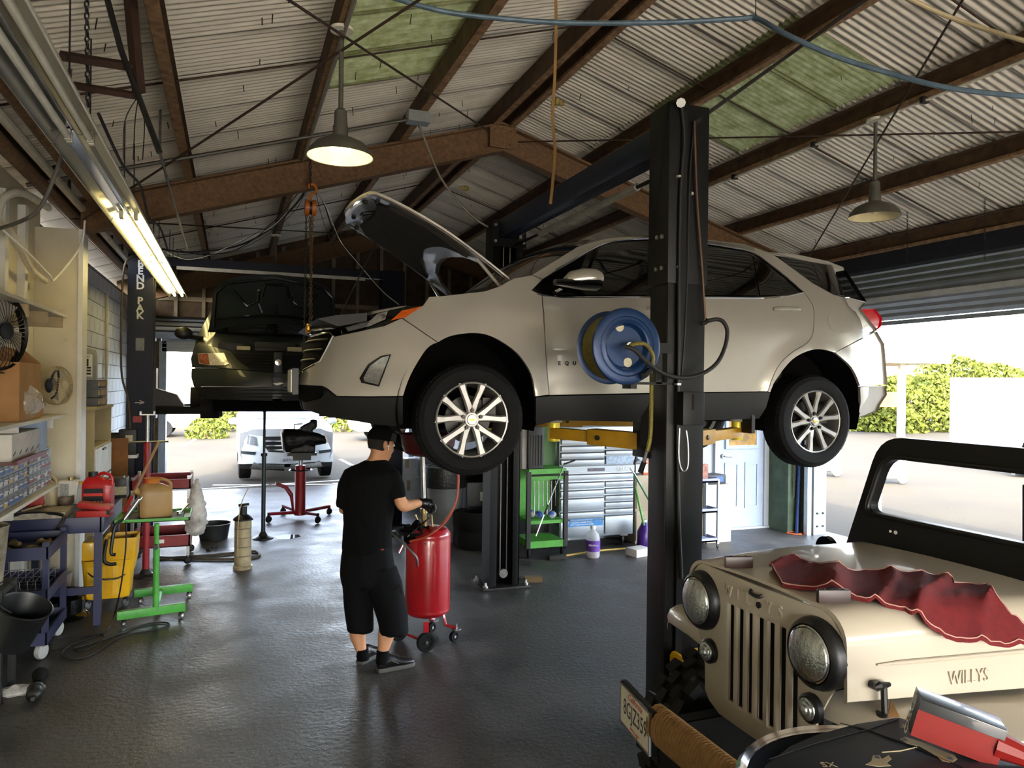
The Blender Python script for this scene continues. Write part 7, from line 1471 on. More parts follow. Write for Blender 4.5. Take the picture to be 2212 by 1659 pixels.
cd = MB().tube(cat_curve([pY(272, 1128, 6.96), pY(272, 1180, 6.9), pY(262, 1260, 6.82), pZ(248, 1325, .02), pZ(225, 1365, .008), pZ(150, 1395, .008), pZ(135, 1420, .008), pZ(190, 1418, .008), pZ(262, 1375, .008), pZ(330, 1362, .008), pZ(365, 1350, .008), pZ(350, 1344, .008), pZ(300, 1352, .008), pZ(215, 1385, .008), pZ(160, 1400, .008), pZ(180, 1405, .008), pZ(215, 1388, .008), pZ(218, 1370, .008), pZ(120, 1382, .008)], 6), .0065, 6).build('power_cord', CABLE); solo(cd, 'black power cord coiled loosely on the floor by the cart', 'cord')
# red pole stand, wooden handle, red cart, bag, pan
rs_ = thing('red_pole_stand', 'red screw pole jack stand beside the navy lift post', 'jack stand', (-.82, 8.56, 0))
MB().lathe([(0, 0), (.13, 0), (.13, .012), (.06, .03), (.035, .08)], n=24).build('foot', DSTEEL, rs_); MB().lathe([(.034, .05), (.034, 1.38), (.03, 1.40)], n=18).build('tube', M('pole_red', '8f1520', .4, 0, .15), rs_); MB().cyl((0, 0, 1.36), (0, 0, 1.68), .018, n=12).build('screw', STEEL, rs_)
MB().tube([(-.16, -.02, 1.40), (.2, .02, 1.40)], .01, 8).build('tee_handle', STEEL, rs_); MB().bx(-.07, .07, -.05, .05, 1.68, 1.69).bx(-.07, -.06, -.05, .05, 1.69, 1.72).bx(.06, .07, -.05, .05, 1.69, 1.72).build('saddle', STEEL, rs_)
p0 = pY(343, 955, 8.3); p1 = pY(268, 1108, 7.4); wh = MB().tube([p0, p1], .014, 10).build('broomstick', M('handle_wood', '9a7a5c', .6)); solo(wh, 'long wooden tool handle leaning over the bench corner', 'handle'); MB().tube([p1 + (p0 - p1) * .2, p1], .017, 10).build('red_grip', CAPR, wh)
rc_ = thing('red_tool_cart', 'red open tool cart with steel corner posts', 'cart', (-.72, 9.3, 0))
for x_, y_ in ((-.44, 9.0), (-.44, 9.62), (-1.0, 9.0), (-1.0, 9.62)): MB().bx(x_ - .016, x_ + .016, y_ - .016, y_ + .016, .1, .98).build('post', STEEL, rc_, True); MB().lathe([(0, -.014), (.03, -.014), (.045, 0), (.03, .014), (0, .014)], (x_, y_, .045), (.4, -.9, 0), 16).build('caster', BLACK, rc_, True); MB().cyl((x_, y_, .06), (x_, y_, .1), .012, n=8).build('caster_stem', STEEL, rc_, True)
for nm, z_, h_ in (('top_tray', .84, .11), ('bottom_tray', .20, .13)): MB().bx(-1.02, -.42, 8.98, 9.64, z_, z_ + .012).bx(-1.02, -.42, 8.98, 8.995, z_, z_ + h_).bx(-1.02, -.42, 9.625, 9.64, z_, z_ + h_).bx(-.435, -.42, 8.98, 9.64, z_, z_ + h_).bx(-1.02, -1.005, 8.98, 9.64, z_, z_ + h_).build(nm, M('cart_red', '7f1a20', .45, 0, .12), rc_, True)
MB().bx(-.75, -.68, 8.976, 8.979, .25, .29).build('label', WHITE, rc_, True)
pg = remeshed('hanging_trash_bag', MB().loft([[Vector((-.36 + r_ * math.cos(a_), 9.0 + r_ * .8 * math.sin(a_), z_)) for a_ in [2 * PI * i / 14 for i in range(14)]] for z_, r_ in ((.30, .03), (.36, .10), (.5, .12), (.7, .09), (.85, .055), (.95, .02))]), .016, M('printed_bag', 'c9c6c2', .4, 0, 0, 5, col2='8f8a88', lo=.45, hi=.75), None, False, .02, 12, 2); solo(pg, 'white plastic bag of rubbish hung on the red cart', 'bag')
dp = MB().lathe([(0, .0), (.17, 0), (.2, .19), (.215, .2), (.205, .2), (.165, .015), (0, .01)], (-.2, 10.35, 0), (0, 0, 1), 30).build('black_drain_pan', M('pan_black', '1a1c1d', .5)); solo(dp, 'deep black drain pan on the floor behind the red cart', 'pan')
gv = lump('work_glove', 'dark work glove dropped on the floor by the hose', pZ(466, 1188, .0), (.1, .06, .04), M('glove_grey', '2b2b2b', .9), 'glove', 6, 9)
fh = MB().tube(cat_curve([pZ(330, 1208, .015), pZ(400, 1203, .015), pZ(470, 1198, .015), pZ(540, 1191, .015), pZ(558, 1194, .015), pZ(555, 1202, .015), pZ(500, 1208, .015), pZ(420, 1207, .015), pZ(340, 1204, .015)], 6), .014, 8).build('floor_hose', HOSE); solo(fh, 'brown rubber hose looped on the floor by the extractor', 'hose')
# oil extractor, tall stand, transmission jack
ex_ = thing('oil_extractor', 'translucent ribbed oil extractor cylinder standing on the floor', 'oil extractor', (.13, 8.6, 0))
MB().lathe([(0, 0), (.1, 0), (.1, .03), (.088, .04), (.088, .53)], n=28).build('cylinder', M('yellowed_plastic', 'a89a78', .4, 0, 0, 7, col2='6d624c', lo=.4, hi=.75), ex_)
for z_ in (.14, .24, .34, .44): MB().lathe([(.089, z_), (.094, z_ + .005), (.089, z_ + .01)], n=28).build('band', M('band_tan', '7d7460', .5), ex_)
MB().lathe([(0, .6), (.05, .59), (.09, .56), (.105, .545), (.105, .53), (.0, .53)], n=28).build('lid', BLACK, ex_); MB().cyl((0, 0, .58), (0, 0, .68), .04, n=14).tube([(-.05, 0, .69), (.06, 0, .70)], .014, 8).build('pump_handle', BLACK, ex_)
MB().tube(cat_curve([(-.05, -.09, .15), (-.055, -.1, .45), (-.02, -.06, .72), (.06, -.02, .9)], 6), .005, 6).build('suction_tube', M('tube_tan', 'b3a386', .5), ex_)
ps = thing('tall_pole_stand', 'tall dark pole stand supporting the minivan underneath', 'jack stand', (.40, 10.16, 0))
MB().lathe([(0, 0), (.13, 0), (.13, .01), (.06, .04), (.03, .09)], n=26).build('foot', DSTEEL, ps); MB().lathe([(.027, .06), (.027, 1.1)], n=16).build('outer_tube', M('pole_green', '18262a', .4), ps); MB().lathe([(.017, 1.1), (.017, 1.64), (.03, 1.66), (.03, 1.67), (0, 1.67)], n=14).build('inner_tube', DSTEEL, ps); MB().cyl((-.04, 0, 1.09), (.04, 0, 1.09), .02, n=10).build('collar', DSTEEL, ps)
tjk = thing('transmission_jack', 'red transmission jack on four caster legs', 'jack', (.97, 11.45, 0))
MB().lathe([(.09, .06), (.09, .1), (.078, .12), (.078, .78), (.07, .8), (.0, .8)], n=24).build('cylinder', MATS['pole_red'], tjk); MB().cyl((0, 0, .78), (0, 0, .95), .035, n=14).build('ram', CHROME, tjk)
for a_ in (R(25), R(115), R(205), R(295)):
    e_ = Vector((math.cos(a_), math.sin(a_), 0)) * .5; MB().tube([(0, 0, .10), e_ + Vector((0, 0, .13))], .025, 8).build('leg', MATS['pole_red'], tjk); MB().lathe([(0, -.02), (.04, -.02), (.055, 0), (.04, .02), (0, .02)], (e_.x, e_.y, .055), (.5, -.8, 0), 18).build('caster', BLACK, tjk); MB().cyl((e_.x, e_.y, .08), (e_.x, e_.y, .15), .02, n=8).build('caster_stem', DSTEEL, tjk)
MB().tube([(-.1, -.06, .12), (-.14, -.08, .35), (-.22, -.1, .48), (-.36, -.12, .55)], .016, 8).tube([(-.1, -.02, .12), (-.12, -.04, .38), (-.2, -.06, .5), (-.36, -.08, .56)], .016, 8).build('pump_pedal', MATS['pole_red'], tjk); MB().lathe([(.16, .72), (.17, .73), (.16, .74), (.15, .73)], n=24).build('hand_ring', CHROME, tjk); MB().bx(-.2, .22, -.12, .12, .95, .99).bx(-.12, .14, -.1, .1, .88, .95).build('saddle', BLACK, tjk)
tm = MB(); tm.loft([tm.ring((-.24, 0, 1.16), (1, 0, .12), .17, 16), tm.ring((-.20, 0, 1.17), (1, 0, .12), .18, 16), tm.ring((-.05, 0, 1.18), (1, 0, .12), .16, 16), tm.ring((.12, 0, 1.2), (1, 0, .12), .13, 16), tm.ring((.26, 0, 1.19), (1, 0, .12), .09, 16), tm.ring((.36, 0, 1.17), (1, 0, .12), .06, 16)]); tm.box((.1, 0, 1.36), (.22, .16, .12), rot=Matrix.Rotation(R(-28), 3, 'Y')).box((.18, 0, 1.42), (.1, .12, .12)).bx(-.15, .2, -.12, .12, .99, 1.10)
to = thing('transmission', 'black automatic transmission sitting on the red jack', 'transmission', (.97, 11.45, .99)); tm.v = [v - Vector((0, 0, .99)) for v in tm.v]
remeshed('housing', tm, .014, MATS['engine_black'], to, False, .006, 14, 1); MB().lathe([(.13, 0), (.16, .01), (.15, .02), (.06, .03), (.0, .03)], (-.25, 0, .17), (-1, 0, -.1), 26).build('torque_converter', STEEL, to)
MB().tube([(-.1, 0, .34), (-.1, -.02, .42), (.02, -.02, .43)], .01, 6).build('bracket', DSTEEL, to)
pu_ = MB().prism([pZ(592, 1160) + Vector((0, 0, .001)), pZ(612, 1155) + Vector((0, 0, .001)), pZ(645, 1155) + Vector((0, 0, .001)), pZ(650, 1159) + Vector((0, 0, .001)), pZ(625, 1165) + Vector((0, 0, .001)), pZ(600, 1165) + Vector((0, 0, .001))], (0, 0, .001)).build('spilled_puddle', M('wet_patch', '55606c', .05, 0, 0)); solo(pu_, 'thin wet puddle on the floor beside the tall pole stand', 'puddle')
# drive shaft and bag on the near floor, bucket at the left edge
cv0 = pZ(72, 1502, .06); cv1 = pZ(92, 1440, .06); axv = (cv1 - cv0).normalized()
cv = thing('drive_shaft', 'greasy black drive shaft lying on the floor at left', 'car part', (cv0.x, cv0.y, 0)); L = .36
def cvp(t): return Vector((0, 0, .05)) + Vector((axv.x, axv.y, 0)) * t
MB().lathe([(.012, -.04), (.014, 0), (.03, .01), (.045, .03), (.047, .08), (.04, .10)], cvp(0), (axv.x, axv.y, 0), 20, True).build('outer_joint', DSTEEL, cv); MB().lathe([(.036, 0), (.05, .01), (.05, .03), (.03, .05), (.012, .05), (.012, .2)], cvp(.10), (axv.x, axv.y, 0), 20).build('shaft', BLACK, cv)
MB().lathe([(.02 + .022 * (k / 7) + (.008 if k % 2 else 0), .022 * k) for k in range(8)] + [(.0, .16)], cvp(.24), (axv.x, axv.y, 0), 22).build('rubber_boot', RUBBER, cv)
fb_ = remeshed('crumpled_bag', MB().ball(pZ(40, 1492, .02), .13, 12, 8, (1.2, .6, .25)), .014, MATS['bag_film'], None, False, .02, 14, 2); solo(fb_, 'crumpled clear bag on the floor by the drive shaft', 'bag')
ob = MB().lathe([(0, 0), (.13, 0), (.16, .36), (.165, .38), (.15, .37), (.12, .01)], (-1.50, 5.62, .72), (0, 0, 1), 26).build('dirty_bucket', M('grimy_white', '8f8775', .8, 0, 0, 8, col2='4b4438', lo=.4, hi=.7)); solo(ob, 'grimy white bucket at the left edge on a low stand', 'bucket')
sd_ = MB().bx(-1.73, -1.33, 5.45, 5.8, .68, .72).bx(-1.73, -1.69, 5.45, 5.49, 0, .68).bx(-1.37, -1.33, 5.45, 5.49, 0, .68).bx(-1.73, -1.69, 5.76, 5.8, 0, .68).bx(-1.37, -1.33, 5.76, 5.8, 0, .68).build('low_stand', BLACK); solo(sd_, 'low black stand under the grimy bucket', 'stand')
vs_ = MB().lathe([(0, 0), (.11, 0), (.15, .27), (.158, .28), (.15, .285), (.14, .27), (.10, .01), (0, .01)], (-1.30, 5.52, .36), (.35, -.25, .9), 28).build('black_pail', M('pail_black', '161718', .4, 0, .1)); solo(vs_, 'black plastic pail tilted beside the low stand', 'bucket'); MB().tube(cat_curve([(-1.26, 5.36, .60), (-1.36, 5.36, .70), (-1.36, 5.6, .74), (-1.28, 5.68, .66)], 5), .005, 6).build('bail', DSTEEL, vs_)
# ================================================================== BACK RIGHT: TOOL CHEST, CARTS, CABINETS
CHEST = M('brushed_steel', '8d949b', .38, .6, .08, 3, stretch=(1, 1, 18)); CHD = M('chest_dark', '2c2f33', .4, .6)
tcs = thing('steel_tool_chest', 'wide brushed steel tool chest with many drawers', 'tool chest', (4.33, 8.6, 0))
X0, X1, YF_ = 3.81, 4.85, 8.35; XM = 4.43
MB().bx(X0, X1, YF_ + .02, 8.82, .14, 1.03).build('lower_cabinet', CHEST, tcs, True, bevel=.006); MB().bx(X0, X1, YF_ + .04, 8.82, 1.03, 1.52).build('upper_cabinet', CHEST, tcs, True, bevel=.006)
def drw(x0, x1, z0, z1, par=tcs):
    o = MB().bx(x0 + .012, x1 - .012, YF_ - .0, YF_ + .03, z0 + .006, z1 - .022).build('drawer', CHEST, par, True, bevel=.004)
    MB().prism([(x0 + .012, YF_ - .018, z1 - .022), (x0 + .012, YF_ + .03, z1 - .008), (x0 + .012, YF_ + .03, z1 - .022)], (x1 - x0 - .024, 0, 0)).xf(tcs.matrix_basis.inverted()).build('pull', CHEST, o)
    MB().bx(x0 + .012, x1 - .012, YF_ + .005, YF_ + .03, z1 - .022, z1 - .012).xf(tcs.matrix_basis.inverted()).build('shadow_gap', CHD, o)
z = .16
for h_ in (.215, .10, .17, .10, .10): drw(X0, XM, z, z + h_); z += h_
z = .16
for h_ in (.25, .085, .085, .085, .09, .09): drw(XM, X1, z, z + h_); z += h_
drw(X0, X1, .85, .945)
MB().bx(X0, X1, YF_ - .005, YF_ + .03, .95, 1.03).build('name_band', CHEST, tcs, True)
text_part('maker_name', 'KOBALT', .055, WHITE, tcs, frame_m((4.70, YF_ - .008, .985), (1, 0, 0), (0, 0, 1)), .001, True); MB().bx(4.18, 4.42, YF_ - .009, YF_ - .005, .965, 1.005).build('badge_plate', M('badge_dark', '4a4650', .4, 0, .4, 60), tcs, True)
z = 1.045
for h_ in (.085, .085, .085, .085, .085): drw(X0, XM, z, z + h_); z += h_
MB().bx(XM + .02, X1 - .02, YF_ + .01, YF_ + .03, 1.05, 1.15).build('control_panel', M('panel_blue_grey', '8d9fb4', .4, 0, .3, 30), tcs, True); z = 1.16
for h_ in (.075, .075, .075, .075): drw(XM, X1, z, z + h_); z += h_
lb = MB().prism([(X0 + .1, YF_ - .003, .28), (XM - .02, YF_ - .003, .28), (XM - .02, YF_ - .003, .375), (X0 + .14, YF_ - .003, .375)], (0, -.001, 0)).build('blue_sticker', M('sticker_blue', '3274ad', .5), tcs, True)
for i, tx in enumerate(('EXTRA DEEP DRAWER FOR', 'HOLDING LARGER TOOLS', 'SOFT CLOSE DRAWER SLIDES')): text_part('sticker_text', tx, .024, WHITE, tcs, frame_m((X0 + .30, YF_ - .0045, .355 - .026 * i), (1, 0, 0), (0, 0, 1)), .0003, True)
text_part('sticker_text', 'TRY ME', .024, WHITE, tcs, frame_m((XM - .09, YF_ - .0045, .35), (1, 0, 0), (0, 0, 1)), .0003, True)
for x_ in (X0 + .1, X1 - .12): MB().lathe([(0, -.02), (.05, -.02), (.065, 0), (.05, .02), (0, .02)], (x_, 8.42, .065), (.8, -.5, 0), 18).build('caster', BLACK, tcs, True); MB().bx(x_ - .05, x_ + .05, 8.38, 8.46, .12, .14).build('caster_plate', STEEL, tcs, True)
# green cart with the black ribbed machine box
GRM = M('machine_green', '4c9436', .45, 0, .12, 5); GRD = M('machine_dark_green', '2f5a1f', .5, 0, .12)
gc = thing('green_tool_cart', 'green and black tool cart beside the steel chest', 'cart', (3.5, 8.3, 0))
for x_, y_ in ((3.27, 8.06), (3.75, 8.06), (3.27, 8.52), (3.75, 8.52)): MB().bx(x_ - .025, x_ + .025, y_ - .02, y_ + .02, .12, 1.02).build('post', BLACK, gc, True)
MB().bx(3.29, 3.73, 8.06, 8.08, .92, 1.03).build('top_rail', GRM, gc, True); MB().bx(3.29, 3.73, 8.48, 8.50, .40, 1.0).build('back_panel', GRM, gc, True); MB().bx(3.29, 3.73, 8.06, 8.5, .40, .44).build('middle_shelf', GRM, gc, True); MB().bx(3.29, 3.73, 8.05, 8.5, .12, .20).build('bottom_tray', GRM, gc, True); MB().bx(3.27, 3.75, 8.05, 8.52, 1.02, 1.05).build('top_tray', GRM, gc, True)
MB().prism([(3.42, 8.46, 1.05), (3.78, 8.46, 1.05), (3.82, 8.5, 1.56), (3.42, 8.5, 1.56)], (0, .02, 0)).build('raised_lid', GRD, gc, True); MB().tube([(3.30, 8.03, .98), (3.76, 8.03, .98)], .012, 8).build('handle', BLACK, gc, True)
for i in range(7): MB().tube([(3.36 + .055 * i, 8.10, .90), (3.36 + .055 * i, 8.10, .50 + .05 * (i % 3))], .007, 8).build('hanging_extension', CHROME, gc, True)
for x_, y_ in ((3.29, 8.08), (3.72, 8.08), (3.29, 8.5), (3.72, 8.5)): MB().lathe([(0, -.02), (.045, -.022), (.06, 0), (.045, .022), (0, .02)], (x_, y_, .06), (.9, -.4, 0), 18).build('caster', RUBBER, gc, True)
rbx = thing('ribbed_machine_box', 'black ribbed machine housing on top of the green cart', 'machine', (3.36, 8.2, 1.05))
MB().bx(-.10, .10, -.14, .2, 0, .50).build('housing', M('housing_black', '232425', .5), rbx, bevel=.02); MB().bx(-.16, -.10, -.1, .2, 0, .52).build('side_cover', M('cover_grey', '9a9a97', .5), rbx, bevel=.01)
for i in range(5): MB().bx(-.075 + .035 * i, -.06 + .035 * i, -.15, -.138, .04, .40).build('rib', BLACK, rbx)
pb = MB().tube([pY(1158, 1158, 8.0), pY(1182, 1095, 8.0), pY(1220, 1000, 8.02)], .007, 8).build('pry_bar', CHROME); solo(pb, 'long chrome pry bar leaning across the green cart', 'tool'); MB().tube([pY(1176, 1112, 8.0), pY(1184, 1090, 8.0)], .012, 8).tube([pY(1218, 1003, 8.02), pY(1242, 994, 8.02)], .011, 8).build('black_grip', BLACK, pb); tag(pb.children[-1], kind='stuff')
lump('blue_white_rags', 'crumpled blue and white rags in the green cart', (3.5, 8.25, .445), (.14, .12, .09), M('rag_mix', 'c4c7cc', .8, 0, 0, 8, col2='33549a', lo=.45, hi=.55), 'rags', 8, 12)
# bottle of purple cleaner etc.
fb2 = thing('clear_cleaner_bottle', 'clear plastic cleaner bottle with purple label on the floor', 'bottle', (4.04, 7.9, 0)); CLR = M('pet_plastic', 'd5dbe0', .12, 0, 0, alpha=.4)
MB().lathe([(0, 0), (.075, 0), (.085, .02), (.085, .22), (.07, .28), (.03, .32), (.028, .34)], n=26).build('bottle', CLR, fb2); MB().lathe([(.032, .34), (.034, .375), (0, .38)], n=16).build('cap', WHITE, fb2); MB().lathe([(.0865, .08), (.0865, .21)], n=26).build('label', M('label_purple', '55308a', .5, 0, .15, 20), fb2); MB().lathe([(0, .01), (.078, .012), (.08, .05), (0, .05)], n=20).build('liquid', M('pink_liquid', 'b98a9c', .2, 0, 0, alpha=.7), fb2)
text_part('label_text', 'fabuloso', .034, WHITE, fb2, frame_m((-.033, -.0845, .16), (.93, -.36, 0), (0, 0, 1)), .0005)
pj = thing('purple_cleaner_jug', 'purple jug of cleaner half behind the lift post', 'bottle', (4.86, 8.1, 0)); MB().lathe([(0, 0), (.08, 0), (.09, .02), (.09, .22), (.05, .30), (.03, .34)], n=24).build('jug', M('purple_plastic', '3c1d70', .3, 0, .1), pj); MB().cyl((0, 0, .34), (0, 0, .37), .03, n=14).build('cap', WHITE, pj)
bxw = MB().bx(-.12, .12, -.1, .1, 0, .09).build('flat_white_box', PAPER, bevel=.003); bxw.location = (4.62, 7.83, 0); bxw.rotation_euler = (0, 0, R(12)); solo(bxw, 'flat white box on the floor near the tool chest', 'box')
br_ = thing('push_broom', 'broom with yellow handle lying in front of the chest', 'broom', (3.9, 7.95, 0)); MB().tube([(-.20, .0, .03), (.25, .12, .03), (.75, .13, .03)], .012, 8).build('handle', M('handle_yellow', 'b79a4a', .6), br_); MB().bx(-.42, -.2, -.05, .03, .0, .05).build('bristles', M('bristle_dark', '2a2624', .9), br_, bevel=.01)
bg_ = thing('beige_cabinet', 'beige low cabinet between the chest and the file cabinet', 'cabinet', (5.2, 8.6, 0)); MB().bx(-.3, .3, -.2, .2, 0, .88).build('carcass', M('beige_metal', 'a99d86', .5, 0, .05), bg_, bevel=.005)
for i in range(2): MB().bx(-.29, .29, -.215, -.2, .04 + .42 * i, .42 + .42 * i).build('door', MATS['beige_metal'], bg_, bevel=.004)
for i in range(4): jug('motor_oil_bottle', ('first', 'second', 'third', 'fourth')[i] + ' small oil bottle from the left on the beige cabinet', (4.98 + .12 * i, 8.5, .88), 0, ('23282e', 'b3552a', '2b2d31', '8a7a2a')[i], .09, .06, .24, CAPB, 'oil bottles on the beige cabinet', lab=LBW, handle=False)
bh = MB().tube([pY(1362, 1010, 8.2), pY(1404, 1085, 8.0)], .012, 8).build('green_handle_brush', M('handle_green', '2f6d4a', .5)); solo(bh, 'green and white brush handle leaning behind the lift post', 'brush'); MB().tube([pY(1362, 1010, 8.2), pY(1384, 1049, 8.1)], .014, 8).build('white_sleeve', WHITE, bh)
bh2 = MB().tube([pY(1372, 1050, 8.15), pY(1391, 1135, 8.0)], .014, 8).build('lime_broom_handle', GRM); solo(bh2, 'lime green broom handle leaning on the beige cabinet', 'broom')
# file cabinet, white cart, box
fc = thing('file_cabinet', 'beige two drawer file cabinet in front of the office door', 'file cabinet', (5.98, 8.4, 0)); FCM = M('file_beige', 'b3ab99', .5, 0, .05)
MB().bx(5.78, 6.2, 8.14, 8.72, 0, .76).build('body', FCM, fc, True, bevel=.005)
for i in range(2): dq = MB().bx(5.765, 5.78, 8.16, 8.70, .05 + .35 * i, .38 + .35 * i).build('drawer', FCM, fc, True, bevel=.003); MB().bx(5.75, 5.765, 8.36, 8.50, .30 + .35 * i, .32 + .35 * i).xf(fc.matrix_basis.inverted()).build('pull', STEEL, dq)
for z0, z1 in ((.06, .38), (.40, .70)): MB().bx(5.82, 6.16, 8.134, 8.14, z0, z1).build('side_panel', FCM, fc, True)
kb2 = thing('black_parts_carton', 'black carton with a chain picture on the file cabinet', 'box', (5.98, 8.3, .762)); MB().bx(-.2, .16, -.12, .12, 0, .12).build('carton', M('carton_charcoal', '26272b', .5), kb2, bevel=.003); MB().bx(-.0, .12, -.1225, -.121, .03, .10).build('label', LBB, kb2)
for i in range(4): MB().lathe([(.012, -.001), (.022, -.001), (.022, .001), (.012, .001)], (-.16 + .04 * i, -.1215, .06), (0, -1, 0), 14).build('printed_ring', LBW, kb2)
wc = thing('white_rolling_cart', 'slim white rolling cart behind the black lift post', 'cart', (5.55, 7.75, 0))
for x_, y_ in ((5.77, 8.09), (5.77, 7.84), (5.32, 8.09), (5.32, 7.84)): MB().bx(x_ - .014, x_ + .014, y_ - .014, y_ + .014, .06, .88).build('post', M('cart_pale', 'a6adba', .5), wc, True); MB().lathe([(0, -.012), (.02, -.012), (.03, 0), (.02, .012), (0, .012)], (x_, y_, .03), (.7, -.7, 0), 14).build('caster', BLACK, wc, True)
for z_ in (.09, .46, .84): MB().bx(5.31, 5.78, 7.83, 8.10, z_, z_ + .02).bx(5.31, 5.78, 7.83, 7.84, z_, z_ + .05).bx(5.77, 5.78, 7.83, 8.10, z_, z_ + .05).build('shelf', M('shelf_lilac', '9a9fc0', .5), wc, True)
bk = MB().bx(5.58, 5.68, 7.93, 7.99, .862, 1.06).build('spray_can_box', M('box_tan_red', '9a6a5c', .6, 0, .4, 20)); solo(bk, 'small tan and red box standing on the white cart', 'box')
oc = MB().tube(cat_curve([(7.3, 8.3, .01), (7.42, 8.2, .01), (7.5, 8.32, .01), (7.4, 8.38, .01), (7.28, 8.32, .012), (7.36, 8.22, .012), (7.48, 8.26, .012)], 6), .006, 6).build('orange_cord', M('cord_orange', 'c4592a', .5)); solo(oc, 'orange extension cord coiled at the foot of the jamb', 'cord')
bp_ = MB().tube([(7.46, 8.33, 0), (7.53, 8.36, 1.5)], .022, 10).build('blue_pole', M('pole_blue', '22407c', .5)); solo(bp_, 'blue pole leaning in the corner by the right jamb', 'pole')
def chain(name, label, a, b, mat, link_l=.032, r_=.0035, cat='chain'):
    a = Vector(a); b = Vector(b); n = max(2, int((b - a).length / (link_l * .78))); d = (b - a).normalized(); u = d.cross(Vector((0.3, 1, .1))).normalized(); v = d.cross(u); mb = MB()
    for i in range(n):
        c = a.lerp(b, (i + .5) / n); s_ = u if i % 2 else v; hl = link_l / 2; hw = link_l * .28
        pts = [c + d * (hl * math.cos(t)) + s_ * (hw * math.sin(t)) for t in [2 * PI * k / 8 for k in range(9)]]; mb.tube(pts, r_, 4)
    o = mb.build(name, mat); solo(o, label, cat); o['kind'] = 'stuff' if False else o.get('kind', '') or ''
    del o['kind']; return o
chain('door_hand_chain', 'hand chain of the right roller door by the green column', (7.43, 8.36, .5), (7.43, 8.36, 2.6), STEEL, .045, .005)
# beyond: trash can, cartons, black cabinet, tyres, bag
tn = thing('grey_trash_can', 'grey round trash can with draped black liner', 'trash can', (2.62, 9.35, 0)); MB().lathe([(0, 0), (.2, 0), (.25, .9), (.275, .92), (.275, .96), (.24, .96), (.19, .03)], n=30).build('can', M('can_grey', '63676a', .5, 0, .08), tn); MB().lathe([(.25, .97), (.282, .97), (.285, .80), (.275, .70)], n=30).build('liner', M('liner_black', '17181a', .3, 0, .2, 30, .5, 40), tn)
WB2 = M('white_carton', 'c3c6c9', .8, 0, .06)
for i, (x_, y_, z_, w, d, h, r_, lab) in enumerate(((2.75, 12.3, 0, .34, .34, .42, 5, 'white carton on the floor left of the carton stack'), (3.15, 12.4, 0, .42, .4, .46, -4, 'white carton at the bottom of the stack by the office wall'), (2.76, 12.32, .42, .32, .32, .36, -6, 'white carton standing on the left floor carton'), (3.16, 12.4, .46, .40, .38, .5, 3, 'tall white carton in the middle of the stack'), (3.14, 12.42, .96, .36, .34, .34, -8, 'white carton topmost of the stack by the office wall'))):
    o = MB().bx(-w / 2, w / 2, -d / 2, d / 2, 0, h).build('white_carton', WB2, bevel=.004); o.location = (x_, y_, z_); o.rotation_euler = (0, 0, R(r_)); solo(o, lab, 'box', 'white cartons by the office wall')
    MB().bx(-.03, .03, -d / 2 - .001, d / 2 + .001, h * .6, h + .001).build('tape', M('tape_brown', '9a8a6c', .4), o)
bkc = thing('black_compressor', 'black compressor unit between trash can and lift post', 'compressor', (3.2, 9.6, 0)); MB().bx(-.3, .35, -.3, .3, .1, .75).build('cabinet', BLACK, bkc, bevel=.02); MB().cyl((-.35, 0, .95), (.35, 0, .95), .2, n=22).build('tank', BLACK, bkc); MB().bx(-.12, .0, -.305, -.3, .50, .62).build('label', LBW, bkc)
for x_ in (-.25, .3): MB().bx(x_ - .04, x_ + .04, -.25, .25, 0, .1).build('foot', BLACK, bkc)
for i in range(2):
    o = MB().lathe([(.2, 0), (.31, .0), (.33, .05), (.33, .17), (.31, .22), (.2, .22), (.19, .11), (.2, 0)], (0, 0, 0), (0, 0, 1), 32).build('stacked_tyre', RUBBER); o.location = (2.95, 8.9, .22 * i); solo(o, ('lower black tyre lying beside the far lift post', 'upper black tyre lying beside the far lift post')[i], 'tyre', 'tyres stacked by the far lift post')
lump('dark_rubbish_bag', 'dark rubbish bag slumped on the floor behind the person', (1.95, 9.5, .0), (.12, .1, .2), M('bag_dark', '22282a', .5), 'bag', 9, 21)
wb_ = MB().bx(-.09, .09, -.045, .045, 0, .05).build('wood_block', M('block_wood', '6e5a3c', .8)); wb_.location = (2.95, 7.12, 0); wb_.rotation_euler = (0, 0, R(-15)); solo(wb_, 'short wood block beside the far lift post base', 'block')
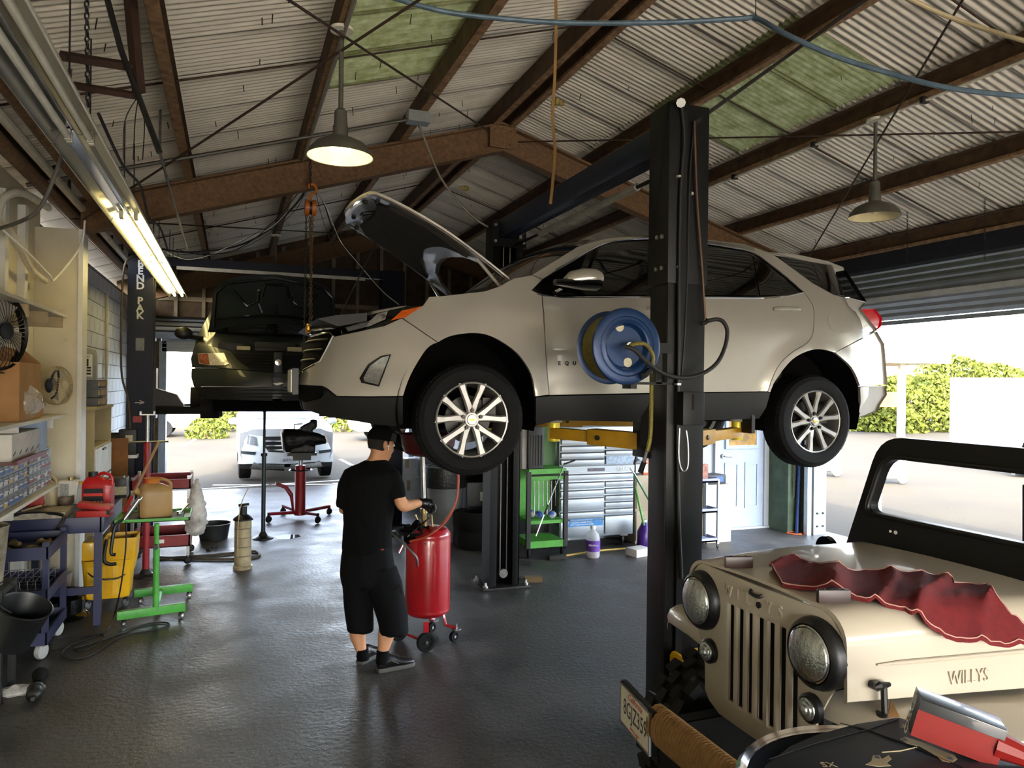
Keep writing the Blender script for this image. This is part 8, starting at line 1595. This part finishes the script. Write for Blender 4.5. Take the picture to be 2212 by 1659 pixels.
# ================================================================== UNDER THE ROOF: LAMPS, CONDUITS, HOIST
SHADE = M('shade_grey_enamel', '55524a', .45, .1, .12); SHIN = M('shade_white_inside', 'cfc298', .4)
def pendant(label, top, lit):
    t = thing('pendant_lamp', label, 'lamp', top)
    MB().cyl((0, 0, 0), (0, 0, -.02), .075, n=20).build('canopy', WPIPE, t); MB().cyl((0, 0, -.02), (0, 0, -.60), .016, n=12).build('stem', SHADE, t)
    MB().lathe([(.02, -.53), (.04, -.55), (.045, -.64), (.05, -.65), (.05, -.72), (.08, -.735)], n=24).build('neck', SHADE, t)
    MB().lathe([(.05, -.715), (.10, -.735), (.16, -.765), (.20, -.81), (.212, -.85), (.218, -.852)], n=40).build('shade', SHADE, t)
    MB().lathe([(.218, -.852), (.21, -.848), (.195, -.81), (.155, -.772), (.09, -.745), (.0, -.74)], n=40).build('shade_lining', SHIN, t)
    if lit:
        for dx in (-.035, .035): MB().ball((dx, 0, -.79), .032, 14, 10).build('bulb', M('lit_bulb', 'fff3c4', .4, emit='ffe9a8', estr=7), t)
        l = bpy.data.lights.new('pendant_glow', 'POINT'); l.energy = 1.6; l.color = (1, .86, .55); l.shadow_soft_size = .05; lo_ = bpy.data.objects.new('pendant_glow', l); COL.objects.link(lo_); lo_.parent = t; lo_.location = (0, 0, -.835)
    else: MB().ball((0, 0, -.79), .035, 14, 10).build('bulb', SHIN, t)
    return t
pendant('lit pendant lamp with bell shade hanging on the left', (.65, 4.98, zt(.62) - .01), True)
pendant('unlit pendant lamp with bell shade hanging on the right', (5.19, 4.90, zt(5.22) - .01), False)
lt = pendant('dark pendant lamp hanging behind the raised minivan hood', (.63, 12.4, zt(.62) - .01), False)
# fluorescent fixtures in a row
FWH = M('fixture_white', 'd3d0c6', .35, 0, .04); FRF = M('fixture_reflector', 'b4b4b0', .12, .7, .05)
TUBE_ON = M('tube_lit', 'fff6d8', .4, emit='ffe79a', estr=3.5); TUBE_OFF = M('tube_off', 'd9d6c8', .3)
def fluoro(label, y0, y1, tubes):
    t = thing('fluorescent_fixture', label, 'light', (-.83, y0, 3.42), 0, 'fluorescent fixtures in a row'); L = y1 - y0 - .02
    MB().bx(-.05, .05, 0, L, .05, .10).build('channel', FWH, t)
    for sg in (-1, 1): MB().prism([(sg * .03, 0, .052), (sg * .09, 0, .035), (sg * .135, 0, -.045), (sg * .142, 0, -.043), (sg * .105, 0, .045), (sg * .05, 0, .065)], (0, L, 0)).build('reflector_wing', FWH if sg > 0 else FRF, t)
    MB().prism([(-.03, 0, .05), (.03, 0, .05), (.012, 0, .025), (-.012, 0, .025)], (0, L, 0)).build('ballast_cover', FRF, t)
    for sg in (-1, 1):
        for yy in (0, L - .03): MB().bx(sg * .055 - .015, sg * .055 + .015, yy, yy + .03, -.02, .04).build('socket', FWH, t)
        if tubes: MB().cyl((sg * .055, .03, 0), (sg * .055, L - .03, 0), .019, n=12).build('tube', TUBE_ON if tubes > 1 else TUBE_OFF, t)
    for yy in (.3, L - .3):
        if y0 + yy > 0: MB().tube([(0, yy, .10), (0, yy, zr(-.83) - 3.42 - .02)], .005, 5).build('hanger', DSTEEL, t)
fluoro('unlit fluorescent fixture nearest the camera at upper left', 2.4, 4.85, 1); fluoro('empty fluorescent fixture without tubes in the row', 4.85, 7.0, 0); fluoro('lit fluorescent fixture just under the rusty rafter', 7.0, 9.4, 2); fluoro('lit fluorescent fixture above the navy lift post', 9.4, 11.6, 2); fluoro('farthest lit fluorescent fixture in the row', 11.6, 13.2, 2)
wr_ = MB().tube(cat_curve([(-.70, 4.6, 3.5), (-.68, 5.4, 3.44), (-.66, 6.2, 3.5), (-.68, 7.0, 3.43), (-.66, 7.8, 3.5), (-.67, 8.8, 3.46)], 8), .01, 6).build('fixture_wiring', CABLE); solo(wr_, 'black wiring draped along the fluorescent fixtures', 'cable')
# hoist on the rafter
HO = Vector((.75, 8.06, 0))
ht = thing('chain_hoist', 'orange chain hoist hanging from the rusty rafter', 'hoist', (HO.x, HO.y, 3.82)); ORG = M('hoist_orange', 'c0661c', .4, 0, .1)
MB().cyl((-.055, 0, .06), (-.015, 0, .06), .085, n=24).build('side_cover', ORG, ht); MB().cyl((.015, 0, .06), (.055, 0, .06), .085, n=24).build('side_cover', ORG, ht); MB().cyl((-.015, 0, .06), (.015, 0, .06), .07, n=20).build('chain_wheel', BLACK, ht)
MB().tube(cat_curve([(0, 0, .14), (0, 0, .19), (.02, 0, .21), (.05, 0, .23), (.06, 0, .27), (.03, 0, .31), (-.01, 0, .30), (-.02, 0, .27)], 4), .014, 8).build('top_hook', ORG, ht)
chain('hoist_sling_chain', 'dark chain slung round the rafter above the hoist', (HO.x, HO.y, 4.10), (HO.x - .01, HO.y - .02, zb(.75) + .34), DSTEEL, .045, .006); chain('hoist_load_chain', 'rusty load chain hanging below the orange hoist', (HO.x + .02, HO.y, 3.82), (HO.x + .01, HO.y, 2.25), RUST, .045, .006); chain('hoist_hand_chain', 'grey hand chain hanging beside the rusty load chain', (HO.x - .04, HO.y, 3.82), (HO.x - .045, HO.y, 2.25), DSTEEL, .035, .004); chain('hoist_tail_chain', 'loose rusty chain tail next to the hoist load chain', (HO.x + .0, HO.y + .04, 3.8), (HO.x + .035, HO.y + .03, 2.5), RUST, .04, .005)
def pcable(name, label, pts, Y, r_, mat, cat='cable'): o = MB().tube(cat_curve([pY(a, b, Y) for a, b in pts], 6), r_, 6).build(name, mat); return solo(o, label, cat)
pcable('cable_bundle', 'bundle of black cables sagging left from the hoist', [(672, 392), (640, 440), (590, 490), (530, 525), (470, 540), (400, 545), (350, 538)], 8.5, .011, CABLE); pcable('white_wire', 'white wire wrapped along the sagging cable bundle', [(668, 388), (630, 445), (585, 492), (520, 520), (450, 552), (400, 560), (360, 545)], 8.46, .004, WHITE); pcable('thin_black_cable', 'thin black cable below the sagging bundle', [(660, 395), (600, 470), (520, 535), (440, 550), (380, 538)], 8.42, .005, CABLE)
pcable('right_cable_bundle', 'black cables dropping right from the hoist behind the hood', [(676, 395), (700, 440), (722, 500), (770, 560), (820, 620), (860, 655)], 8.4, .007, CABLE); pcable('right_white_wire', 'white wire dropping right from the hoist behind the hood', [(678, 398), (706, 450), (735, 520), (775, 570), (825, 628), (862, 658)], 8.38, .004, WHITE)
for i, pts in enumerate((((676, 392), (655, 425), (610, 465), (560, 500), (500, 530), (430, 540)), ((664, 400), (640, 452), (580, 505), (500, 545), (420, 548), (370, 552)), ((680, 400), (690, 450), (712, 515), (740, 560), (765, 580)))):
    pcable('loose_wire', ('thin wire looped highest above the sagging bundle', 'thin wire looped lowest below the sagging bundle', 'thin wire dropping beside the hoist chains')[i], pts, 8.44 - .02 * i, .003, CABLE, 'wire')
# conduits and pipes
cpz = [(x_, 7.2, zt(x_) - .05) for x_ in (-1.62, -.46, .62, 1.60)]
o = MB().tube(cpz, .018, 8).build('roof_conduit', M('grey_conduit', '4e4a42', .5, .4)); solo(o, 'grey conduit running up the left roof slope', 'conduit'); MB().bx(1.58, 1.80, 7.12, 7.26, zt(1.7) - .11, zt(1.7) - .005).build('junction_box', M('zinc_box', '8a8d8d', .45, .5), o)
fx = MB().tube(cat_curve([(1.70, 7.2, zt(1.7) - .11), pY(925, 320, 7.2), pY(950, 380, 7.2), pY(985, 430, 7.18), pY(1030, 475, 7.16), pY(1066, 496, 7.15)], 8), .012, 8).build('flexible_conduit', M('flex_conduit', '7a7668', .5, .4, .3, 120)); solo(fx, 'flexible metal conduit looping to the far lift post', 'conduit')
bh_pts = [(850, -5, 4.5), (960, 25, 4.5), (1106, 42, 4.5), (1250, 50, 4.5), (1450, 48, 4.5), (1600, 40, 4.55), (1635, 40, 4.55), (1700, 75, 4.35), (1800, 120, 4.2), (1900, 152, 4.1), (2050, 190, 3.95), (2230, 210, 3.88)]
bh_ = MB().tube(cat_curve([pZ(a, b, c) for a, b, c in bh_pts], 6), .017, 10).build('blue_air_hose', M('hose_steel_blue', '4f6270', .45, .1, .2, 12)); solo(bh_, 'blue grey air hose sagging across the roof', 'hose'); MB().tube([pZ(1632, 36, 4.56), Vector((pZ(1632, 36, 4.56).x, pZ(1632, 36, 4.56).y, zr(pZ(1632, 36, 4.56).x)))], .003, 5).build('tie_wire', DSTEEL, bh_)
stp = MB(); pts = [(2.283, 5.2, 5.06), (2.29, 5.2, 4.8), (2.285, 5.2, 4.4), (2.27, 5.2, 4.1), (2.295, 5.2, 3.85), (2.28, 5.2, 3.62), (2.262, 5.2, 3.43)]
pp_ = cat_curve(pts, 5); stp.loft([[p + Vector((-.012, 0, 0)), p + Vector((.012, 0, 0)), p + Vector((.012, .003, 0)), p + Vector((-.012, .003, 0))] for p in pp_]).build('hanging_strap', M('tan_strap', '8d6b3a', .7, 0, .15)); solo(bpy.data.objects['hanging_strap'], 'tan strap hanging straight down near the ridge', 'strap')
o = MB().tube([(2.56, 3.75, 3.62), pZ(1700, 122, 4.4), pZ(1880, -8, 4.62)], .013, 8).build('lift_air_pipe', M('dark_pipe', '2c2824', .5, .4)); solo(o, 'dark air pipe rising from the lift post to the roof', 'pipe')
o = MB().tube([(RP[2] - .05, 2.0, zt(RP[2]) - .03), (RP[2] - .05, 8.0, zt(RP[2]) - .03)], .013, 8).build('lamp_conduit', WPIPE); solo(o, 'thin pale conduit clipped along the right purlin', 'conduit')
for y_ in (3.2, 4.4, 5.6, 6.8): MB().bx(RP[2] - .08, RP[2] - .02, y_ - .02, y_ + .02, zt(RP[2]) - .05, zt(RP[2])).build('clip', DSTEEL, o)
o = MB().tube([(LP[2] + .05, 3.6, zt(LP[2]) - .02), (LP[2] + .05, 8.05, zt(LP[2]) - .02)], .016, 8).build('purlin_conduit', M('worn_conduit', '8d8779', .5, .3)); solo(o, 'worn conduit along the purlin beside the lit lamp', 'conduit')
o = MB().tube(cat_curve([pZ(1960, -5, 4.3), pZ(2060, 40, 4.2), pZ(2212, 88, 4.0), pZ(2300, 110, 3.95)], 6), .013, 8).build('pale_roof_cable', M('cable_tan', 'a39472', .6)); solo(o, 'pale cable crossing the top right corner of the roof', 'cable')
for i, (px, py0, py1, Y) in enumerate(((1960, 420, 575, 6.2), (2127, 375, 560, 5.4))):
    a = pY(px, py0, Y); b = pY(px, py1, Y); chain('fixture_chain', ('slim chain hanging left above the raised right door', 'slim chain hanging right above the raised right door')[i], a, b, DSTEEL, .03, .003)
# trusswork, chain and rods at upper left
tt = thing('hanging_steel_bracket', 'brown steel bracket frame hanging at the upper left roof', 'bracket', (-.55, 4.6, 3.8)); DB = M('brown_steel', '39261c', .7, .2, .2)
MB().tube([pY(130, 120, 4.6), pY(290, 145, 4.6)], .028, 4).build('arm', DB, tt, True); MB().tube([pY(0, 158, 4.6), pY(300, 208, 4.6)], .022, 4).build('arm', DB, tt, True); MB().tube([pY(280, -20, 4.6), pY(300, 200, 4.6)], .035, 4).build('upright', DB, tt, True); MB().tube([pY(232, 0, 4.55), pY(262, 110, 4.55), pY(300, 210, 4.55), pY(345, 330, 4.5)], .016, 8).build('pipe', DSTEEL, tt, True)
chain('upper_left_chain', 'dark chain hanging from roof beside the near fixture', pY(187, -10, 4.7), pY(190, 230, 4.7), DSTEEL, .04, .005)
for i, px in enumerate((270, 292, 312)): o = MB().tube(cat_curve([pY(300, 205, 4.6), pY(px, 260, 4.6), pY(px - 4, 345, 4.6)], 5), .003, 5).build('dangling_wire', DSTEEL); solo(o, ('leftmost', 'middle', 'rightmost')[i] + ' dangling wire under the brown steel bracket', 'wire', 'wires dangling at upper left')
o = MB().tube([Vector((pY(345, 330, 6.6).x, 6.6, zr(pY(345, 330, 6.6).x))), pY(345, 330, 6.6), pY(405, 540, 6.6)], .010, 8).build('long_steel_rod', STEEL); solo(o, 'long bare steel rod hanging beside the fluorescent row', 'rod')
o = MB().tube(cat_curve([Vector((pY(150, 260, 5.6).x, 5.6, zr(pY(150, 260, 5.6).x))), pY(140, 300, 5.6), pY(118, 380, 5.6), pY(85, 450, 5.6), pY(45, 478, 5.6), Vector((-1.68, 6.44, 3.12))], 6), .013, 8).build('grey_flex_cable', M('cable_grey', '5b5752', .6)); solo(o, 'grey flexible cable curving down to the wall box', 'cable')
# birds nests / torn insulation bits
for i, (px, py) in enumerate(((1205, 222), (1003, 407))):
    p = pZ(px, py, 4.85); p.z = zr(p.x); q = pY(px, py, p.y); o = remeshed('torn_insulation', MB().ball(q, .06, 10, 8, (1.3, .8, .5)), .012, M('insulation_yellow', '9a8a4c', .9, 0, .3, 20), None, False, .02, 20, 1); solo(o, ('torn yellow insulation hanging near the tan strap', 'torn yellow insulation above the raised hood')[i], 'insulation')
